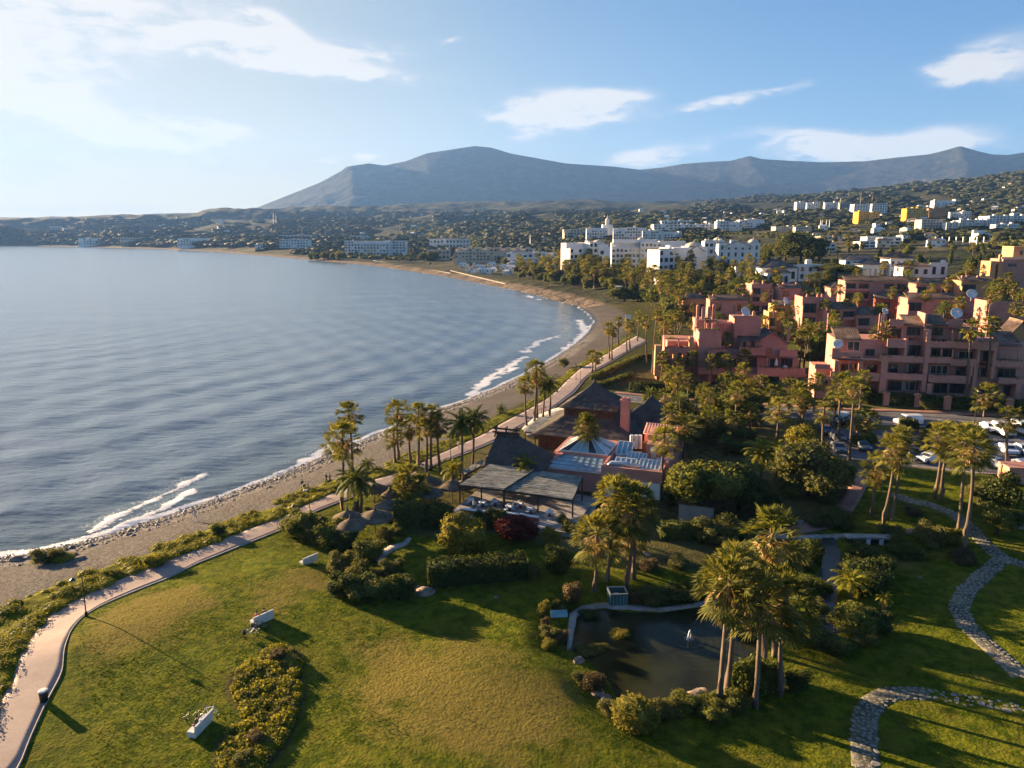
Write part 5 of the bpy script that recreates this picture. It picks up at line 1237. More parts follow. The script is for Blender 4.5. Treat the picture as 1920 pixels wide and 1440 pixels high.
for i, (a, b, t, bt, m_, rf, fl, lb) in enumerate([(1330, 1402, 562, 612, M_pink, 'slope', 2, 'tile roofed pink house seen over the chimneys of the stepped block'), (1496, 1530, 588, 640, M_pink, None, 3, 'narrow pink house between two groups of courtyard palms'), (1548, 1604, 578, 640, M_pink, 'slope', 3, 'pink house under a tiled slope at the seaward end of the long block'), (1604, 1662, 590, 640, M_pink, 'hip', 2, 'pink house with a hipped tile roof behind the first balconies'), (1700, 1768, 582, 612, M_pink, 'hip', 2, 'hip roofed pink house directly behind the two grey tiled roofs'), (1376, 1424, 548, 585, M_pinkdark, 'hip', 2, 'brick red house under a hipped roof below the gabled hotel'),
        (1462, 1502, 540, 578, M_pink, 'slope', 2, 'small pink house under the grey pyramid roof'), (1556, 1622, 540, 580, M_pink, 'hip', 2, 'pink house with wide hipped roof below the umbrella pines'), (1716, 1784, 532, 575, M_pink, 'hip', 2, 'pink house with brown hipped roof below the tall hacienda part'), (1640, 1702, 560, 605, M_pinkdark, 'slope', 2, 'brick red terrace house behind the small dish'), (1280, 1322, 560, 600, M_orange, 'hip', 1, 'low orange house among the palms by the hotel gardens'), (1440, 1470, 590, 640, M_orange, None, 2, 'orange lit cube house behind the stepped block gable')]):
    pink_house(a, b, t, bt, (4, 10, -4, 7)[i % 4], lb, fl, 8, m_, rf, ch=((a+b)//2,) if i % 2 else (a+6, b-10))

# ---- general block with floors of windows, balcony bands and piers
def block(px0, px1, pt, pb, r, yaw, label, floors, bays, m, depth=14, name='apartment_block', cat='building', bands=True, piers=True, top=None, glass=None, group=None, wfrac=.62, band_m=None, setback=0, irregular=True):
    o = hit((px0+px1)/2, pb+1.5)
    if o is None: o = at_range((px0+px1)/2, r)
    r = math.hypot(o[0], o[1])
    f = Frame(np.array([o[0], o[1], o[2]-.5]), R(yaw), name, label, cat, group)
    u0, u1, z0, z1 = f.rect(px0, px1, pt, pb, 0); depth = max(depth, (u1-u0)*.3); rg = random.Random(int(px0*7+pt))
    fh = (z1-z0)/floors; bw = (u1-u0)/bays; wm = None
    seg = [0]                                            # the front is broken into stretches of unequal height and depth
    while seg[-1] < bays: seg.append(min(bays, seg[-1]+(rg.choice((2, 3, 4)) if irregular else bays)))
    so = [0]*bays; sh = [floors]*bays
    for a, b in zip(seg[:-1], seg[1:]):
        o_ = rg.choice((0, 0, 1.6, 3.2)) if irregular else 0; dr = rg.choice((0, 0, 1, 1)) if irregular and floors > 2 else 0
        for j in range(a, b): so[j] = o_; sh[j] = floors-dr
        zt = z1-dr*fh; x0, x1 = u0+a*bw, u0+b*bw
        f.lbox('wall', m, x0, x1-.01, 1.2+o_, depth, -6, zt); f.lbox('parapet', band_m or m, x0-.1, x1+.08, 1.1+o_, 1.5+o_, zt+.01, zt+.8); f.lbox('roof', M_greyw, x0+.02, x1-.03, 1.51+o_, depth-.02, zt+.005, zt+.03)
        if irregular and rg.random() < .7: q = rg.uniform(x0, max(x0+.1, x1-3)); f.lbox('stair_head', m, q, q+rg.uniform(2, 3.4), 4+o_, 7.5+o_, zt+.03, zt+rg.uniform(1.6, 2.8))
        if irregular and dr: f.lbox('terrace_wall', m, x0+.05, x1-.06, 5.5+o_, depth-.1, zt+.03, z1-.2)
    for k in range(floors):
        for j in range(bays):
            if k >= sh[j] or (irregular and rg.random() < .14): continue
            a = u0+j*bw+bw*(1-wfrac)/2; b_ = a+bw*wfrac; w0, w1 = z0+k*fh+fh*.22, z0+k*fh+fh*.82
            me = wm
            if wm is None: x = MB().box(0, bw*wfrac, 1.1, 1.21, 0, fh*.6).build('window', glass or M_glass, f.root); wm = x.data
            else: x = mesh_obj('window', wm, f.root)
            x.location = (a, so[j], w0); x.scale = (1, 1, rg.choice((1, 1, .75)) if irregular else 1)
        if bands:
            s_ = setback*k
            for a, b in zip(seg[:-1], seg[1:]):
                if k < sh[a]: f.lbox('balcony', band_m or m, max(u0+a*bw, u0+s_*.6)+.1, min(u0+b*bw, u1-s_*.6)-.1, so[a]+s_*.5, so[a]+1.199, z0+k*fh-.15, z0+k*fh+fh*.26)
    if piers:
        for j in seg: jj = min(j, bays-1); f.lbox('pier', m, max(u0, u0+j*bw-.25), min(u1, u0+j*bw+.25), so[jj]+.12, so[jj]+1.19, z0-3, z0+sh[jj]*fh-.1)
    f.d = (u0, u1, z0, z1, fh, bw, depth); return f
def dome(f, px, pt, pb, off, rpx, m=None):
    """a small cupola on a square base"""
    u0, u1, z0, z1 = f.rect(px-rpx, px+rpx, pt, pb, off); r = (u1-u0)/2; c = ((u0+u1)/2, off+r); h = z1-z0
    b_ = f.lbox('cupola', m or M_white, u0, u1, off, off+2*r, z0-2, z0+h*.42)
    MB().lathe([(r*.98*math.cos(a), h*.42+h*.5*math.sin(a)) for a in np.linspace(0, 1.5, 7)], 14, (c[0], c[1], z0)).build('dome', M_cream, b_, smooth=True)
    MB().lathe([(.18, 0), (.22, .3), (.05, 1.4)], 6, (c[0], c[1], z0+h*.9)).build('finial', M_cream, b_)
W1 = block(1074, 1122, 455, 508, 520, -35, 'white stepped hotel wing with terraces catching the sun and a small dome', 5, 6, M_white, 16); dome(W1, 1131, 448, 466, 10, 10)
W1.box('wall', M_white, 1112, 1147, 463, None, 6, 14); W1.window(1126, 1132, 470, 477, 5.95, 1)
W2 = block(1147, 1240, 455, 505, 545, 4, 'long white hotel range with rows of dark balconies between two domed wings', 5, 12, M_white, 16); W2.box('wall', M_white, 1150, 1232, 449, 456, 5, 8); dome(W2, 1203, 444, 456, 8, 8); W2.box('wall', M_white, 1236, 1285, 452, None, 14, 10)
W3 = block(1240, 1297, 468, 520, 430, -30, 'white terraced hotel wing stepping down towards the palms', 4, 6, M_white, 14, setback=1.5); W3.box('wall', M_white, 1262, 1326, 464, None, 8, 14); dome(W3, 1312, 453, 468, 12, 12); W3.gable(1290, 1322, 461, 472, 7.5, 6, M_greytile, M_white)
W4 = block(1322, 1358, 452, 480, 480, 0, 'small white domed wing in the gap behind the gabled hotel building', 2, 4, M_white, 12); dome(W4, 1349, 444, 456, 5, 9)
W5 = block(1347, 1425, 458, 510, 410, 10, 'big white gabled hotel building with blue shaded front and a dome at its corner', 4, 6, M_white, 18, piers=False, bands=False, wfrac=.3, irregular=False); dome(W5, 1414, 447, 462, 6, 11); W5.gable(1356, 1412, 451, 464, .6, 14, M_greytile, M_white); W5.box('wall', M_white, 1370, 1378, 450, 462, 6, 4)
block(1258, 1283, 530, 553, 330, 8, 'white beach house with a grey hipped roof among the palms', 2, 3, M_white, 9, bands=False, piers=False, name='house', irregular=False).hip(-6, 6, 0, 11, 6, 9, M_greytile)
# the hacienda and villas in the middle distance
def villa(px0, px1, pt, pb, r, yaw, label, floors=1, bays=3, m=None, roof=None, rh=2.5, depth=10, rm=None, name='villa', group=None):
    f = block(px0, px1, pt, pb, r, yaw, label, floors, bays, m or M_white, depth, name=name, cat='house', bands=False, piers=False, wfrac=.4, group=group, irregular=False)
    u0, u1, z0, z1, *_ = f.d
    if roof == 'hip': f.hip(u0-.6, u1+.6, .5, depth+.8, z1+.72, z1+.72+rh, rm or M_greytile)
    return f
H = villa(1618, 1658, 499, 525, 330, 8, 'low white hacienda wing with arched windows and long grey roof', 1, 4, roof='hip', rh=3, depth=14)
villa(1670, 1713, 487, 522, 335, 6, 'tall middle part of the white hacienda under a brown pyramid roof', 2, 4, roof='hip', rh=3.2, depth=14, rm=M_tile)
villa(1694, 1745, 502, 533, 300, 8, 'white hacienda wing with blue shaded wall beside palms', 2, 3, roof='hip', rh=2, depth=12, rm=M_tile)
villa(1745, 1778, 496, 520, 320, 8, 'small white hacienda end with a turret chimney', 1, 2, depth=10).chimney(1766, 1774, 489, 500, 4, M_white)
villa(1586, 1660, 489, 497, 380, 5, 'long grey roofed range behind the hacienda', 1, 6, roof='hip', rh=2.6, depth=12)
villa(1432, 1496, 505, 528, 300, 6, 'wide white house under a big grey pyramid roof', 1, 4, roof='hip', rh=4.6, depth=20)
villa(1440, 1482, 514, 535, 285, 6, 'lower white house front with brown roof before the pyramid roof', 1, 3, roof='hip', rh=2.2, depth=9, rm=M_tile)
villa(1498, 1543, 498, 526, 305, 6, 'white cube house with a bluish shaded front and small turret', 2, 3, depth=12).chimney(1512, 1522, 488, 499, 3, M_white)
villa(1380, 1404, 500, 520, 330, 0, 'round cornered white house peeping out between palm crowns', 1, 2, depth=9, roof='hip', rh=1.6)
villa(1405, 1440, 520, 538, 290, 4, 'little white pool house with a long flat roof edge', 1, 3, depth=8)
for i, (a, b, t, bt, r, lb, m) in enumerate([(1538, 1561, 443, 457, 640, 'unfinished brick and concrete villa above the dark tree mass', M_cream), (1544, 1567, 457, 472, 600, 'white cube villa just below the unfinished brick one', M_white), (1600, 1626, 444, 454, 680, 'brown fronted flat villa, first of the row on the green slope', M_ochre), (1626, 1655, 444, 456, 670, 'sunny white flat villa, second of the row on the green slope', M_white),
                                             (1656, 1691, 446, 459, 660, 'long white flat villa, last of the row on the green slope', M_white), (1613, 1642, 453, 465, 630, 'small white house under the row of flat villas', M_white), (1838, 1860, 431, 452, 640, 'white house of stacked terraces at the end of the post row', M_white)]):
    f = block(a, b, t, bt, r, -15, lb, 2 if i != 6 else 3, 3, m, 9, name='villa', cat='house', wfrac=.7, irregular=i == 6)
for k in range(8):
    a = 1753+k*13; q = hit(a, 459); z1 = z_at(q[0], q[1], 444); lb = ['first', 'second', 'third', 'fourth', 'fifth', 'sixth', 'seventh', 'last'][k]
    MB().box(-.35, .35, -.35, .35, -1, z1-q[2]).build('post', M_white, thing('pergola_post', f'{lb} white post from the villas in the row on the green slope', 'post', tuple(q), 0, 'row of white posts on the slope'))
# far buildings on the hill
for (a, b, t, bt, r, yaw, lb, fl, by, m) in [
    (1058, 1100, 430, 446, 1050, -10, 'rose tinted houses at the seaward end of the white hill village', 3, 7, M_cream), (1100, 1140, 427, 446, 1050, 0, 'white apartment row below the church tower of the hill village', 4, 8, M_white), (1150, 1212, 427, 450, 1000, 6, 'wide white apartment row in the middle of the hill village', 4, 12, M_white), (1205, 1245, 433, 450, 980, 6, 'white stepped row at the inland end of the hill village', 3, 8, M_white), (1246, 1279, 434, 448, 980, -8, 'last white house group of the hill village beside dark trees', 3, 6, M_white),
    (1226, 1345, 421, 431, 1250, 4, 'very long low white building with a flat roof edge on the hill', 2, 16, M_white), (1345, 1392, 415, 432, 1250, 0, 'white block joining the long low building on its inland side', 3, 8, M_white), (1390, 1436, 413, 427, 1260, 0, 'white row with rounded roofs at the inland end of the long building', 3, 8, M_white), (1240, 1300, 414, 421, 1350, 4, 'thin white upper row above the long low building', 1, 10, M_white),
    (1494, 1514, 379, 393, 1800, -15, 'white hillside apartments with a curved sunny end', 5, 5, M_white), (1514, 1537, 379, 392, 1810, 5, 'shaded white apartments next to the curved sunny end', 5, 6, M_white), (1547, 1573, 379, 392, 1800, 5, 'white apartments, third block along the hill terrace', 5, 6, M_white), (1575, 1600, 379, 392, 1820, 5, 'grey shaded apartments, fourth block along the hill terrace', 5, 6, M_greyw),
    (1602, 1634, 383, 399, 1500, -12, 'white stepped pyramid of flats with its face in the sun', 6, 6, M_white), (1635, 1664, 382, 402, 1520, 10, 'white stepped pyramid of flats in blue shade', 6, 6, M_white), (1612, 1652, 397, 416, 1350, -14, 'sunlit yellow block of flats, nearer the sea of the two yellow ones', 5, 9, M_yellow), (1704, 1744, 391, 415, 1280, -16, 'sunlit end of the big yellow block of flats', 6, 9, M_yellow), (1742, 1782, 390, 410, 1290, 14, 'brown shaded side of the big yellow block of flats', 5, 9, M_ochre),  # big yellow block's shaded side is painted ochre, its shade put into the colour
    (1752, 1792, 376, 388, 1650, 5, 'blue white flats with terraces above the yellow block', 3, 8, M_white), (1785, 1822, 397, 413, 1200, 8, 'white flats on the slope beside the brown shaded block', 4, 8, M_white), (1728, 1773, 412, 431, 1000, -10, 'cream stepped flats with a pyramid outline under the yellow block', 4, 8, M_cream), (1776, 1797, 418, 431, 1000, 0, 'small white flats with a pointed outline', 3, 4, M_white), (1800, 1866, 413, 427, 1050, 6, 'long white three storey row above the green field', 3, 14, M_white), (1855, 1935, 405, 419, 1250, 6, 'white villa group at the edge of the dark hill', 3, 12, M_white), (1867, 1915, 421, 433, 900, 6, 'white colonnaded house above the round green trees', 2, 10, M_white),
    (1455, 1497, 425, 433, 1150, -10, 'cream house cluster with red roofs in front of the bare brown slope', 2, 8, M_cream), (1492, 1522, 426, 435, 1130, 0, 'pale pink house cluster beside the cream one', 2, 6, M_cream), (1400, 1434, 411, 421, 1400, 0, 'white terrace just above the dark trees', 3, 7, M_white),
    (852, 998, 467, 490, 960, 10, 'long cream apartment block with gabled bays close to the beach', 4, 22, M_cream), (948, 1010, 475, 495, 800, 10, 'white modern house with black window strips beside the cream block', 2, 6, M_white), (1008, 1074, 474, 498, 760, 6, 'white modern block beside the hotel', 3, 9, M_white),
    (646, 728, 452, 478, 1330, 8, 'long white terraced apartments with a sunny upper edge', 5, 14, M_white), (722, 760, 452, 478, 1340, 8, 'white shaded end block of the long terraced apartments', 5, 6, M_white), (655, 690, 442, 450, 1500, 0, 'sunlit cream roofline above the terraced apartments', 1, 5, M_cream), (805, 838, 449, 466, 1250, 4, 'white house in trees left of the tall trees', 2, 5, M_white), (836, 880, 449, 466, 1230, 4, 'white villa group above the beige sheds', 2, 7, M_white), (800, 842, 469, 487, 1080, 6, 'beige two storey house in deep shade by the beach', 2, 6, M_cream),
    (490, 585, 441, 447, 2000, 3, 'very long low shed with a pale flat roof', 1, 14, M_white), (523, 578, 449, 464, 1650, 4, 'white blue house cluster behind the dark tree clump', 3, 10, M_white), (332, 408, 447, 461, 2500, 5, 'bluish white hotel with stepped roofline on the far shore', 4, 14, M_white), (146, 216, 447, 459, 3350, 4, 'pale grey hotel row on the farthest shore', 3, 14, M_white), (226, 272, 446, 458, 3300, 0, 'scattered white houses on the farthest shore, one lit pink', 2, 8, M_cream), (92, 112, 424, 432, 4200, 0, 'two pale tower blocks beyond the farthest shore', 4, 4, M_cream), (478, 492, 459, 466, 1900, 0, 'small white house alone on the far shore', 2, 3, M_white)]:
    f = block(a, b, t, bt, r, yaw, lb, fl, by, m, depth=max(10, (b-a)*r/1333*.35), setback=2.2 if 'pyramid' in lb else 0, piers=r < 1100, irregular='shed' not in lb and 'pyramid' not in lb)
    if 'gabled bays' in lb:
        u0, u1, z0, z1, fh, bw, dep = f.d
        for k in range(8): c = u0+(u1-u0)*(k+.5)/8; MB().prism([(c-3.2, 1.3), (c+3.2, 1.3), (c+3.2, 9), (c-3.2, 9)], z1, z1+2.4).build('roof_bay', M_cream, f.root)
q = hit(1139, 445); f = Frame(q, 0, 'church_tower', 'white church tower with a pointed cap rising from the hill village', 'tower'); u0, u1, z0, z1 = f.rect(1130, 1149, 421, 440, 0)
f.lbox('wall', M_white, u0, u1, 0, 14, -4, z1); u0, u1, z0, z1 = f.rect(1136, 1142.5, 412, 425, 4); f.lbox('belfry', M_white, u0, u1, 4, 4+u1-u0, z0, z1)
MB().lathe([((u1-u0)*.6, 0), ((u1-u0)*.5, 1), (.8, 3), (.15, 7)], 8, ((u0+u1)/2, 4+(u1-u0)/2, z1)).build('spire', M_white, f.root)
_hl = {}
HLM = [(40, 'near the two tower blocks'), (120, 'above the pale hotel row'), (200, 'behind the pale hotel row'), (280, 'before the bluish hotel'), (360, 'above the bluish hotel'), (440, 'between the bluish hotel and the long shed'), (510, 'by the radio masts'), (560, 'above the long low shed'), (610, 'at the grey pylons'), (690, 'above the terraced apartments'), (760, 'inland of the terraced apartments'), (830, 'above the villas in trees'), (880, 'below the lone bright hall'), (940, 'over the gabled cream block'), (1000, 'over the white modern houses'), (1050, 'by the rose tinted houses'), (1110, 'above the church tower'), (1160, 'inland of the church tower'), (1210, 'above the wide white row'), (1270, 'above the thin upper row'), (1330, 'above the long low building'), (1390, 'by the rounded white row'), (1440, 'over the cream cluster'), (1490, 'by the curved sunny flats'), (1540, 'under the hill terrace flats'), (1590, 'by the cranes'), (1640, 'by the pyramid flats'), (1690, 'between the yellow blocks'), (1740, 'by the big yellow block'), (1790, 'beside the brown shaded block'), (1840, 'above the three storey row'), (1900, 'by the greenhouses')]
def hlabel(lb, px, py, y0, y1):
    w_ = min(HLM, key=lambda l: abs(l[0]-px))[1]; t = (py-y0)/(y1-y0); h = 'high up' if t < .33 else 'low down' if t > .66 else 'midway'
    k = (lb, w_, h); n = _hl[k] = _hl.get(k, -1)+1
    return f"{['', 'second ', 'third ', 'fourth ', 'fifth ', 'sixth ', 'seventh '][min(n, 6)]}{lb} {h} {w_}"
# white cottages along the beach and small houses over the hills: one model, copied with its parts
def cottage(m, rm):
    t = thing('house', None, 'house'); MB().box(-5, 5, -4, 4, -3, 5).build('wall', m, t)
    r = MB(); r.v = [(-5.4, -4.4, 5.01), (5.4, -4.4, 5.01), (5.4, 4.4, 5.01), (-5.4, 4.4, 5.01), (-3, 0, 6.8), (3, 0, 6.8)]; r.f = [(0, 1, 5, 4), (1, 2, 5), (2, 3, 4, 5), (3, 0, 4), (3, 2, 1, 0)]; r.build('roof', rm, t)
    w0 = MB().box(0, 1.6, -4.08, -3.99, 0, 1.5).build('window', M_glass, t, (-3.8, 0, 2.8)); mesh_obj('window', w0.data, t, (2.2, 0, 2.8)); mesh_obj('window', w0.data, t, (-.8, 0, .2))
    MB().box(-5.5, -1, -5.6, -4, 2.2, 2.5).build('terrace', m, t)
    return t
COT = [cottage(M_white, M_white), cottage(M_white, M_tile), cottage(M_cream, M_tile), cottage(M_white, M_greytile)]
_first = [True]*4
def put_house(k, p, rz, s, label, group):
    src = COT[k]
    if _first[k]: t = src; _first[k] = False
    else:
        t = src.copy(); COL.objects.link(t)
        for c in list(src.children): d = c.copy(); COL.objects.link(d); d.parent = t
    t.location = p; t.rotation_euler.z = rz; t.scale = (s, s, s); tag(t, label, 'house', group)
rh = np.random.default_rng(21)
for i in range(26):
    px = rh.uniform(866, 1000); py = rh.uniform(498, 517)-(px-866)*.02; q = hit(px, py)
    if q is not None: put_house(0 if i % 4 else 3, tuple(q), R(-20+rh.uniform(-25, 25)), rh.uniform(.7, 1.05), hlabel('white beach cottage', px, py, 496, 517), 'white beach cottages')
spots = []
for (n, x0, x1, y0, y1, lb, gr, ks) in [(15, 0, 330, 424, 452, 'tiny pale house among the trees of the farthest shore', 'houses on the farthest shore', (1, 2, 0)), (14, 330, 640, 408, 446, 'tiny pale house on the wooded slopes below the long mountain', 'houses below the mountain', (1, 2, 0)), (16, 640, 1060, 402, 455, 'tiny pale house scattered in the dark valley trees', 'houses in the valley', (0, 1, 2)), (26, 1100, 1500, 396, 424, 'tiny white house on the hill above the white village', 'houses above the white village', (0, 0, 1, 3)),
                                        (24, 1480, 1920, 372, 425, 'tiny white house on the dark hillside around the yellow blocks', 'houses on the hillside', (0, 1, 3, 2)), (12, 1500, 1760, 425, 465, 'small house among bushes on the lower green slope', 'houses on the lower slope', (1, 0, 2)), (6, 1880, 1930, 340, 400, 'tiny house high on the dark hill', 'houses high on the hill', (2, 1))]:
    for i in range(n):
        px, py = rh.uniform(x0, x1), rh.uniform(y0, y1); q = hit(px, py)
        if q is None or coast_d(np.array([q[0]]), np.array([q[1]]))[0] < 60: continue
        put_house(ks[i % len(ks)], tuple(q), rh.uniform(-.7, .7), rh.uniform(.8, 1.25)*(1 if q[1] < 2200 else 1.7), hlabel(lb.split(' on the')[0].split(' among')[0].split(' scattered')[0].split(' high')[0], px, py, y0, y1), gr)
# a flat white industrial hall, grey greenhouse frames, masts
q = hit(874, 408); f = Frame(q, 0, 'warehouse', 'bright white slab roofed hall alone on the dark hillside', 'building'); u0, u1, z0, z1 = f.rect(864, 886, 404, 411, 0); f.lbox('wall', M_white, u0, u1, 0, 60, -5, 12); f.lbox('roof', M_white, u0-2, u1+2, -2, 62, 12.01, 14)
for (a, b, y) in ((1815, 1925, 388), (1822, 1925, 381), (1830, 1925, 374)):
    q = hit(a, y); k = thing('greenhouse', 'grey greenhouse row stepping up the dark hill, %s of three' % {388: 'lowest', 381: 'middle', 374: 'topmost'}[y], 'greenhouse', tuple(q), R(-6), 'greenhouses on the hill')
    L = (b-a)*q[1]/1333; MB().box(0, L, 0, 14, -6, 4).build('frame', M_greyw, k); rf = MB()
    for j in range(int(L/9)): rf.prism([(j*9, -1), (j*9+7, -1), (j*9+7, 15), (j*9, 15)], 4.01, 5.2)
    rf.build('roof_panels', M_greyw, k)
# ------------------------------------------------------------------ vegetation: where it stands
def PP(px, yb, yc, label, kind='fan', size=1.0, group='fan palms in the park', low=False, fat=None, name=None):
    q = hit(px, yb); return palm(q[0], q[1], z_at(q[0], q[1], yc), label, group, kind, size, low, q[2], fat, name=name or {'fan': 'fan_palm', 'feather': 'date_palm', 'yellow': 'queen_palm'}[kind])
G1 = 'seafront palms by the thatched parasols'
for a in [(640, 955, 818, 'shaggy fan palm nearest the waves, its whole side glowing with dry fronds', 'fan', 1.3), (662, 905, 772, 'tall slim fan palm just behind the shaggy seafront palm', 'fan', 1.15), (747, 862, 768, 'pale topped fan palm, first of the thick seafront clump', 'fan', 1.1), (741, 868, 815, 'short leaning fan palm low at the seaward foot of the clump', 'fan', .95),
          (770, 868, 795, 'mid height fan palm with dark crown inside the seafront clump', 'fan', .95), (784, 876, 770, 'tallest fan palm in the middle of the seafront clump', 'fan', 1.0), (799, 885, 800, 'lower fan palm in the middle of the seafront clump', 'fan', .9), (808, 882, 775, 'fan palm with a swept crown at the back of the seafront clump', 'fan', 1.0), (826, 885, 792, 'straight fan palm with hanging brown skirt at the inland end of the clump', 'fan', 1.0)]: PP(*a, group=G1)
for a in [(864, 892, 795, 'dark date palm beside the thatched terrace roof', 'feather', 1.0), (886, 884, 785, 'dark date palm with drooping fronds against the beach sand', 'feather', 1.05)]: PP(*a, group='dark date palms by the terrace')
PP(668, 960, 898, 'broad multi stemmed date palm between the first parasols', 'feather', 1.15, fat=True); PP(676, 962, 905, 'shorter stem leaning beside the broad date palm', 'feather', .8); PP(690, 880, 868, 'dark tufted yucca palm on the beach edge', 'feather', .5)
PP(770, 955, 895, 'stout yellow green fan palm with full skirt among the parasols', 'fan', 1.25, fat=True); PP(756, 958, 905, 'thin brown skirted fan palm touching the stout one', 'fan', .9); PP(787, 958, 905, 'slim stemmed fan palm on the other side of the stout one', 'fan', .8)
PP(849, 915, 880, 'little yellow queen palm by the terrace corner', 'yellow', 1.1); PP(940, 775, 768, 'low yucca palm on the beach strip', 'feather', .55)
G2 = 'palms beside the promenade bend'
for a in [(987, 800, 718, 'fan palm with drooping skirt at the promenade bend, nearest the sea', 'fan', .95), (1002, 792, 690, 'tall fan palm in the middle of the promenade bend group', 'fan', 1.1), (1007, 786, 705, 'fan palm tucked behind the tall one at the promenade bend', 'fan', 1.0), (1018, 784, 728, 'date palm on the deck edge with thick dark stem', 'feather', .85), (1030, 783, 718, 'date palm on the deck edge with arching fronds', 'feather', 1.0)]: PP(*a, group=G2)
fz = lambda x, y, z: flat_hit(x, y, z)
for a, lb, s in (((1093, 888, 790), 'tall thin fan palm growing up through the glass roofed restaurant', 1.0), ((1104, 892, 800), 'thick stemmed fan palm growing beside the thin one at the glass roof', 1.0), ((1243, 935, 818), 'dark fan palm with bare stem at the corner of the flat pink roof', 1.05), ((1277, 880, 795), 'sunlit fan palm behind the flat pink restaurant roof', 1.15), ((1262, 885, 772), 'fan palm crown rising over the restaurant back wall', .9)): PP(*a, lb, 'fan', s, 'palms around the restaurant')
PP(983, 925, 872, 'bright yellow queen palm poking through the terrace canopies', 'yellow', 1.05, 'palms around the restaurant')
G3 = 'big fan palms by the pond'
for a in [(1115, 1108, 1000, 'leftmost short fan palm behind the fish tank with orange fringe', 'fan', 1.2), (1138, 1090, 925, 'tall fan palm behind the fish tank, its crown under the terrace edge', 'fan', 1.3), (1173, 1104, 950, 'fan palm with the widest crown behind the fish tank', 'fan', 1.35), (1188, 1085, 935, 'fan palm just inland of the fish tank with a dark crown', 'fan', 1.2), (1180, 1070, 1000, 'low fan palm crown under the two taller ones at the fish tank', 'fan', 1.0),
          (1348, 1318, 1085, 'thin pale stemmed fan palm on the rocky pond point', 'fan', 1.3), (1363, 1303, 1060, 'darker stem fan palm right behind the thin pale one', 'fan', 1.2), (1416, 1328, 1120, 'fan palm with a flared foot standing alone on the grass by the pond', 'fan', 1.25), (1465, 1305, 1120, 'fan palm with peeling stem top, farthest inland at the pond', 'fan', 1.3), (1432, 1262, 1000, 'tallest fan palm of the pond group with the highest crown', 'fan', 1.4), (1452, 1230, 1090, 'fan palm with dark green crown hidden behind the pond group', 'fan', 1.1)]: PP(*a, group=G3)
G4 = 'palms round the stone path'
for a in [(1634, 968, 872, 'fan palm with brown leaning crown by the pink path', 'fan', 1.15), (1655, 985, 838, 'middle fan palm of the three by the pink path', 'fan', 1.2), (1672, 975, 822, 'darker stemmed fan palm of the three by the pink path', 'fan', 1.1), (1752, 935, 815, 'fan palm above the sunlit lawn edge with a pale stem', 'fan', 1.2), (1766, 940, 838, 'second fan palm above the sunlit lawn edge, dark stem', 'fan', 1.05), (1797, 1002, 825, 'pale stemmed fan palm beside the stone path with a wide skirt', 'fan', 1.35), (1806, 1036, 838, 'leaning fan palm beside the stone path with the darkest stem', 'fan', 1.25), (1888, 870, 782, 'thick fan palm between the parked cars and the pink kiosk', 'fan', 1.1), (1845, 782, 738, 'lone sunlit fan palm in front of the pink block hedge', 'fan', 1.25)]: PP(*a, group=G4)
G5 = 'palms along the car park'
for a in [(1457, 822, 765, 'fan palm with a broad sunny crown at the road junction', 'fan', 1.2), (1497, 800, 733, 'fan palm behind the road junction, high broad crown', 'fan', 1.1), (1504, 805, 745, 'fan palm crowded against the high broad one by the junction', 'fan', 1.0), (1543, 840, 770, 'palm with drooping fronds at the car park corner', 'fan', .95), (1573, 835, 718, 'tall fan palm with bright crown at the car park entrance', 'fan', 1.15), (1592, 862, 725, 'tall dark stemmed fan palm beside the bright one at the entrance', 'fan', 1.05), (1562, 800, 745, 'fan palm with loose crown near the road edge', 'fan', .9)]: PP(*a, group=G5)
G6 = 'palms between the restaurant and the pink block'
for a in [(1268, 765, 700, 'thin fan palm left of the road with a yellow skirt', 'fan', 1.0), (1291, 770, 712, 'fan palm with a crooked stem beside the thin one', 'fan', 1.0), (1318, 775, 730, 'leaning golden fan palm above the road hedge', 'fan', .95), (1328, 800, 742, 'bright fan palm among the dark shrubs', 'fan', 1.0), (1380, 808, 732, 'slim fan palm with hanging dry fronds in the middle of the garden', 'fan', 1.1), (1305, 790, 760, 'low fan palm over the kiosk garden', 'fan', .9), (1283, 840, 792, 'low fan palm with feathery stems behind the restaurant', 'feather', .9)]: PP(*a, group=G6)
PP(1425, 905, 848, 'bright lime green queen palm in deep garden shade', 'yellow', 1.7, 'queen palms'); PP(1452, 905, 845, 'second lime green queen palm beside the bright one', 'yellow', 1.2, 'queen palms'); PP(1593, 1120, 1092, 'small bright date palm on the stream bank', 'yellow', 1.0, 'queen palms'); PP(1657, 1148, 1122, 'tiny cordyline palm near the stream bank', 'yellow', .5, 'queen palms')
for i, (a, b, c) in enumerate([(1256, 705, 640), (1270, 712, 655), (1296, 722, 668), (1334, 728, 676), (1392, 742, 690), (1420, 770, 715), (1440, 790, 735), (1352, 770, 712), (1240, 720, 668), (1478, 772, 722), (1526, 772, 712), (1612, 770, 705)]):
    PP(a, b, c, 'slim tall fan palm '+['first at the orange balconies', 'second at the orange balconies', 'before the blank pink end wall', 'before the round pink balcony', 'under the pink gable', 'at the seaward side of the road hedge', 'by the garden steps', 'over the pepper tree', 'at the corner of the road hedge', 'left of the junction palms', 'before the narrow courtyard', 'before the tall narrow pier'][i], 'fan', .95, 'slim palms along the road hedge', True)
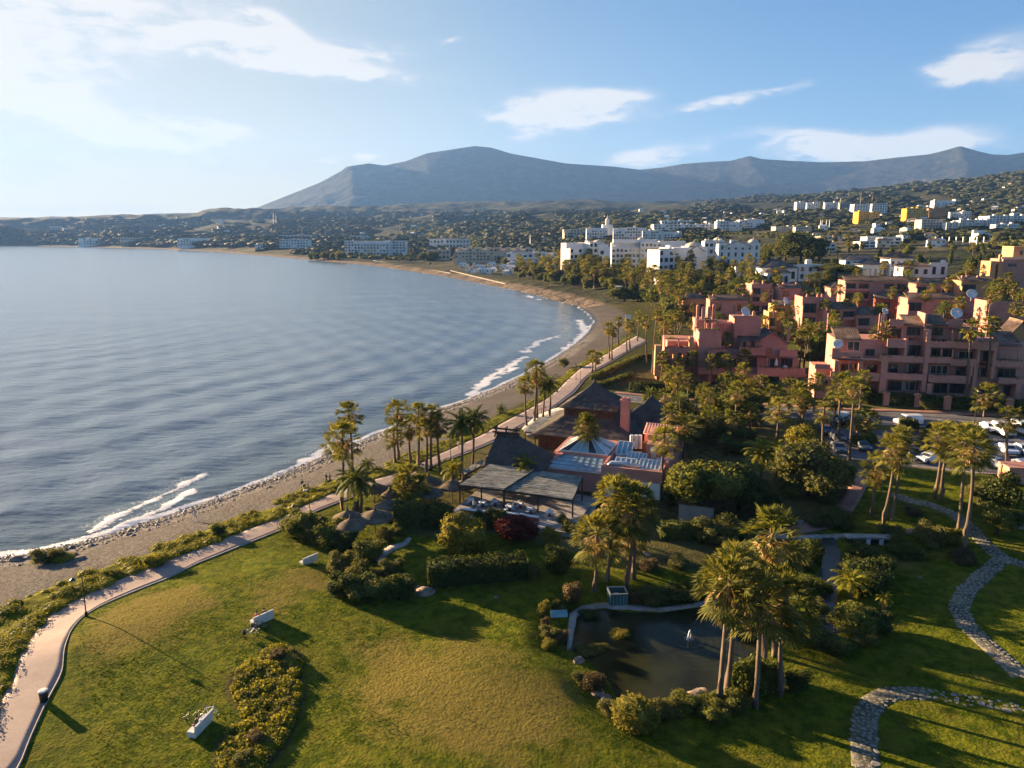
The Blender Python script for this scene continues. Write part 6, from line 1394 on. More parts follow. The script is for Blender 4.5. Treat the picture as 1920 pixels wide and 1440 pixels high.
# promenade lawn row and the pink block's own palms
G7 = 'tall palms on the beach lawn'
for i, (a, b, c) in enumerate([(1143, 674, 612), (1147, 676, 620), (1175, 660, 605), (1181, 657, 612), (1110, 702, 665), (1117, 704, 668), (1213, 682, 600), (1223, 700, 590), (1237, 690, 612), (1244, 694, 600), (1195, 640, 590), (1252, 672, 618), (1160, 648, 600)]):
    PP(a, b, c, ['slim fan palm, first of the pair on the beach lawn', 'slim fan palm, second of the pair on the beach lawn', 'fan palm with drooping brown skirt on the beach lawn', 'straight fan palm beside the drooping one on the lawn', 'short thick fan palm by the promenade hedge', 'second short thick fan palm by the promenade hedge', 'very tall dark fan palm at the lawn corner', 'very tall thin fan palm before the pink balconies', 'dark date topped palm at the pink block corner', 'tall fan palm touching the pink corner tower', 'fan palm above the far lawn path', 'low dark palm against the orange balconies', 'fan palm near the beach with a pale crown'][i], 'fan', .95, G7, True)
G8 = 'palms inside the pink apartment complex'
lbs = ['before the tall blank pink wall', 'beside the round white dish', 'left of the sunlit orange house', 'in front of the sunlit orange house', 'at the corner of the orange house', 'yellow crowned before the tiled terrace', 'yellow crowned beside its twin', 'behind the three small chimneys', 'at the tiled corner of the long block', 'leaning over the first balconies', 'close to its leaning neighbour', 'below the hacienda wall', 'over the brick red terrace', 'in the courtyard of the rear terrace', 'beside the blank mauve wall', 'rising in front of the long balconies', 'tallest before the long balconies', 'beside the orange tower', 'under the orange tower', 'over the gabled orange house', 'by the big roof dish', 'between rear pink terraces', 'behind the stepped block chimneys', 'at the end of the rear terrace']
for i, (a, b, c) in enumerate([(1360, 715, 632), (1400, 620, 580), (1448, 640, 572), (1464, 640, 590), (1494, 640, 578), (1507, 690, 607), (1530, 690, 612), (1545, 640, 568), (1602, 625, 556), (1632, 745, 622), (1652, 748, 615), (1662, 580, 540), (1600, 600, 572), (1690, 600, 545), (1745, 610, 538), (1812, 765, 612), (1850, 765, 606), (1868, 610, 545), (1895, 600, 540), (1905, 620, 548), (1770, 605, 532), (1668, 605, 545), (1430, 600, 555), (1570, 610, 540)]):
    PP(a, b, c, f'fan palm {lbs[i]}', 'fan', 1.0 if i > 8 else .9, G8, True)
# thick belt of palms and trees behind the bay
rv = np.random.default_rng(31)
LM = [(975, 'behind the white cottages'), (1010, 'before the white modern houses'), (1045, 'on the green dune edge'), (1085, 'below the sunlit hotel wing'), (1120, 'under the first hotel dome'), (1160, 'by the huge dark round tree'), (1200, 'below the long hotel range'), (1245, 'below the terraced hotel wing'), (1270, 'by the grey roofed beach house'), (1310, 'before the umbrella tree'), (1350, 'below the gabled hotel'), (1390, 'beside the round white dish'), (1430, 'by the plain pink gable'), (1470, 'by the grey pyramid roof'), (1510, 'by the white cube house'), (1550, 'at the three small chimneys'), (1600, 'below the umbrella pines'), (1650, 'below the low hacienda wing'), (1700, 'below the tall hacienda part'), (1750, 'by the hacienda turret'), (1790, 'beside the post row'), (1830, 'by the blank mauve wall'), (1870, 'beside the orange tower'), (1910, 'near the orange house')]
def where(px): return min(LM, key=lambda l: abs(l[0]-px))[1]
_lab = {}
ORD = ['', 'second ', 'third ', 'fourth ', 'fifth ', 'sixth ', 'seventh ', 'eighth ', 'ninth ', 'tenth ']
def ordinal(key):
    k = _lab[key] = _lab.get(key, -1)+1; return ORD[min(k, 9)]
def belt(n, x0, x1, y0, y1, hr, label, group, palmy=.5, kinds=('round', 'olive', 'dark'), wide=(.9, 1.4), dmin=30, low=True, ps=1.0, lm=True):
    k = 0; tries = 0; todo = []
    while k < n and tries < n*6:
        tries += 1; px, py = rv.uniform(x0, x1), rv.uniform(y0, y1); q = hit(px, py)
        if q is None or coast_d(np.array([q[0]]), np.array([q[1]]))[0] < dmin: continue
        k += 1; todo.append((px, py, q, rv.uniform(*hr), rv.random() < palmy))
    for i, (px, py, q, h, pm) in enumerate(sorted(todo, key=lambda t: t[0])):
        t = (h-hr[0])/(hr[1]-hr[0]); hw = 'tall' if t > .66 else 'short' if t < .33 else 'mid height'; row = 'front' if py > y0+(y1-y0)*.6 else 'back' if py < y0+(y1-y0)*.3 else 'middle'
        kd = 'palm' if pm else kinds[i % len(kinds)]; tone = {'palm': 'fan palm', 'round': 'green tree', 'olive': 'olive green tree', 'dark': 'dark tree', 'cypress': 'cypress'}[kd]
        pl = where(px) if lm else label; ph = f'{hw} {row} row {tone} {pl}'; ph = ordinal(ph)+ph; ph = ' '.join(ph.split()[:15])
        if pm and i % 3 == 1: palm(q[0], q[1], q[2]+h*.85, ph.replace('fan palm', 'feathery palm'), group+', feathery palms', 'feather', ps*rv.uniform(.75, .95), True, q[2], name='date_palm')
        elif pm: palm(q[0], q[1], q[2]+h, ph, group+', palms', 'fan', ps*rv.uniform(.9, 1.15), True, q[2])
        else: tree(q[0], q[1], h*rv.uniform(.6, .9), ph, kd, group+', trees', rv.uniform(*wide), low=low, z0=q[2])
belt(120, 962, 1120, 503, 556, (11, 18), 'in the thick belt behind the bay beach', 'belt behind the bay', .5, dmin=33, ps=1.55)
belt(165, 1095, 1300, 512, 604, (9, 15), 'between the domed hotel and the beach lawn', 'belt below the hotel', .6, dmin=34, ps=1.35)
belt(90, 1285, 1430, 515, 600, (8, 13), 'among the roofs behind the stepped pink block', 'belt behind the pink block', .6, ps=1.25)
belt(34, 1400, 1560, 520, 560, (5, 9), 'around the grey pyramid roof houses', 'belt round the grey roofs', .45, ps=1.2)
belt(36, 1560, 1920, 530, 570, (6, 11), 'between the hacienda and the pink terraces', 'belt below the hacienda', .55, ps=1.2)
belt(44, 1230, 1440, 600, 650, (5, 8), 'in the gardens of the pink complex', 'complex gardens', .55, lm=False)
belt(26, 1060, 1180, 560, 600, (2.5, 5), 'in the dune garden at the head of the beach', 'dune garden', .15, dmin=42, lm=False)
belt(48, 1200, 1430, 758, 835, (2.5, 5.5), 'in the shady garden behind the restaurant', 'restaurant garden', .25, lm=False)
belt(9, 1846, 1925, 585, 640, (9, 15), 'under the orange tower', 'palms under the orange tower', .9, lm=False, ps=1.15)
belt(12, 1500, 1640, 745, 765, (2.5, 4.5), 'in front of the long pink block', 'front garden', .3, lm=False)
belt(14, 1560, 1800, 805, 850, (3, 5), 'on the planted islands of the car park', 'car park islands', .3, lm=False)
belt(64, 1430, 1930, 470, 520, (6, 12), 'in the dark wood behind the hacienda', 'wood behind the hacienda', .08, ('dark', 'cypress', 'round', 'cypress'), (.7, 1.1))
belt(60, 1280, 1900, 440, 480, (6, 11), 'on the green slope under the villas', 'slope under the villas', .03, ('dark', 'olive', 'round'), (.8, 1.3))
belt(50, 560, 960, 478, 500, (8, 14), 'on the shore between the apartment blocks', 'trees between the shore blocks', .05, ('olive', 'round', 'dark'), (.8, 1.2), dmin=28)
belt(30, 1490, 1570, 600, 700, (6, 11), 'in the narrow garden between the two big pink blocks', 'garden between the pink blocks', .6, lm=False)
belt(24, 1440, 1900, 600, 640, (8, 12), 'rising behind the roofs of the long pink block', 'palms behind the long block', .85, lm=True)
belt(16, 1230, 1400, 700, 742, (3, 8), 'between the road hedge and the stepped pink block', 'road garden', .5, lm=False)
# named trees
def TT(px, yb, h, wm, label, kind, group=None, low=False, cat='tree'): q = hit(px, yb); return tree(q[0], q[1], h, label, kind, group, wm/h, z0=q[2], low=low, cat=cat)
TT(1170, 566, 11, 19, 'huge dark round tree over the dune garden', 'dark'); TT(1150, 560, 8, 12, 'olive green flank of the huge dark tree', 'olive'); TT(1195, 566, 8, 13, 'dark evergreen leaning on the huge round tree', 'dark')
TT(1312, 528, 10, 20, 'broad golden green umbrella tree before the gabled hotel', 'olive'); TT(1335, 530, 8, 14, 'dark half of the broad umbrella tree before the hotel', 'round')
TT(1500, 492, 26, 34, 'enormous dark tree mass above the grey pyramid roof', 'dark'); TT(1472, 490, 21, 26, 'golden green side of the enormous tree mass', 'olive'); TT(1525, 490, 20, 24, 'deep green shoulder of the enormous tree mass', 'dark'); TT(1440, 488, 15, 20, 'rounded tree between hotel gable and the enormous tree', 'round')
TT(1568, 527, 10, 24, 'flat topped umbrella pine beside the white cube house', 'pine'); TT(1596, 527, 8, 16, 'smaller umbrella pine in front of the hacienda range', 'pine')
TT(1325, 968, 9.5, 13, 'big spreading evergreen tree beside the flat pink restaurant', 'round'); TT(1385, 955, 8, 10, 'rounded dark tree joined to the big spreading evergreen', 'dark'); TT(1290, 935, 6.5, 7, 'olive green tree at the restaurant back corner', 'olive')
TT(1515, 928, 10.5, 13, 'wide tree with golden seed heads beside the queen palms', 'olive'); TT(1505, 860, 7, 7, 'tree topped with brown gold flowers by the car park', 'gold'); TT(1560, 915, 6, 8, 'dark rounded tree at the end of the pink path', 'dark')
TT(1400, 788, 8, 8, 'dark dense tree beside the garden steps', 'dark'); TT(1365, 795, 7, 9, 'bushy green tree beside the dark dense one', 'round'); TT(1395, 745, 6, 9, 'weeping golden pepper tree by the road', 'gold'); TT(1345, 830, 4, 6, 'low clipped dark tree behind the restaurant kiosk', 'dark'); TT(1372, 850, 3.2, 6, 'flat clipped tree on thin pale stems', 'dark')
TT(1870, 965, 7.5, 6.5, 'dark rounded tree before the pink kiosk', 'dark'); TT(1868, 1003, 4.5, 5.5, 'sunny green shrub tree under the dark rounded one', 'round'); TT(1835, 940, 3.5, 5, 'small olive shrub tree behind the leaning palm', 'olive')
TT(1640, 748, 3.2, 3.5, 'small round topped tree with a white stem beside the hedge', 'round'); TT(1737, 770, 3.0, 3.5, 'small grey green tree with a white stem on the verge', 'olive')
TT(1058, 690, 4, 4.5, 'bare twiggy tree on the beach edge', 'olive', 'beach edge shrubs'); TT(795, 490, 20, 30, 'tall golden trees beside the terraced apartments', 'olive'); TT(815, 490, 22, 26, 'tall tree with bare stems beside the beige house', 'olive')
for i, a in enumerate((598, 612, 628, 640, 588)): TT(a, 488, 17, 26, ['middle tree of the dark shore clump', 'second tree of the dark shore clump', 'third tree of the dark shore clump', 'inland end tree of the dark shore clump', 'seaward end tree of the dark shore clump'][i]+' before the terraced apartments', ('dark', 'olive')[i % 2], 'shore tree clump', True)
# bushes of the park
def BB(px, yb, w_, h, label, kind='green', group=None, me=None, name='bush', wy=None): q = hit(px, yb); return bush(q[0], q[1], w_, h, label, kind, group, name, q[2], me, wy=wy)
for a in [(560, 1002, 4.6, 4.2, 'tall leafy bush at the promenade corner', 'green'), (592, 1012, 4.0, 3.6, 'pale dotted oleander bush beside the tall corner bush', 'olive'), (618, 1020, 4.2, 3.8, 'broad green oleander in the middle of the bush row', 'green'), (648, 1028, 3.8, 3.6, 'rounded dark bush ending the row behind the white bench', 'dark'), (692, 1048, 4.2, 3.0, 'spreading dwarf palm clump beside the curved gravel path', 'green'), (640, 1075, 3.2, 3.2, 'dark spiky bush over the lawn edge', 'olive'),
          (645, 1112, 4.4, 3.0, 'dark bush at the tip of the hedge island', 'dark'), (690, 1120, 4.6, 3.2, 'darkest bush in the hedge island', 'dark'), (727, 1118, 3.4, 2.8, 'rounded bush with sunny top in the hedge island', 'green'), (755, 1116, 3.6, 3.0, 'upright bush at the inland end of the hedge island', 'dark'), (700, 1085, 2.6, 1.8, 'yellow flowering shrub inside the hedge island', 'gold'), (735, 1080, 3.2, 2.4, 'thin wispy bush in the hedge island', 'olive'), (668, 1092, 3.4, 2.8, 'olive green bush behind the hedge island tip', 'olive'),
          (722, 1010, 3.0, 1.6, 'low mixed shrubs along the curved gravel path', 'olive'), (745, 1000, 2.4, 1.4, 'low green shrub at the parasol lawn edge', 'green'), (820, 985, 4.6, 4.4, 'dark spiky dragon bush by the terrace', 'dark'), (800, 950, 2.6, 2.0, 'small shrub between parasols', 'olive'), (700, 965, 2.4, 1.5, 'low shrub under the broad date palm', 'olive'), (715, 940, 3, 1.2, 'low green shrub near the promenade parasol', 'green'),
          (870, 1035, 5.6, 5.4, 'large golden shrub glowing in front of the terrace', 'gold'), (965, 1010, 6.4, 4.0, 'dark red bougainvillea mound below the terrace', 'red'), (930, 985, 3.4, 3.0, 'dark shrub between golden shrub and terrace wall', 'dark'), (900, 990, 2.6, 3.2, 'deep green climber under the canopy corner', 'dark'),
          (1035, 1022, 2.4, 2.8, 'upright bush with a lime yellow top', 'gold'), (1042, 1072, 3.8, 4.2, 'black green bush under the lime topped one', 'dark'), (995, 1078, 2.6, 1.8, 'silvery yucca shrub by the long hedge', 'olive'), (1070, 1000, 3.2, 2.0, 'papyrus clump at the terrace steps', 'olive'), (1055, 985, 2.6, 1.8, 'spiky plants beside the terrace steps', 'green'),
          (1070, 1128, 3.2, 2.8, 'reddish brown shrub above the pond rim', 'brown'), (1052, 1140, 2.2, 1.5, 'grey agave beside the pond rim', 'olive'), (1020, 1152, 1.7, 1.7, 'small round lime bush left of the teal sign', 'gold'), (1022, 1175, 1.3, 1.2, 'small brown bush under the lime one', 'brown'), (1030, 1195, 2.0, 1.5, 'grey green bush below the teal sign', 'olive'), (1050, 1202, 2.0, 1.5, 'brownish bush by the pond corner', 'brown'), (1030, 1212, 1.8, 1.1, 'low yellow bush by the pond corner', 'gold'), (1115, 1290, 2.6, 1.8, 'orange tipped bush on the near pond rim', 'brown'), (1095, 1282, 2.0, 1.3, 'low green bush next to the orange tipped one', 'olive'), (1140, 1335, 1.8, 1.4, 'small olive bush behind the clipped ball', 'olive'), (1095, 1228, 2.4, 1.0, 'reeds in the shallow pond corner', 'olive'),
          (1190, 1130, 1.6, 1.8, 'rusty shrub beside the fish tank', 'brown'), (1230, 1128, 4.0, 2.0, 'dark reed bed along the pond behind the fish tank', 'dark'), (1270, 1125, 4.0, 2.2, 'second dark reed bed along the pond', 'dark'), (1300, 1118, 3.6, 2.4, 'dark shrub where the pond path disappears', 'dark'),
          (1402, 1300, 3.4, 4.4, 'tall green bush between the pond palms', 'green'), (1440, 1292, 3.4, 3.2, 'dark half of the tall bush between the pond palms', 'dark'), (1285, 1325, 2.8, 1.6, 'low leafy bush at the pond point', 'green'), (1335, 1345, 3.0, 1.6, 'low leafy bush at the foot of the thin pale palm', 'green'), (1380, 1325, 3.0, 1.7, 'low leafy bush beside the flared palm foot', 'green'), (1325, 1320, 1.8, 1.2, 'little bush behind the pond point rocks', 'green'), (1355, 1330, 2.0, 1.2, 'little bush by the darker palm stem', 'olive'), (1490, 1290, 2.8, 2.2, 'dark agave clump at the inland pond palm', 'dark'),
          (1345, 1012, 6.4, 3.6, 'spreading olive bush behind the pond palms', 'olive'), (1385, 1008, 4.4, 2.6, 'green bush on the far bank above the pond', 'green'), (1570, 985, 4.6, 3.2, 'dark agave and yucca clump on the pink path', 'dark'), (1530, 985, 3.2, 1.6, 'pale flowering shrub by the pink path', 'olive'), (1505, 1065, 3.0, 2.0, 'grey bush on the stream bank', 'olive'), (1618, 1055, 4.6, 3.2, 'dark bush over the footbridge end', 'dark'), (1625, 1105, 5.6, 3.6, 'large dark bush on the stream bank', 'dark'), (1640, 1085, 4.8, 3.4, 'second large dark bush behind the stream', 'dark'),
          (1600, 1185, 5.0, 3.4, 'glossy sunlit bush on the stream bank below the small palm', 'green'), (1645, 1182, 4.0, 2.6, 'dark bush beside the glossy sunlit one', 'dark'), (1618, 1205, 2.8, 1.7, 'low olive bush at the lawn edge of the stream', 'olive'), (1560, 1215, 4.0, 1.8, 'low dark planting at the foot of the stream', 'dark'), (1525, 1208, 3.0, 2.0, 'dark shrub where the stream meets the lawn', 'dark'),
          (1215, 1345, 2.4, 1.4, 'low leafy bush on the near pond bank beside the clipped ball', 'green'), (1250, 1338, 2.6, 1.5, 'olive bush on the near pond bank', 'olive'), (1400, 1150, 4.2, 2.8, 'dark bush on the inland pond rim', 'dark'), (1425, 1190, 4.2, 3.0, 'leafy bush on the inland pond rim behind the palms', 'green'), (1160, 1195, 2.6, 1.2, 'yellow green reeds standing in the pond', 'gold'), (1120, 1225, 2.4, 1.0, 'olive reeds standing in the shallow pond end', 'olive'), (1105, 1160, 2.2, 1.2, 'papyrus in the pond under the teal tank', 'olive'), (1542, 1110, 2.6, 1.8, 'leafy bush leaning over the middle of the stream', 'green'), (1594, 1075, 2.8, 2.2, 'dark fern bush at the upper cascade', 'dark'), (1533, 1150, 2.6, 1.8, 'olive bush on the palm side of the stream', 'olive'), (1500, 1110, 3.4, 2.2, 'dark shrub between pond palms and stream', 'dark'), (1480, 1040, 3.6, 2.2, 'green shrub above the stream path end', 'green'), (1270, 1062, 3.2, 1.5, 'low shrub on the bare bank above the pond', 'olive'), (1215, 1065, 2.6, 1.3, 'dry shrub on the bare bank above the pond', 'brown'), (1390, 1070, 4.0, 2.4, 'dark shrub on the bank behind the pond palms', 'dark'), (1430, 1035, 4.2, 2.6, 'leafy shrub below the spreading olive bush', 'green'), (1445, 960, 5.0, 3.4, 'dark shrub mass between queen palms and the pink path', 'dark'), (1480, 930, 4.6, 3.6, 'rounded shrub under the golden headed tree', 'green'), (1260, 945, 3.0, 3.0, 'dark shrub against the restaurant side wall', 'dark'), (1545, 940, 3.6, 2.4, 'olive shrub beside the upper pink path', 'olive'), (1695, 1042, 4.4, 2.6, 'wide clipped bush beside the stone path', 'green'), (1740, 1020, 4.0, 3.4, 'bush with pale crooked branches by the stone path', 'olive'), (1778, 1018, 3.6, 2.4, 'round yellow green bush behind the leaning palm', 'gold'), (1803, 1052, 3.4, 1.7, 'brown low bush at the leaning palm foot', 'brown'), (1668, 1008, 3.0, 2.2, 'bush behind the footbridge', 'olive'), (1712, 965, 2.6, 1.6, 'reddish shrub above the sunlit lawn edge', 'brown'), (1900, 985, 3.6, 2.2, 'bush behind the low wall at the picture edge', 'green'), (1460, 985, 3.6, 2.4, 'flowering shrub beside the pink path end', 'olive'), (1425, 985, 3.6, 2.0, 'dark shrub under the spreading evergreen', 'dark'),
          (92, 1052, 4.2, 2.2, 'feathery grass bush among the shore stones', 'olive'), (118, 1050, 3.2, .9, 'flat green mat beside the feathery shore bush', 'cover'), (412, 1005, 2.0, 2.2, 'dark round bush on the beach edge strip', 'dark'), (290, 1060, 3.4, 1.7, 'yellow green mound on the promenade strip', 'cover'), (210, 1080, 2.6, 1.2, 'low green mound at the lamp', 'cover'), (520, 1238, 1.5, 1.3, 'purple brown aloe at the top of the lawn bed', 'brown'), (468, 1272, 1.1, .7, 'silver cushion plant at the rim of the lawn bed', 'olive'), (475, 1392, 1.6, 1.1, 'dry twiggy shrub near the foot of the lawn bed', 'brown'), (455, 1432, 1.8, 1.2, 'grey aloe at the foot of the lawn bed', 'olive')]: BB(*a)
BB(1190, 1366, 3.0, 2.7, 'clipped golden ball bush on the lawn below the pond', me=BALL_ME[0]); BB(1522, 1050, 2.7, 2.7, 'clipped light green ball bush at the stream head', me=BALL_ME[1])
hedge(hits([(803, 1095), (870, 1090), (985, 1080)]), 2.6, 2.6, 'long dark hedge between the park lawn and the terrace lawn', M_darkleaf, dens=40, size=.2)
hedge(hits([(742, 985), (796, 985)]), 2.6, 3.4, 'big dark clipped cube hedge behind the parasols', M_darkleaf, dens=40, size=.2)
hedge(hits([(1235, 1008), (1325, 1006)]), 2.0, 2.0, 'dark hedge below the restaurant service yard', M_darkleaf, dens=36, size=.2)
hedge(hits([(1110, 712), (1160, 690), (1200, 672), (1240, 668)]), 1.6, 1.3, 'long low hedge curving over the beach lawn', M_leaf, dens=20, size=.3)
hedge(hits([(1120, 728), (1185, 706)]), 1.6, 1.2, 'short low hedge below the curving one on the beach lawn', M_leaf, dens=20, size=.3)
hedge(hits([(1180, 735), (1260, 736), (1330, 745)]), 1.6, 2.6, 'dark hedge with pink pillars above the road', M_darkleaf, dens=18, size=.3)
M_far = leaf_mat('far_foliage', (.024, .032, .012), (.05, .055, .022), .06, .6)
# far woods that read as one mass
def wood(name, n, x0, x1, y0, y1, hs, m, seed, dmin=45, dens=.33):
    rg = np.random.default_rng(seed); P = hit_many(rg.uniform(x0, x1, n*4), rg.uniform(y0, y1, n*4))
    P = P[vnoise(P[:, 0]/(40+P[:, 1]*.03), P[:, 1]/(80+P[:, 1]*.08), seed) > dens][:n]
    P = P[coast_d(P[:, 0], P[:, 1]) > dmin]
    s = rg.uniform(*hs, len(P))*np.clip(P[:, 1]/1400, .7, 1.6)
    V, F = crown_mesh(seed, [(0, 0, .45, .45, .45, .45), (.25, .1, .3, .3, .3, .3), (-.2, -.2, .35, .3, .3, .32)], 26, .34, .2, .96)
    scatter(name, (V, F), P-np.c_[0*s, 0*s, .1*s], np.c_[s*1.75, s*1.75, s*.62], m)
wood('far_woods', 1080, -20, 700, 412, 458, (10, 17), M_far, 51); wood('far_woods', 1320, 480, 1120, 398, 478, (9, 16), M_far, 52); wood('far_woods', 600, 620, 1100, 415, 490, (8, 13), M_olive, 53)
wood('far_woods', 1320, 1040, 1930, 395, 450, (8, 15), M_far, 54, dens=.3); wood('far_woods', 600, 1100, 1930, 405, 470, (6, 11), M_olive, 55); wood('hill_scrub', 1080, 1300, 1930, 325, 400, (9, 15), M_far, 56, dens=.3); wood('far_woods', 504, -20, 520, 440, 462, (12, 18), M_far, 57, dens=.2)
# ------------------------------------------------------------------ the beach restaurant
YAW = R(20)
FR = Frame((*flat_hit(945, 975, 4.0), 4.0), YAW, None, None, None)
E2, N2 = FR.e, FR.n
def thatch(name, label, corners, ze, ridge, zr, courses=7, sag=.16, ragged=.12, parent=None, z0=0.0, group=None, cat='thatched roof'):
    """reed thatch laid in overlapping courses from the eave (corner points) to a ridge line"""
    rng = np.random.default_rng(int(abs(corners[0][0]*10)) % 1000)
    C = np.array(corners, float); per = 96; P = resample(np.vstack([C, C[:1]]), per+1)[:-1]
    a, b = np.array(ridge[0], float), np.array(ridge[1], float); ab = b-a
    t = np.clip(((P-a)@ab)/((ab@ab)+1e-9), 0, 1)[:, None]; Q = a+ab*t
    V = []; F = []
    def ring(s, lift, jit):
        X = P+(Q-P)*s; z = ze+(zr-ze)*(s-sag*math.sin(math.pi*s))+lift
        X = X+(X-Q)*(lift*.06)
        return np.c_[X, z+jit+np.zeros(per)]
    k0 = 0
    for k in range(courses):
        s0, s1 = k/courses, min(1, (k+1.25)/courses)
        r0 = ring(s0, .10, -rng.uniform(0, ragged, per)); r00 = ring(max(0, s0-.012), -.10, -rng.uniform(0, ragged, per)); r1 = ring(s1, .0 if k < courses-1 else .12, 0)
        for A_, B_ in ((r00, r0), (r0, r1)):
            i = len(V); V += list(A_)+list(B_)
            F += [(i+j, i+(j+1) % per, i+per+(j+1) % per, i+per+j) for j in range(per)]
    V = np.array(V); c = C.mean(0); V[:, :2] -= c
    if parent is None: t_ = thing(name, label, cat, (c[0], c[1], z0), 0, group)
    else: t_ = parent
    V[:, 2] -= z0
    if parent is not None: V[:, :2] += c-np.array(parent.location[:2])
    o = np_mesh('thatch', V, np.array(F), M_thatch, True, t_)
    return t_
def quad(u0, u1, o0, o1): return [FR.xy(u0, o0), FR.xy(u1, o0), FR.xy(u1, o1), FR.xy(u0, o1)]
ZG = 4.0
# front thatched hall
ea = FR.loc(903, 874, 7.2); fu, fo = ea
rz = FR.z(fu+2.2, fo+4.6, 812)
TH = thatch('thatched_hall', 'front thatched hall with a short log framed ridge beside the seafront palms', quad(fu, fu+9.6, fo, fo+9.4), 7.2, [FR.xy(fu+.9, fo+4.6), FR.xy(fu+3.9, fo+4.7)], rz, 8, .05, z0=ZG, cat='thatched building')
def TL(p, z): return (p[0]-TH.location.x, p[1]-TH.location.y, z-ZG)
lg = MB()
for dz in (.15, .75): lg.bar(TL(FR.xy(fu+.2, fo+4.2), rz+dz), TL(FR.xy(fu+4.7, fo+4.3), rz+dz), .24)
for k in (.7, 2.4, 4.1): lg.bar(TL(FR.xy(fu+k, fo+3.8), rz-.5), TL(FR.xy(fu+k, fo+4.9), rz+1.0), .2).bar(TL(FR.xy(fu+k, fo+5.0), rz-.5), TL(FR.xy(fu+k, fo+4.0), rz+1.0), .2)
lg.build('log_ridge', M_wood, TH)
wq = [TL(p, 0) for p in quad(fu+.7, fu+8.9, fo+.7, fo+8.7)]; MB().prism([(p[0], p[1]) for p in wq], -.6, 3.5).build('wall', M_wood, TH)
# the big two tier thatch and the smaller one behind
cu, co = FR.loc(1118, 790, 7.0); cx = (15.6, 131.5); hw = 9.4
def sq(c, h, k=1.0): return [(c[0]-h*k*E2[0]-h*N2[0], c[1]-h*k*E2[1]-h*N2[1]), (c[0]+h*k*E2[0]-h*N2[0], c[1]+h*k*E2[1]-h*N2[1]), (c[0]+h*k*E2[0]+h*N2[0], c[1]+h*k*E2[1]+h*N2[1]), (c[0]-h*k*E2[0]+h*N2[0], c[1]-h*k*E2[1]+h*N2[1])]
az_ = z_at(cx[0], cx[1], 716)
TB = thatch('thatched_pavilion', 'largest thatched pavilion, a pyramid roof standing on a wide lower roof', sq(cx, hw), 6.4, [(cx[0]-.3, cx[1]), (cx[0]+.3, cx[1])], 13.0, 9, .10, z0=ZG, cat='thatched building')
thatch(None, None, sq(cx, 5.4), az_-4.1, [(cx[0]-.05, cx[1]), (cx[0]+.05, cx[1])], az_, 6, .08, parent=TB, z0=ZG)
MB().prism([(p[0]-TB.location.x, p[1]-TB.location.y) for p in sq(cx, 4.6)], 1, az_-4.0-ZG).build('upper_wall', M_wood, TB); MB().prism([(p[0]-TB.location.x, p[1]-TB.location.y) for p in sq(cx, 8.4)], -.8, 2.5).build('wall', M_wood, TB)
MB().lathe([(.35, -.3), (.3, .2), (.05, .6)], 8, (0, 0, az_-ZG)).build('ridge_cap', M_thatch, TB)
cx2 = (27.0, 134.0); a2 = z_at(*cx2, 743)
TC = thatch('thatched_hut', 'smaller thatched pyramid roof behind the pink chimney', sq(cx2, 6.2), 6.6, [(cx2[0]-.05, cx2[1]), (cx2[0]+.05, cx2[1])], a2, 7, .08, z0=ZG+.5, cat='thatched building')
MB().prism([(p[0]-TC.location.x, p[1]-TC.location.y) for p in sq(cx2, 5.4)], -.8, 2.4).build('wall', M_wood, TC); MB().lathe([(.25, -.2), (.2, .3), (.04, .7)], 8, (0, 0, a2-ZG-.5)).build('ridge_cap', M_thatch, TC)
q = (20.4, 124.5); zt = z_at(*q, 745); k = thing('chimney_tower', 'slim pink chimney tower between the two thatched pyramids', 'chimney', (*q, ZG), -YAW)
MB().box(-.75, .75, -.75, .75, -.5, zt-ZG-.6).build('shaft', M_pink, k); MB().box(-.9, .9, -.9, .9, zt-ZG-.6, zt-ZG-.35).box(-.6, -.2, -.6, .6, zt-ZG-.35, zt-ZG).box(.2, .6, -.6, .6, zt-ZG-.35, zt-ZG).build('chimney_cap', M_pink, k)

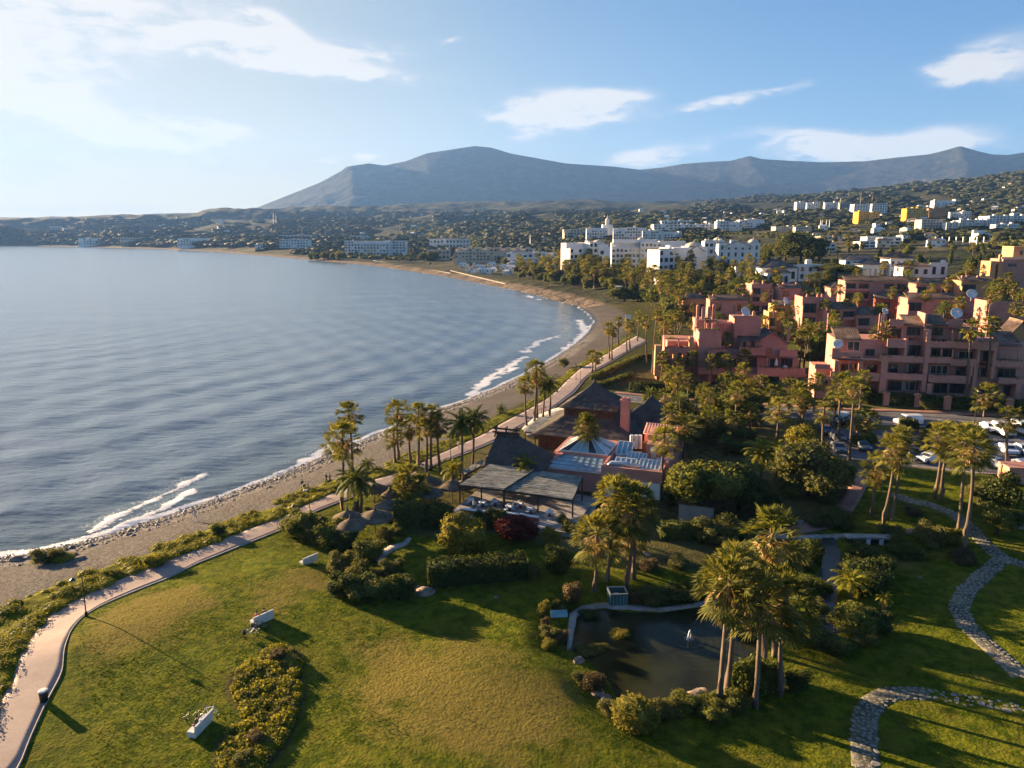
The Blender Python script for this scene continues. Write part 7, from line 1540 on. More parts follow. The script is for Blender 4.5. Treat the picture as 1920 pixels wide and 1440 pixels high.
def canopy(label, cs, z, name='terrace_canopy', h=3.6, slats=34, dark=M_wood):
    """a reed covered canopy on posts: corner pixels front-left, front-right, back-right, back-left at height z"""
    P = [np.array(flat_hit(x, y, zz)) for (x, y), zz in zip(cs, z)]; c = sum(P)/4
    t = thing(name, label, 'canopy', (c[0], c[1], ZG)); L = lambda p, zz: np.array([p[0]-c[0], p[1]-c[1], zz-ZG])
    A_, B_, C_, D_ = (L(p, zz) for p, zz in zip(P, z)); s = MB(); rng = random.Random(len(label))
    for k in range(slats):
        f0 = k/slats; f1 = (k+.93)/slats
        cuts = sorted([0, 1]+[rng.random() for _ in range(2)])
        for u0, u1 in zip(cuts[:-1], cuts[1:]):
            if u1-u0 < .04: continue
            pt = lambda u, f: A_*(1-u)*(1-f)+B_*u*(1-f)+C_*u*f+D_*(1-u)*f
            dz = rng.uniform(-.025, .035); q = [pt(u0, f0), pt(u1-.003, f0), pt(u1-.003, f1), pt(u0, f1)]
            i = len(s.v); s.v += [tuple(p+np.array([0, 0, dz])) for p in q]+[tuple(p+np.array([0, 0, dz+.05])) for p in q]
            s.f += [tuple(i+j for j in ff) for ff in ((3, 2, 1, 0), (4, 5, 6, 7), (0, 1, 5, 4), (1, 2, 6, 5), (2, 3, 7, 6), (3, 0, 4, 7))]
    o = s.build('reed_slats', M_reed, t); o['kind'] = 'stuff'
    b = MB(); dn = np.array([0, 0, -.16])
    for p, q in ((A_, B_), (B_, C_), (C_, D_), (D_, A_), ((A_+B_)/2, (C_+D_)/2)): b.bar(p+dn, q+dn, .16, .22)
    b.build('beam_frame', dark, t)
    for p in (A_, B_, C_, D_, (A_+B_)/2, (C_+D_)/2): MB().box(p[0]-.1, p[0]+.1, p[1]-.1, p[1]+.1, -.6, p[2]-.2).build('post', dark, t)
    return t
canopy('weathered grey reed canopy over the seaward terrace tables', [(862, 909), (944, 918), (1004, 880), (918, 871)], (6.9, 6.9, 7.5, 7.5))
canopy('larger weathered grey reed canopy over the inland terrace tables', [(946, 919), (1074, 937), (1092, 894), (1000, 881)], (6.7, 6.7, 7.3, 7.3), slats=38)
canopy('pale slatted canopy on the deck beyond the front thatched hall', [(985, 809), (1022, 813), (1060, 786), (1010, 783)], (6.4, 6.4, 6.6, 6.6), slats=24)
canopy('narrow dark wooden pergola on the seaward side of the thatched hall', [(864, 884), (872, 890), (912, 868), (905, 862)], (6.3, 6.3, 6.5, 6.5), slats=12)
# terrace floor, low wall, tables, chairs, waiters
fl = quad(*sorted((FR.loc(858, 950, 4.2)[0], FR.loc(1080, 985, 4.2)[0])), -1.5, 10); dk = MB().prism([(p[0], p[1]) for p in fl], 3.2, 4.18).build('terrace_floor', M_gravel); tag(dk, kind='structure')
lw = [FR.xy(*FR.loc(x, y, 4.2)) for x, y in ((868, 962), (900, 966), (960, 970), (1010, 978))]
k = thing('terrace_wall', 'low white topped wall along the front of the restaurant terrace', 'wall', (lw[0][0], lw[0][1], ZG)); wb = MB(); wt = MB()
for a, b in zip(lw[:-1], lw[1:]):
    a, b = a-lw[0], b-lw[0]; wb.bar((a[0], a[1], .2), (b[0], b[1], .2), .3, 1.1); wt.bar((a[0], a[1], .82), (b[0], b[1], .82), .5, .12)
wb.build('wall_body', M_pinkdark, k); wt.build('coping', M_white, k)
_tab_me = {}
def table(px, py, label, rz=0.0):
    p = flat_hit(px, py, 4.2); t = thing('dining_table', label, 'table', (*p, 4.19), rz, 'terrace dining tables')
    if not _tab_me: _tab_me['top'] = mb_mesh('tabletop', MB().lathe([(.6, 0), (.62, .04), (.6, .06)], 14), M_white); _tab_me['leg'] = mb_mesh('pedestal', MB().lathe([(.28, 0), (.25, .04), (.05, .08), (.05, .7)], 8), M_black); _tab_me['cloth'] = mb_mesh('tablecloth', MB().lathe([(.75, 0), (.66, .3), (.64, .34)], 14), M_white)
    mesh_obj('tabletop', _tab_me['top'], t, (0, 0, .7)); mesh_obj('pedestal', _tab_me['leg'], t)
def chair(px, py, label, rz):
    p = flat_hit(px, py, 4.2); t = thing('chair', label, 'chair', (*p, 4.19), rz, 'terrace chairs')
    if 'seat' not in _tab_me:
        _tab_me['seat'] = mb_mesh('seat', MB().box(-.22, .22, -.22, .22, .43, .48), M_wframe); _tab_me['back'] = mb_mesh('backrest', MB().box(-.22, .22, .2, .25, .48, .92), M_wframe); _tab_me['cl'] = mb_mesh('leg', MB().box(-.02, .02, -.02, .02, 0, .43), M_steel)
    mesh_obj('seat', _tab_me['seat'], t); mesh_obj('backrest', _tab_me['back'], t)
    for a in (-.19, .19):
        for b in (-.19, .19): mesh_obj('leg', _tab_me['cl'], t, (a, b, 0))
for i, (x, y, lb) in enumerate([(883, 945, 'round table at the seaward terrace corner'), (905, 950, 'round table near the terrace corner post'), (928, 948, 'round table under the middle of the seaward canopy'), (955, 958, 'round table at the post between the canopies'), (975, 952, 'round table set back under the larger canopy'), (995, 962, 'round table by the papyrus plants'), (1030, 968, 'round table near the terrace steps')]):
    table(x, y, lb)
    for j, a in enumerate((0.4, 2.5, 4.5)): chair(x+8*math.cos(a), y+4*math.sin(a), f'white chair {["seaward", "inland", "in front"][j]} of the {lb}', -a+1.57)
# flat roofed pink kitchen block with glass roofs
zA = 8.3; A_ = FR.loc(1128, 872, zA); B_ = FR.loc(1241, 887, zA); u0, u1, o0 = A_[0], B_[0], (A_[1]+B_[1])/2; dep = 11.5; D0 = ZG
K = Frame((*FR.xy(0, 0), ZG), YAW, 'restaurant_building', 'flat roofed pink restaurant block crowded with roof lights and ducts', 'building')
KH = zA-ZG
K.lbox('wall', M_white, u0+.25, u1-.25, o0+.1, o0+dep, -1.0, KH-1.75); K.lbox('upper_wall', M_pink, u0, u1, o0, o0+.35, KH-1.75, KH); K.lbox('upper_wall', M_pink, u0, u0+.35, o0+.351, o0+dep, KH-1.75, KH-.1); K.lbox('upper_wall', M_pink, u1-.35, u1, o0+.351, o0+dep, KH-1.75, KH)
K.lbox('roof', M_greyw, u0+.36, u1-.36, o0+.36, o0+dep, KH-1.7, KH-.75); K.lbox('coping', M_cream, u1-2.3, u1-.4, o0+.36, o0+.75, KH-.74, KH-.55)
def rooflight(ua, ub, oa, ob, za, zb, nn, label):
    t = thing('roof_light', label, 'roof light', K.world(ua, oa, za), -YAW, 'roof lights on the restaurant'); w_ = ub-ua; d_ = ob-oa; dz = zb-za
    fr_ = MB(); gl = MB()
    for j in range(nn+1): x = w_*j/nn; fr_.bar((x, 0, .05), (x, d_, dz+.05), .16, .12)
    fr_.bar((0, 0, .05), (w_, 0, .05), .14).bar((0, d_, dz+.05), (w_, d_, dz+.05), .14); fr_.box(.02, w_-.02, .02, d_-.02, -.6, -.02); fr_.build('frame', M_concrete, t)
    for j in range(nn):
        x0, x1 = w_*j/nn+.1, w_*(j+1)/nn-.1; MB().poly([(x0, .08, .06), (x1, .08, .06), (x1, d_-.08, dz+.06), (x0, d_-.08, dz+.06)]).build('pane', M_blueglass, t)
rooflight(u1-6.3, u1-3.4, o0+5.6, o0+7.4, KH-.5, KH+.2, 5, 'row of roof lights in the middle of the flat roof'); rooflight(u1-7.6, u1-4.4, o0+2.6, o0+4.4, KH-.55, KH+.1, 4, 'row of roof lights behind the silver ducts'); rooflight(u1-3.9, u1-.8, o0+2.2, o0+4.6, KH-.55, KH+.2, 5, 'row of roof lights at the inland front corner'); rooflight(u0+.6, u0+3.0, o0+7.6, o0+10.2, KH-.4, KH+1.0, 3, 'tilted glass roof light next to the glass pyramid')
t = thing('ventilation_duct', 'shiny silver ventilation duct lying along the flat roof front', 'duct', K.world(u0+.8, o0+1.4, KH-.7), -YAW); MB().tube([(0, 0, .35), (.4, .3, .75), (2.2, .5, .8), (3.0, .2, .7), (3.9, .7, .5), (4.4, 1.3, .3)], .34, 10).build('pipe', M_chrome, t, smooth=True); MB().box(.9, 1.8, -.4, .5, 0, .5).build('fan_box', M_chrome, t); MB().tube([(2.4, 1.2, .3), (3.4, 1.5, .35), (5.0, 2.2, .3)], .26, 8).build('branch_pipe', M_chrome, t, smooth=True)
t = thing('roof_vent', 'white cowl vent standing on the flat roof by the pink arch', 'vent', K.world(u1-2.4, o0+7.4, KH-.7)); MB().lathe([(.35, 0), (.35, 1.5), (.5, 1.6), (.5, 2.0), (.1, 2.1)], 10).build('cowl', M_white, t, smooth=True); MB().tube([(.3, -.4, .25), (2.2, -.4, .3)], .28, 8).build('pipe', M_chrome, t)
t = thing('roof_vent', 'pair of pale vent pipes behind the glass pyramid', 'vent', K.world(u0+2.2, o0+dep+1, KH-.7)); [MB().tube([(x, 0, 0), (x, 0, 2.3)], .3, 8).build('pipe', M_white, t) for x in (0, .75, 1.4)]
t = thing('air_conditioner', 'brown air conditioning unit before the pink back rooms', 'air conditioner', K.world(u0+4.2, o0+dep-.6, KH-.74), -YAW); MB().box(0, 1.6, 0, 1, 0, 1.7).build('casing', M_wood, t); MB().box(1.7, 2.7, 0, 1, 0, 1.5).build('casing', M_greyw, t)
K.lbox('back_room', M_pink, u0+5.0, u0+8.4, o0+dep+.01, o0+dep+5, -1, KH+2.2); K.lbox('back_room', M_pink, u1-3.8, u1+.6, o0+dep-2.5, o0+dep+4, -1, KH+1.4); K.lbox('back_room', M_pink, u1-5.2, u1+1.0, o0+dep+4.01, o0+dep+7, -1, KH+1.3)
K.roof_patch('roof', (u1-5.4, o0+dep+3.7, KH+1.35), (u1+1.2, o0+dep+3.7, KH+1.35), (u1+1.2, o0+dep+7, KH+2.3), (u1-5.4, o0+dep+7, KH+2.3), M_pink)
K.lbox('wall', M_pink, u1+.01, u1+.5, o0+3, o0+dep+4, -1, KH+.6); K.lwin(u1-2.9, u1-2.0, KH+.1, KH+1.2, o0+dep-2.52, 1); K.lwin(u0+6, u0+7.4, KH+.6, KH+1.8, o0+dep-.02, 2)
MB().lathe([(.35, 0), (.32, .5), (.5, .55), (.05, .9)], 10, (u0+6.6, o0+dep+2.5, KH+2.2)).build('chimney', M_pink, K.root)
# sloping glass roof and the glass pyramid
g0 = [K.loc(x, y, z) for x, y, z in ((1027, 875, 6.9), (1127, 886, 6.9), (1131, 860, 7.8), (1052, 849, 7.8))]
t = thing('glass_roof', 'sloping blue glass lean-to roof beside the grey reed canopy', 'glass roof', K.world(0, 0, 0), -YAW)
P = [np.array([a, b, z-ZG]) for (a, b), z in zip(g0, (6.9, 6.9, 7.8, 7.8))]; fb = MB(); nu, nv = 7, 4
pt = lambda u, v: P[0]*(1-u)*(1-v)+P[1]*u*(1-v)+P[2]*u*v+P[3]*(1-u)*v
for i in range(nu+1): fb.bar(pt(i/nu, 0), pt(i/nu, 1), .07, .12)
for j in range(nv+1): fb.bar(pt(0, j/nv), pt(1, j/nv), .07, .12)
fb.build('glazing_bars', M_steel, t)
for i in range(nu):
    for j in range(nv): MB().poly([pt((i+.04)/nu, (j+.05)/nv), pt((i+.96)/nu, (j+.05)/nv), pt((i+.96)/nu, (j+.95)/nv), pt((i+.04)/nu, (j+.95)/nv)]).build('pane', M_blueglass, t)
MB().bar(P[0]+np.array([0, 0, -.12]), P[1]+np.array([0, 0, -.12]), .3, .14).build('gutter', M_wframe, t)
K.lbox('wall', M_pink, g0[0][0]+.3, g0[1][0]-.05, g0[0][1]+.3, g0[0][1]+6, -1, 2.75); K.lbox('wall', M_pink, g0[0][0]-1.6, g0[0][0]+.28, g0[0][1]-.2, g0[0][1]+.4, -1, 3.2); K.lbox('wall', M_pink, g0[3][0]-1.2, g0[2][0]+.3, g0[3][1]+.1, g0[3][1]+9.5, -1, 3.9)
for i in range(4): K.lbox('stepped_parapet', M_pink, g0[0][0]-.4+i*.55, g0[0][0]+.15+i*.55, g0[0][1]+1.2+i*1.2, g0[0][1]+2.39+i*1.2, 2.0, 3.4+i*.28)
bc = K.loc(1103, 838, 8.2); hx, hy = 3.9, 3.3; z0p = 8.2-ZG; ap = K.z(bc[0], bc[1], 812)-ZG
t = thing('glass_pyramid', 'glass pyramid roof light with pale glazing bars over the restaurant', 'roof light', K.world(bc[0], bc[1], z0p), -YAW); hh = ap-z0p
c4 = [np.array(v, float) for v in ((-hx, -hy, 0), (hx, -hy, 0), (hx, hy, 0), (-hx, hy, 0))]; top = np.array([0, 0, hh]); fb = MB()
for i in range(4):
    a, b = c4[i], c4[(i+1) % 4]; fb.bar(a, b, .16).bar(a, top, .14)
    for j in range(1, 5): q = a+(b-a)*j/5; w_ = min(j, 5-j)/2.5; fb.bar(q, q+(top-q)*min(1, w_*1.0)*.98 if j in (2, 3) else q+(top-q)*.8, .08)
    for j in range(5):
        q0, q1 = a+(b-a)*(j+.05)/5, a+(b-a)*(j+.95)/5; s0 = .97; MB().poly([q0+(top-q0)*.02, q1+(top-q1)*.02, q1+(top-q1)*s0, q0+(top-q0)*s0]).build('pane', M_glass if (i+j) % 3 == 0 else M_blueglass, t)
fb.build('glazing_bars', M_concrete, t); MB().box(-hx-.2, hx+.2, -hy-.2, hy+.2, -.4, -.1).build('kerb', M_pink, t)
K.lbox('wall', M_pink, bc[0]-hx-.6, bc[0]+hx+.6, bc[1]-hy-.6, bc[1]+hy+.6, -1, z0p-.4)
# grey service shed, curved rail on the deck
q = hit(1305, 975); t = thing('shed', 'grey boarded service shed in deep shade under the big tree', 'shed', tuple(q), -YAW); MB().box(-2.2, 2.2, -1.5, 1.5, -.2, 2.6).build('wall', M_greyw, t); MB().box(-2.4, 2.4, -1.7, 1.7, 2.61, 2.75).build('roof', M_wood, t)
for i in range(11): MB().box(-2.15+i*.4, -1.8+i*.4, -1.56, -1.5, 0, 2.5).build('plank', M_greyw, t)
rl = resample(np.array([flat_hit(*p, 4.6) for p in ((1000, 775), (1020, 768), (1042, 762), (1068, 756))]), 9); t = thing('deck_railing', 'low curved post and rope railing around the round deck', 'railing', (rl[0][0], rl[0][1], 4.4))
for p in rl: MB().tube([(p[0]-rl[0][0], p[1]-rl[0][1], -.6), (p[0]-rl[0][0], p[1]-rl[0][1], .75)], .06, 6).build('post', M_wood, t)
MB().tube([(p[0]-rl[0][0], p[1]-rl[0][1], .6) for p in rl], .04, 5).build('rail', M_wood, t)
ribbon('round_deck', hits([(978, 806), (1005, 782), (1040, 768), (1085, 760)]), hits([(990, 822), (1030, 812), (1062, 800), (1095, 790)]), 20, 6, M_greyw, .3)

# ------------------------------------------------------------------ things in the park and on the beach
_par = {}
def parasol(px, py, label, r=1.9, h=2.5, knob=True):
    """thatched beach parasol; the pixel is the middle of its cap"""
    p = flat_hit(px, py, 3.6+h); zg = gz(*p); t = thing('thatched_parasol', label, 'parasol', (p[0], p[1], zg), px*.37, 'thatched parasols on the lawn')
    if not _par:
        n = 28; rng = np.random.default_rng(3); mb = MB(); V = []; F = []
        for k in range(4):
            for rr, zz, jz in ((1-.24*k+.02, 0+.16*k-.10, .06), (1-.24*k, .03+.16*k, .0), (max(.02, 1-.24*(k+1.15)), .16*(k+1.1)+.03, 0)):
                V += [(rr*math.cos(6.2832*j/n), rr*math.sin(6.2832*j/n), zz-rng.random()*jz) for j in range(n)]
            b = len(V)-3*n
            for q in (0, 1):
                for j in range(n): F.append((b+q*n+j, b+q*n+(j+1) % n, b+(q+1)*n+(j+1) % n, b+(q+1)*n+j))
        mb.v = V; mb.f = F; _par['cap'] = mb_mesh('thatch', mb, M_straw); _par['pole'] = mb_mesh('pole', MB().tube([(0, 0, -.2), (0, 0, 2.6)], .07, 8), M_wood); _par['top'] = mb_mesh('top_knot', MB().lathe([(.14, 0), (.2, .25), (.1, .4), (.16, .55), (.03, .7)], 8), M_straw)
        _par['ribs'] = mb_mesh('ribs', (lambda m_: [m_.bar((0, 0, 2.55), (1.5*math.cos(a), 1.5*math.sin(a), 2.25), .05) for a in np.linspace(0, 6.28, 9)[:-1]] and m_)(MB()), M_wood)
    mesh_obj('thatch', _par['cap'], t, (0, 0, h-.1), 0, (r, r, 1.5)); mesh_obj('pole', _par['pole'], t, scale=(1, 1, h/2.5)); mesh_obj('ribs', _par['ribs'], t, (0, 0, h-2.55), scale=(r/1.9,)*2+(1,))
    if knob: mesh_obj('top_knot', _par['top'], t, (0, 0, h+.75))
for a in [(702, 910, 'thatched parasol alone beside the promenade edge'), (732, 922, 'small shaded thatched parasol between date palm and stout palm', 1.3), (727, 942, 'dark thatched parasol in front of the stout yellow palm'), (651, 962, 'thatched parasol behind the nearest one by the oleanders'), (657, 978, 'thatched parasol nearest the oleander bushes'), (703, 962, 'broad thatched parasol in the middle of the shady lawn', 2.3), (804, 897, 'thatched parasol below the tall seafront clump', 1.9), (803, 918, 'pale wide thatched parasol with a knob on top', 2.2), (848, 905, 'thatched parasol tucked beside the little queen palm', 2.0), (868, 905, 'thatched parasol closest to the reed canopy', 1.7)]: parasol(*a)

def lamp_post(px, py, label, h=4.4, name='street_lamp', heads=1, group='black promenade lamps'):
    q = hit(px, py); t = thing(name, label, 'street lamp', tuple(q), 1.1, group)
    MB().lathe([(.16, 0), (.14, .5), (.06, .6), (.05, h)], 8).build('pole', M_black, t); MB().bar((0, 0, h-.1), (-.9, .0, h+.12), .05).build('arm', M_black, t)
    MB().lathe([(.30, 0), (.26, .1), (.1, .22), (.03, .3)], 10, (-.95, 0, h-.02)).build('lamp_head', M_black, t); MB().lathe([(.2, -.14), (.24, -.02)], 10, (-.95, 0, h)).build('lamp_glass', M_concrete, t)
for a in [(162, 1156, 'tall black lamp post beside the curve of the promenade'), (581, 962, 'black lamp post where the promenade passes the corner bush'), (845, 862, 'slim black lamp post by the date palms'), (563, 1005, 'black lamp post half hidden behind the corner bush'), (1080, 712, 'first slim lamp post at the far promenade'), (1088, 718, 'second slim lamp post at the far promenade')]: lamp_post(*a)
for a in [(1826, 800, 'grey street lamp on the verge before the pink hedge'), (1560, 772, 'grey street lamp at the road edge by the bright palm'), (1833, 500, 'tall floodlight mast in the dark wood'), (1533, 492, 'tall floodlight mast in front of the big tree mass')]: lamp_post(*a, 7.0 if a[1] > 600 else 13, 'street_lamp', 1, 'grey street lamps')
# white concrete benches
def bench(px, py, label, rz):
    q = hit(px, py); t = thing('bench', label, 'bench', tuple(q), rz, 'white concrete benches')
    MB().box(-1.05, 1.05, -.30, .25, .34, .47).build('seat', M_concrete, t); b = MB(); b.v = [(-1.05, .26, 0), (1.05, .26, 0), (1.05, .42, 0), (-1.05, .42, 0), (-1.05, .40, 1.02), (1.05, .40, 1.02), (1.05, .56, 1.02), (-1.05, .56, 1.02)]; b.f = [(3, 2, 1, 0), (4, 5, 6, 7), (0, 1, 5, 4), (1, 2, 6, 5), (2, 3, 7, 6), (3, 0, 4, 7)]; b.build('backrest', M_concrete, t)
    for s in (-1, 1): MB().box(min(s*1.04, s*.84), max(s*1.04, s*.84), -.26, .25, -.05, .335).build('leg', M_concrete, t)
    return t
BN1 = bench(578, 1055, 'empty white bench behind the oleander bushes', R(232)); BN2 = bench(490, 1165, 'white bench with two people sitting on it above the lawn bed', R(230)); BN3 = bench(374, 1366, 'white bench with bicycles leaning on it near the promenade', R(258))
# litter bin
q = hit(83, 1316); t = thing('litter_bin', 'black litter bin with a white lid on the promenade edge', 'litter bin', tuple(q)); MB().lathe([(.30, .1), (.33, .95), (.31, .97)], 14).build('drum', M_black, t, smooth=True); MB().lathe([(.36, .97), (.36, 1.03), (.24, 1.06)], 14).build('lid', M_concrete, t); MB().box(-.05, .05, -.05, .05, -.1, .12).build('post', M_wood, t)

# bicycles
_bk = {}
def bicycle(p, label, rz, lean=.12, frame=None, bags=False):
    t = thing('bicycle', label, 'bicycle', p, rz, 'bicycles on the lawn'); t.rotation_euler.x = lean
    if 'tyre' not in _bk:
        n = 20; V = []; F = []
        for j in range(n):
            a = 6.2832*j/n
            for k in range(6): b = 6.2832*k/6; rr = .33+.024*math.cos(b); V.append((rr*math.cos(a), .024*math.sin(b), rr*math.sin(a)))
        for j in range(n):
            for k in range(6): F.append((j*6+k, ((j+1) % n)*6+k, ((j+1) % n)*6+(k+1) % 6, j*6+(k+1) % 6))
        m_ = MB(); m_.v = V; m_.f = F; _bk['tyre'] = mb_mesh('tyre', m_, M_black, True); sp = MB()
        for j in range(9): a = 6.2832*j/9; sp.bar((0, 0, 0), (.31*math.cos(a), 0, .31*math.sin(a)), .008)
        _bk['spokes'] = mb_mesh('spokes', sp, M_steel)
    f = MB(); J = dict(bb=(-.05, 0, .30), rw=(-.52, 0, .35), fw=(.52, 0, .35), st=(-.2, 0, .80), hd=(.36, 0, .78), hh=(.33, 0, .95))
    for a, b in (('bb', 'st'), ('bb', 'hd'), ('st', 'hd'), ('rw', 'bb'), ('rw', 'st'), ('hd', 'fw'), ('hd', 'hh')): f.bar(J[a], J[b], .035)
    f.build('frame', frame or M_black, t)
    for w_ in ('rw', 'fw'): o = mesh_obj('wheel', _bk['tyre'], t, J[w_]); mesh_obj('spokes', _bk['spokes'], o)
    MB().box(-.34, -.08, -.07, .07, .88, .94).bar((-.2, 0, .8), (-.21, 0, .9), .03).build('saddle', M_black, t); MB().bar((.33, -.28, 1.0), (.33, .28, 1.0), .03).build('handlebar', M_black, t)
    MB().bar((-.05, -.09, .18), (-.05, .09, .42), .025).build('cranks', M_steel, t)
    if bags: MB().box(-.72, -.4, .07, .2, .36, .68).box(-.72, -.4, -.2, -.07, .36, .68).build('pannier', M_black, t); MB().box(-.75, -.35, -.08, .08, .70, .74).build('rack', M_black, t)
M_lime = mat('lime_paint', (.32, .42, .06), .5, None, .1, 4); M_whitepaint = mat('white_paint', (.7, .7, .68), .5, None, .05, 4)
q = hit(470, 1192); bicycle(tuple(q), 'touring bicycle with dark panniers standing clear of the bench', R(25), .1, M_whitepaint, True); q = hit(486, 1180); bicycle(tuple(q), 'dark touring bicycle with panniers parked right at the occupied bench', R(18), .1, M_black, True)
q = hit(362, 1348); bicycle(tuple(q), 'lime green bicycle leaning against the front of the white bench', R(8), .2, M_lime); q = hit(392, 1345); bicycle(tuple(q), 'white bicycle leaning behind the white bench', R(15), -.2, M_whitepaint)

# people: one skinned figure each
M_skin = mat('skin', (.45, .27, .19), .6, None, .06, 6)
def cloth(name, c): return mat(name, c, .9, (20, .3, .01), .12, 4)
C_dark = cloth('dark_cloth', (.03, .03, .035)); C_white = cloth('white_cloth', (.62, .62, .62)); C_red = cloth('red_cloth', (.30, .06, .04)); C_blue = cloth('blue_cloth', (.07, .10, .18)); C_grey = cloth('grey_cloth', (.2, .2, .21)); M_hair = mat('hair', (.035, .022, .015), .8, None, .2, 8)
def person(p, label, rz, pose='walk', top=None, legs=None, h=1.74, hat=None, group=None):
    t = thing('person', label, 'person', p, rz, group); k = h/1.75; sit = pose == 'sit'
    zp = .50 if sit else .93; sw = .22 if pose == 'walk' else .04
    v = {'pel': (0, 0, zp, .15), 'ch': (0, -.02 if not sit else -.06, zp+.36, .165), 'nk': (0, -.02, zp+.54, .065), 'hd': (0, -.05, zp+.68, .10), 'ht': (0, -.04, zp+.79, .085)}
    for s, n in ((-1, 'l'), (1, 'r')):
        d = sw*s
        v['sh'+n] = (s*.19, -.01, zp+.47, .07); v['el'+n] = (s*.25, d*.6+(-.12 if sit else 0), zp+.22, .047); v['wr'+n] = (s*.23, d*1.1-.08-(.22 if sit else 0), zp+.02+(.06 if sit else 0), .036); v['ha'+n] = (s*.22, d*1.2-.12-(.24 if sit else 0), zp-.08+(.1 if sit else 0), .032)
        v['hi'+n] = (s*.10, 0, zp-.04, .10)
        if sit: v['kn'+n] = (s*.12, -.44, .50, .065); v['an'+n] = (s*.12, -.46, .09, .045); v['to'+n] = (s*.12, -.66, .04, .04)
        else: v['kn'+n] = (s*.10, -d*.9-.03, .49, .065); v['an'+n] = (s*.10, -d*1.5+(.06 if d < 0 else 0), .08, .045); v['to'+n] = (s*.10, -d*1.5-.19, .04, .04)
    ks = list(v); ix = {n: i for i, n in enumerate(ks)}; E = [('pel', 'ch'), ('ch', 'nk'), ('nk', 'hd'), ('hd', 'ht')]
    for n in 'lr': E += [('ch', 'sh'+n), ('sh'+n, 'el'+n), ('el'+n, 'wr'+n), ('wr'+n, 'ha'+n), ('pel', 'hi'+n), ('hi'+n, 'kn'+n), ('kn'+n, 'an'+n), ('an'+n, 'to'+n)]
    me = bpy.data.meshes.new('body'); me.from_pydata([v[n][:3] for n in ks], [(ix[a], ix[b]) for a, b in E], []); o = bpy.data.objects.new('body', me); COL.objects.link(o); o.parent = t; o.scale = (k, k, k)
    sk = o.modifiers.new('skin', 'SKIN'); sk.use_smooth_shade = True
    for i, n in enumerate(ks): me.skin_vertices[0].data[i].radius = (v[n][3], v[n][3]*(.75 if n in ('pel', 'ch') else 1)); me.skin_vertices[0].data[i].use_root = n == 'pel'
    o.modifiers.new('sub', 'SUBSURF').levels = 1; o.modifiers['sub'].render_levels = 1
    dg = bpy.context.evaluated_depsgraph_get(); m2 = bpy.data.meshes.new_from_object(o.evaluated_get(dg)); o.modifiers.clear(); o.data = m2; m2.name = 'body'
    m2.materials.clear()
    for m_ in (M_skin, top or C_dark, legs or C_blue): m2.materials.append(m_)
    for f in m2.polygons:
        c = f.center; f.material_index = 0
        if c.z > zp+.50 and abs(c.x) < .12: f.material_index = 0
        elif c.z > zp-.02 and not (sit and c.y < -.3): f.material_index = 0 if (abs(c.x) > .2 and c.z < zp+.24) else 1
        elif c.z > .1: f.material_index = 2 if abs(c.x) < .2 or sit else 0
        else: f.material_index = 2
    hc = v['hd']; V = ICO_V*np.array([.112, .118, .12])+np.array([0, hc[1]+.02, hc[2]+.045]); V = V[:]; keep = [f for f in ICO_F if (ICO_V[f].mean(0)[2] > -.05 and ICO_V[f].mean(0)[1] > -.35) or ICO_V[f].mean(0)[2] > .55 or ICO_V[f].mean(0)[1] > .5]
    hm = bpy.data.meshes.new('hair'); hm.from_pydata([tuple(x) for x in V], [], [tuple(map(int, f)) for f in keep]); hm.materials.append(hat or M_hair); mesh_obj('hair', hm, t, scale=k)
    nz = MB().box(-.012, .012, hc[1]-.125, hc[1]-.09, hc[2]-.02, hc[2]+.02); nz.build('nose', M_skin, t).scale = (k, k, k)
    return t
def on_bench(b, x, label, **kw):
    c = math.cos(b.rotation_euler.z), math.sin(b.rotation_euler.z); p = (b.location.x+c[0]*x-c[1]*(.02), b.location.y+c[1]*x+c[0]*(.02), b.location.z); return person(p, label, b.rotation_euler.z, 'sit', **kw)
on_bench(BN2, -.35, 'seated person in a dark jacket at the near end of the occupied bench', top=C_dark, legs=C_grey); on_bench(BN2, .45, 'seated person in a reddish top at the far end of the occupied bench', top=C_red, legs=C_dark)
on_bench(BN3, .2, 'seated person in dark clothes on the bench with the bicycles', top=C_dark, legs=C_dark)
for (x, y, lb, rz, tp, lg) in [(567, 918, 'dark dressed person walking on the shore stones, seaward of the pair', .4, C_dark, C_dark), (612, 906, 'dark dressed person walking just ahead on the gravel beach', -.6, C_dark, C_dark), (619, 906, 'second dark dressed person walking close beside on the gravel beach', -.6, C_grey, C_dark), (366, 978, 'person in pale clothes bending along the stone bank', 1.2, C_white, C_white), (860, 842, 'person in white walking on the promenade by the date palms', 2.6, C_white, C_grey), (1066, 618, 'person in white standing on the far shingle', .3, C_white, C_white), (1380, 815, 'person in dark clothes standing in the garden behind the restaurant', 0, C_dark, C_dark)]:
    q = hit(x, y); person(tuple(q), lb, rz, 'walk', tp, lg)
p = flat_hit(877, 985, 4.0); person((*p, gz(*p)), 'person in pale blue standing below the seaward canopy', 2.2, 'stand', C_white, C_grey); p = flat_hit(889, 958, 4.2); person((*p, 4.19), 'waiter in a white shirt standing among the terrace tables', .4, 'stand', C_white, C_dark); p = flat_hit(962, 956, 4.2); person((*p, 4.19), 'waiter in white beside the middle canopy post', 1.4, 'stand', C_white, C_white)
q = hit(573, 924); t = thing('dog', 'white and dark dog walking beside the seaward beach walker', 'dog', tuple(q), 1.0)
dv = [((0, .3, .42), .11), ((0, -.25, .42), .1), ((0, -.42, .58), .07), ((0, -.55, .62), .075), ((0, -.7, .58), .04), ((0, .45, .55), .025), ((0, .6, .7), .02)]; de = [(0, 1), (1, 2), (2, 3), (3, 4), (0, 5), (5, 6)]
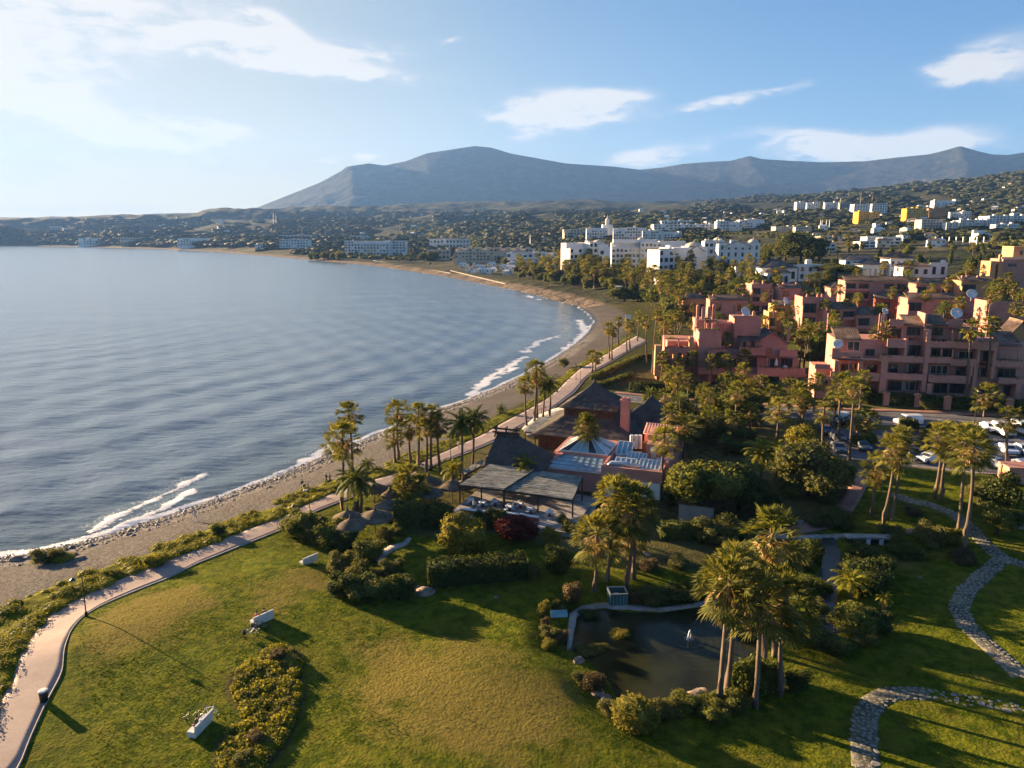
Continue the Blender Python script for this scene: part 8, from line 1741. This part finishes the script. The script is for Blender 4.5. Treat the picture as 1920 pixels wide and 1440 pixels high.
for sx in (-.09, .09):
    i = len(dv); dv += [((sx, -.25, .25), .045), ((sx, -.24, .04), .03), ((sx, .28, .28), .06), ((sx, .36, .16), .03), ((sx, .3, .03), .03)]; de += [(1, i), (i, i+1), (0, i+2), (i+2, i+3), (i+3, i+4)]
me = bpy.data.meshes.new('body'); me.from_pydata([a for a, _ in dv], de, []); o = bpy.data.objects.new('body', me); COL.objects.link(o); o.parent = t; o.modifiers.new('skin', 'SKIN').use_smooth_shade = True
for i, (_, r) in enumerate(dv): me.skin_vertices[0].data[i].radius = (r, r); me.skin_vertices[0].data[i].use_root = i == 0
m2 = bpy.data.meshes.new_from_object(o.evaluated_get(bpy.context.evaluated_depsgraph_get())); o.modifiers.clear(); o.data = m2; m2.materials.append(C_white)

# pond things
q = hit(1157, 1128); t = thing('fish_tank', 'teal rimmed open tank standing on the far pond rim', 'tank', tuple(q), R(4)); M_teal = mat('teal_paint', (.05, .13, .14), .6, None, .2, 3)
for a in ((-.95, .95, -.8, -.72), (-.95, .95, .72, .8), (-.95, -.87, -.719, .719), (.87, .95, -.719, .719)): MB().box(*a, 0, 1.25).build('side_panel', M_teal, t)
MB().box(-.86, .86, -.71, .71, .05, .5).build('inner_floor', M_black, t); MB().box(-1, 1, -.86, -.7, 1.26, 1.32).box(-1, 1, .7, .86, 1.26, 1.32).box(-1, -.84, -.7, .7, 1.26, 1.32).box(.84, 1, -.7, .7, 1.26, 1.32).build('rim', M_steel, t); MB().box(-.3, .2, .1, .5, .51, .8).build('pump_box', M_concrete, t)
for k in range(6): MB().box(-.93+k*.36, -.9+k*.36, -.84, -.81, 0, 1.26).build('bar', M_steel, t)
q = hit(1048, 1168); t = thing('sign', 'flat teal information board at the pond edge', 'sign', tuple(q), R(5)); b = MB().box(-.85, .85, -.42, .42, 0, .05).build('board', mat('teal_board', (.16, .30, .33), .5, None, .15, 2), t, (0, 0, 1.0)); b.rotation_euler.x = R(28); MB().box(-.05, .05, -.05, .05, -.1, 1.0).build('post', M_wood, t)
q = hit(1290, 1205); t = thing('fountain', 'little white water jet splashing in the pond', 'fountain', (q[0], q[1], zf_const[0]-.25)); M_jet = mat('white_water', (.8, .82, .84), .3, None, .05, 8)
MB().tube([(-.02, 0, 0), (.02, 0, .5), (.08, 0, .85), (.14, 0, 1.0), (.2, 0, .85), (.24, 0, .4), (.27, 0, .02)], [.09, .07, .07, .1, .06, .05, .06], 6).build('jet', M_jet, t, smooth=True)
rj = np.random.default_rng(5); dr = MB()
for k in range(40): a, r_ = rj.uniform(0, 6.28), rj.uniform(.05, .45); dr.lathe([(.03, 0), (.02, .05)], 4, (.1+r_*math.cos(a), r_*math.sin(a), rj.uniform(0, .12 if r_ > .2 else .7)))
o = dr.build('splash', M_jet, t); o['kind'] = 'stuff'
def rock(px, py, s, label, seed=0, m=None, fl=.6):
    q = hit(px, py); rng = np.random.default_rng(seed+int(px)); V = ICO_V*(1+.35*(vnoise(ICO_V[:, 0]*1.7+px, ICO_V[:, 1]*1.7+ICO_V[:, 2], 3)-.5)[:, None]+.06*rng.normal(0, 1, (len(ICO_V), 1)))
    o = np_mesh('rock', V, ICO_F, m or M_rock); o.location = q; o.scale = (s, s*.8, s*fl); o.rotation_euler.z = rng.uniform(0, 6); tag(o, label, 'rock')
for a in [(798, 1112, 1.1, 'large pinkish boulder at the end of the hedge island'), (785, 1105, .7, 'smaller pinkish boulder touching the large one'), (732, 1118, .7, 'grey white boulder under the hedge island'), (472, 1285, .45, 'pinkish stone in the lawn bed'), (1305, 1312, 1.2, 'flat pale rock on the pond point'), (1320, 1305, 1.0, 'second flat pale rock on the pond point'), (943, 1080, .35, 'small white stone before the long hedge'), (930, 1120, .3, 'white stone lying on the shaded lawn'), (1340, 1150, .5, 'rock on the far pond rim'), (1105, 1275, .6, 'pale stone on the near pond rim'), (1120, 1300, .7, 'second pale stone on the near pond rim'), (1135, 1310, .6, 'third pale stone on the near pond rim'), (1085, 1240, .6, 'flat stone at the pond corner'), (1550, 1180, .5, 'flat pale stone at the foot of the stream'), (1570, 1070, .6, 'pale stone in the stream cascade'), (1548, 1062, .5, 'second pale stone in the stream cascade'), (1708, 998, .9, 'white angular rock by the footbridge path'), (1725, 1083, .3, 'small white stone on the worn grass'), (1500, 980, .7, 'white stones bordering the flowering shrubs'), (1710, 1042, .4, 'small stone beside the wide clipped bush'), (135, 1043, .9, 'brown boulder near the feathery shore bush'), (150, 1048, .7, 'grey boulder near the feathery shore bush'), (125, 1108, .6, 'dark boulder in the plants by the lamp'), (58, 1046, .8, 'grey boulder among the shore stones'), (30, 1050, .9, 'big grey boulder at the picture edge shore'), (1260, 1045, .5, 'rock in the rough bank behind the pond'), (1215, 1040, .5, 'pale rock in the rough bank behind the pond')]: rock(*a)
# low footbridge at the stream head, low wall, garden steps, kiosk
q = hit(1632, 1018); t = thing('footbridge', 'low white footbridge on two piers over the stream head', 'bridge', tuple(q), R(-3)); MB().box(-3.2, 3.0, -.6, .6, .75, .95).build('deck', M_gravel, t)
for x in (-.5, 1.1): MB().box(x-.22, x+.22, -.62, -.3, -.4, .749).build('pier', M_white, t)
MB().box(-2.9, 2.6, -.2, .5, -.4, .5).build('shade_block', M_black, t)  # solid black block stands in for the shade under the deck
q = hit(1905, 990); t = thing('garden_wall', 'low curved pale stone wall at the upper lawn', 'wall', tuple(q), R(-25)); MB().box(-1.5, 4, -.2, .2, -.3, .7).build('wall_body', M_stone, t); MB().box(-1.6, 4.1, -.28, .28, .701, .8).build('coping', M_gravel, t)
q = hit(1408, 800); t = thing('garden_steps', 'broad brick red garden steps climbing to the car park', 'steps', tuple(q), R(-20))
for k in range(9): MB().box(-2.1, 2.1, k*.42, 9*.42+.3, k*.17-.4, k*.17-.02).build('step', M_redwalk, t)
MB().box(2.15, 6.2, 1.0, 4.5, -.6, 1.6).build('retaining_wall', M_stone, t)
q = hit(1905, 902); t = thing('kiosk', 'small flat pink service kiosk at the car park edge with one sunlit end', 'building', tuple(q), R(-8)); MB().box(-1.8, 4, -1.4, 1.6, -.3, 2.3).build('wall', M_pink, t); MB().box(-1.9, 4.1, -1.5, 1.7, 2.301, 2.5).build('roof', M_pink, t); MB().box(-1.86, -1.8, -.5, .4, 0, 1.8).build('door', M_orange, t)
q = hit(1178, 602); t = thing('beach_sign', 'white sign board on two legs at the bay head', 'sign', tuple(q)); MB().box(-1.4, 1.4, -.05, .05, 1, 3).build('board', M_white, t); MB().box(-1.2, -1.1, .06, .16, 0, 2.8).box(1.1, 1.2, .06, .16, 0, 2.8).build('leg', M_steel, t)
q = hit(1160, 553); t = thing('gatehouse', 'small sunlit white gatehouse at the dune garden', 'building', tuple(q), R(-20)); MB().box(-2, 2, -2, 2, -1, 5.5).build('wall', M_white, t); MB().box(-2.3, 2.3, -2.3, 2.3, 5.501, 5.8).build('roof', M_white, t); MB().box(2.01, 7, -1.5, 1.5, -1, 2.4).build('side_wall', M_white, t)
# low sea walls in front of the cottages
for (a, b, lb) in [((700, 489), (845, 513), 'long tan sea wall below the cream apartment block'), ((845, 508), (948, 533), 'tan sea wall under the white beach cottages')]:
    p0, p1 = hit(*a), hit(*b); t = thing('sea_wall', lb, 'wall', tuple(p0)); d = p1-p0; MB().bar((0, 0, .2), (d[0], d[1], d[2]+.2), .8, 1.1).build('wall_body', M_stone, t)
# cars
_car = {}
CARC = {n: mat(n+'_car_paint', c, .3, None, .03, 1, .6) for n, c in (('white', (.72, .72, .74)), ('silver', (.42, .44, .46)), ('black', (.02, .02, .022)), ('grey', (.13, .14, .15)), ('blue', (.06, .11, .17)), ('red', (.3, .03, .03)))}
def car(p, rz, colr, label, kind='car', group='parked cars'):
    t = thing('car' if kind == 'car' else 'van', label, 'car' if kind == 'car' else 'van', p, rz, group)
    key = kind
    if key not in _car:
        L, W, H = (4.3, 1.8, 1.46) if kind == 'car' else (4.9, 1.95, 2.0)
        prof = [(-2.12, .35), (-2.15, .75), (-2.05, .92), (-1.15, 1.0), (-.45, H-.02), (.95, H), (1.75, 1.02), (2.1, .95), (2.14, .5), (2.1, .32)] if kind == 'car' else [(-2.35, .4), (-2.4, .85), (-2.2, 1.05), (-1.6, 1.12), (-1.0, 1.9), (-.7, H), (2.3, H-.04), (2.42, 1.0), (2.4, .4)]
        n = len(prof); mb = MB()
        for y, ins in ((-W/2, 0), (W/2, 0)):
            pass
        V = []
        for s in (-1, 1):
            V += [(x, s*(W/2-(.16 if z > 1.1 else 0)), z) for x, z in prof]
        mb.v = V; mb.f = [tuple(range(n-1, -1, -1)), tuple(range(n, 2*n))]+[(i, (i+1) % n, n+(i+1) % n, n+i) for i in range(n)]
        me = mb_mesh('body', mb, M_black)
        gl = MB()
        if kind == 'car':
            gl.poly([(-1.08, -.74, 1.05), (-1.08, .74, 1.05), (-.52, .66, H-.08), (-.52, -.66, H-.08)][::-1]); gl.v = [(x-.02, y, z+.03) for x, y, z in gl.v]; i = len(gl.v)
            gl.poly([(1.68, .74, 1.06), (1.68, -.74, 1.06), (1.05, -.66, H-.07), (1.05, .66, H-.07)][::-1]); gl.v[i:] = [(x+.03, y, z+.03) for x, y, z in gl.v[i:]]
            for s in (-1, 1): gl.poly([(-.85, s*.80, 1.06), (1.35, s*.80, 1.06), (.9, s*.755, H-.08), (-.4, s*.755, H-.08)])
        else:
            gl.poly([(-1.62, -.8, 1.18), (-1.62, .8, 1.18), (-1.06, .72, 1.86), (-1.06, -.72, 1.86)][::-1]); gl.v = [(x-.03, y, z+.02) for x, y, z in gl.v]
            for s in (-1, 1): gl.poly([(-1.2, s*.9, 1.2), (1.9, s*.9, 1.2), (1.9, s*.845, 1.75), (-.9, s*.845, 1.75)])
        wh = MB().tube([(0, -.1, 0), (0, .1, 0)], .32, 12); bp = MB().box(-2.2 if kind == 'car' else -2.45, -2.1 if kind == 'car' else -2.35, -.85, .85, .34, .52)
        _car[key] = (me, mb_mesh('windows', gl, M_glass), mb_mesh('wheel', wh, M_black), mb_mesh('bumper', bp, M_grey_b), mb_mesh('headlight', MB().box(-.04, .06, -.18, .18, -.07, .07), M_concrete), {})
    me, gl, wh, bp, hl, cm = _car[key]
    if colr not in cm: m2 = me.copy(); m2.materials.clear(); m2.materials.append(CARC[colr]); cm[colr] = m2
    mesh_obj('body', cm[colr], t); mesh_obj('windows', gl, t); mesh_obj('bumper', bp, t)
    xx = 1.3 if kind == 'car' else 1.5; fx = -2.12 if kind == 'car' else -2.36
    for a in (-xx, xx):
        for s in (-.82, .82): mesh_obj('wheel', wh, t, (a, s, .32))
    for s in (-.62, .62): mesh_obj('headlight', hl, t, (fx, s, .78))
M_grey_b = mat('bumper_grey', (.06, .06, .065), .6, None, .05, 4)
FRONT = R(82)
for (x, y, c, lb, rz, kd) in [(1887, 850, 'white', 'white car facing the viewer beside the thick palm', FRONT, 'car'), (1880, 815, 'white', 'white van parked in the row behind the white car', FRONT, 'van'), (1916, 812, 'white', 'white van at the picture edge behind the palm', FRONT, 'van'), (1919, 850, 'silver', 'silver car at the picture edge beside the palm', FRONT, 'car'), (1866, 876, 'silver', 'silver car half hidden by the leaning palm crowns', R(110), 'car'), (1926, 880, 'white', 'pale car cut off by the picture edge near the kiosk', R(100), 'car'), (1742, 866, 'white', 'white car behind the lawn edge palms', R(20), 'car'), (1708, 862, 'black', 'black car between palms at the lawn edge', R(95), 'car'), (1696, 855, 'grey', 'dark grey car left of the black one', R(95), 'car'),
                              (1567, 792, 'white', 'white car by the car park entrance palms', R(10), 'van'), (1597, 795, 'black', 'black car in the road beyond the entrance palms', R(5), 'car'), (1548, 812, 'blue', 'blue car half behind the drooping palm', R(80), 'car'), (1570, 826, 'grey', 'dark car behind the two entrance palms', R(85), 'car'), (1616, 842, 'grey', 'dark car under the small island tree', R(85), 'car'), (1570, 846, 'grey', 'grey car in front of the dark shrubs', R(85), 'car'), (1702, 797, 'white', 'white pickup with roof bars on the road', R(5), 'van'), (1772, 815, 'silver', 'silver car glimpsed between palm crowns', R(85), 'car'), (1265, 762, 'black', 'dark car on the road behind the thatched hut', R(5), 'car'), (1856, 808, 'white', 'white car peeping out beside the palm crown', FRONT, 'car'), (1824, 812, 'white', 'white car mostly hidden by the wide palm skirt', FRONT, 'car')]:
    q = hit(x, y); car((q[0], q[1], q[2]+.07), rz, c, lb, kd)
# masts, cranes and pylons far away
def mast(px, yb, yt, label, m, w_=1.2, crane=False, name='radio_mast', bands=True, cat='mast'):
    q = hit(px, yb); h = z_at(q[0], q[1], yt)-q[2]; t = thing(name, label, cat, tuple(q)); n = 5
    for k in range(n): MB().tube([(0, 0, h*k/n), (0, 0, h*(k+1)/n-.01)], [w_*(1-.12*k), w_*(1-.12*(k+1))], 6).build('section', M_redm if bands and k % 2 == 0 else m, t)
    if crane: MB().bar((-h*.35, 0, h), (h*1.1, 0, h+h*.15), w_*1.2).build('jib', m, t); MB().box(-h*.4, -h*.25, -1.5, 1.5, h-2, h+1).build('counterweight', M_greyw, t)
M_redm = mat('red_mast_paint', (.40, .16, .13), .7, None, .1, 2)
mast(513.5, 420, 398, 'taller red and white radio mast on the dark hill', M_white, 3.4); mast(518.5, 421, 400, 'shorter red and white radio mast next to the taller one', M_white, 3.0); mast(1613, 384, 362, 'slender pylon on the hill before the mountain', M_greyw, 1.0, bands=False, name='pylon'); mast(1575, 388, 371, 'building crane with a long pale jib on the hill', M_cream, 1.6, True, 'crane', False, 'crane'); mast(1635, 380, 366, 'smaller building crane over the stepped pyramid flats', M_ochre, 1.4, True, 'crane', False, 'crane'); mast(567, 447, 425, 'grey pylon behind the low shed', M_greyw, .9, bands=False, name='pylon'); mast(611, 447, 424, 'grey pylon right of the low shed', M_greyw, .9, bands=False, name='pylon'); mast(750, 440, 416, 'grey pylon above the terraced apartments', M_greyw, .8, bands=False, name='pylon'); mast(994, 462, 440, 'thin pole beside the cream block', M_steel, .5, bands=False, name='pole', cat='pole')
for i, x in enumerate((1538, 1541, 1549, 1555)): mast(x, 426, 412, ['first', 'second', 'third', 'fourth'][i]+' thin mast of the row on the bare brown slope', M_white, .9, bands=False)
# ------------------------------------------------------------------ haze: one box of thin air round everything
def haze():
    b = MB().box(-11500, 11500, -300, 11800, -9, 1480)
    m = bpy.data.materials.new('haze_air'); m.use_nodes = True
    w = NT(m.node_tree); w.n.clear()
    v = w.add('ShaderNodeVolumePrincipled'); v.inputs['Color'].default_value = (.21, .44, 1.0, 1)
    v.inputs['Density'].default_value = HAZE; v.inputs['Anisotropy'].default_value = .15
    out = w.add('ShaderNodeOutputMaterial'); w.l.new(v.outputs[0], out.inputs['Volume'])
    tag(b.build('haze', m), kind='stuff')
HAZE = 4.3e-5
haze()
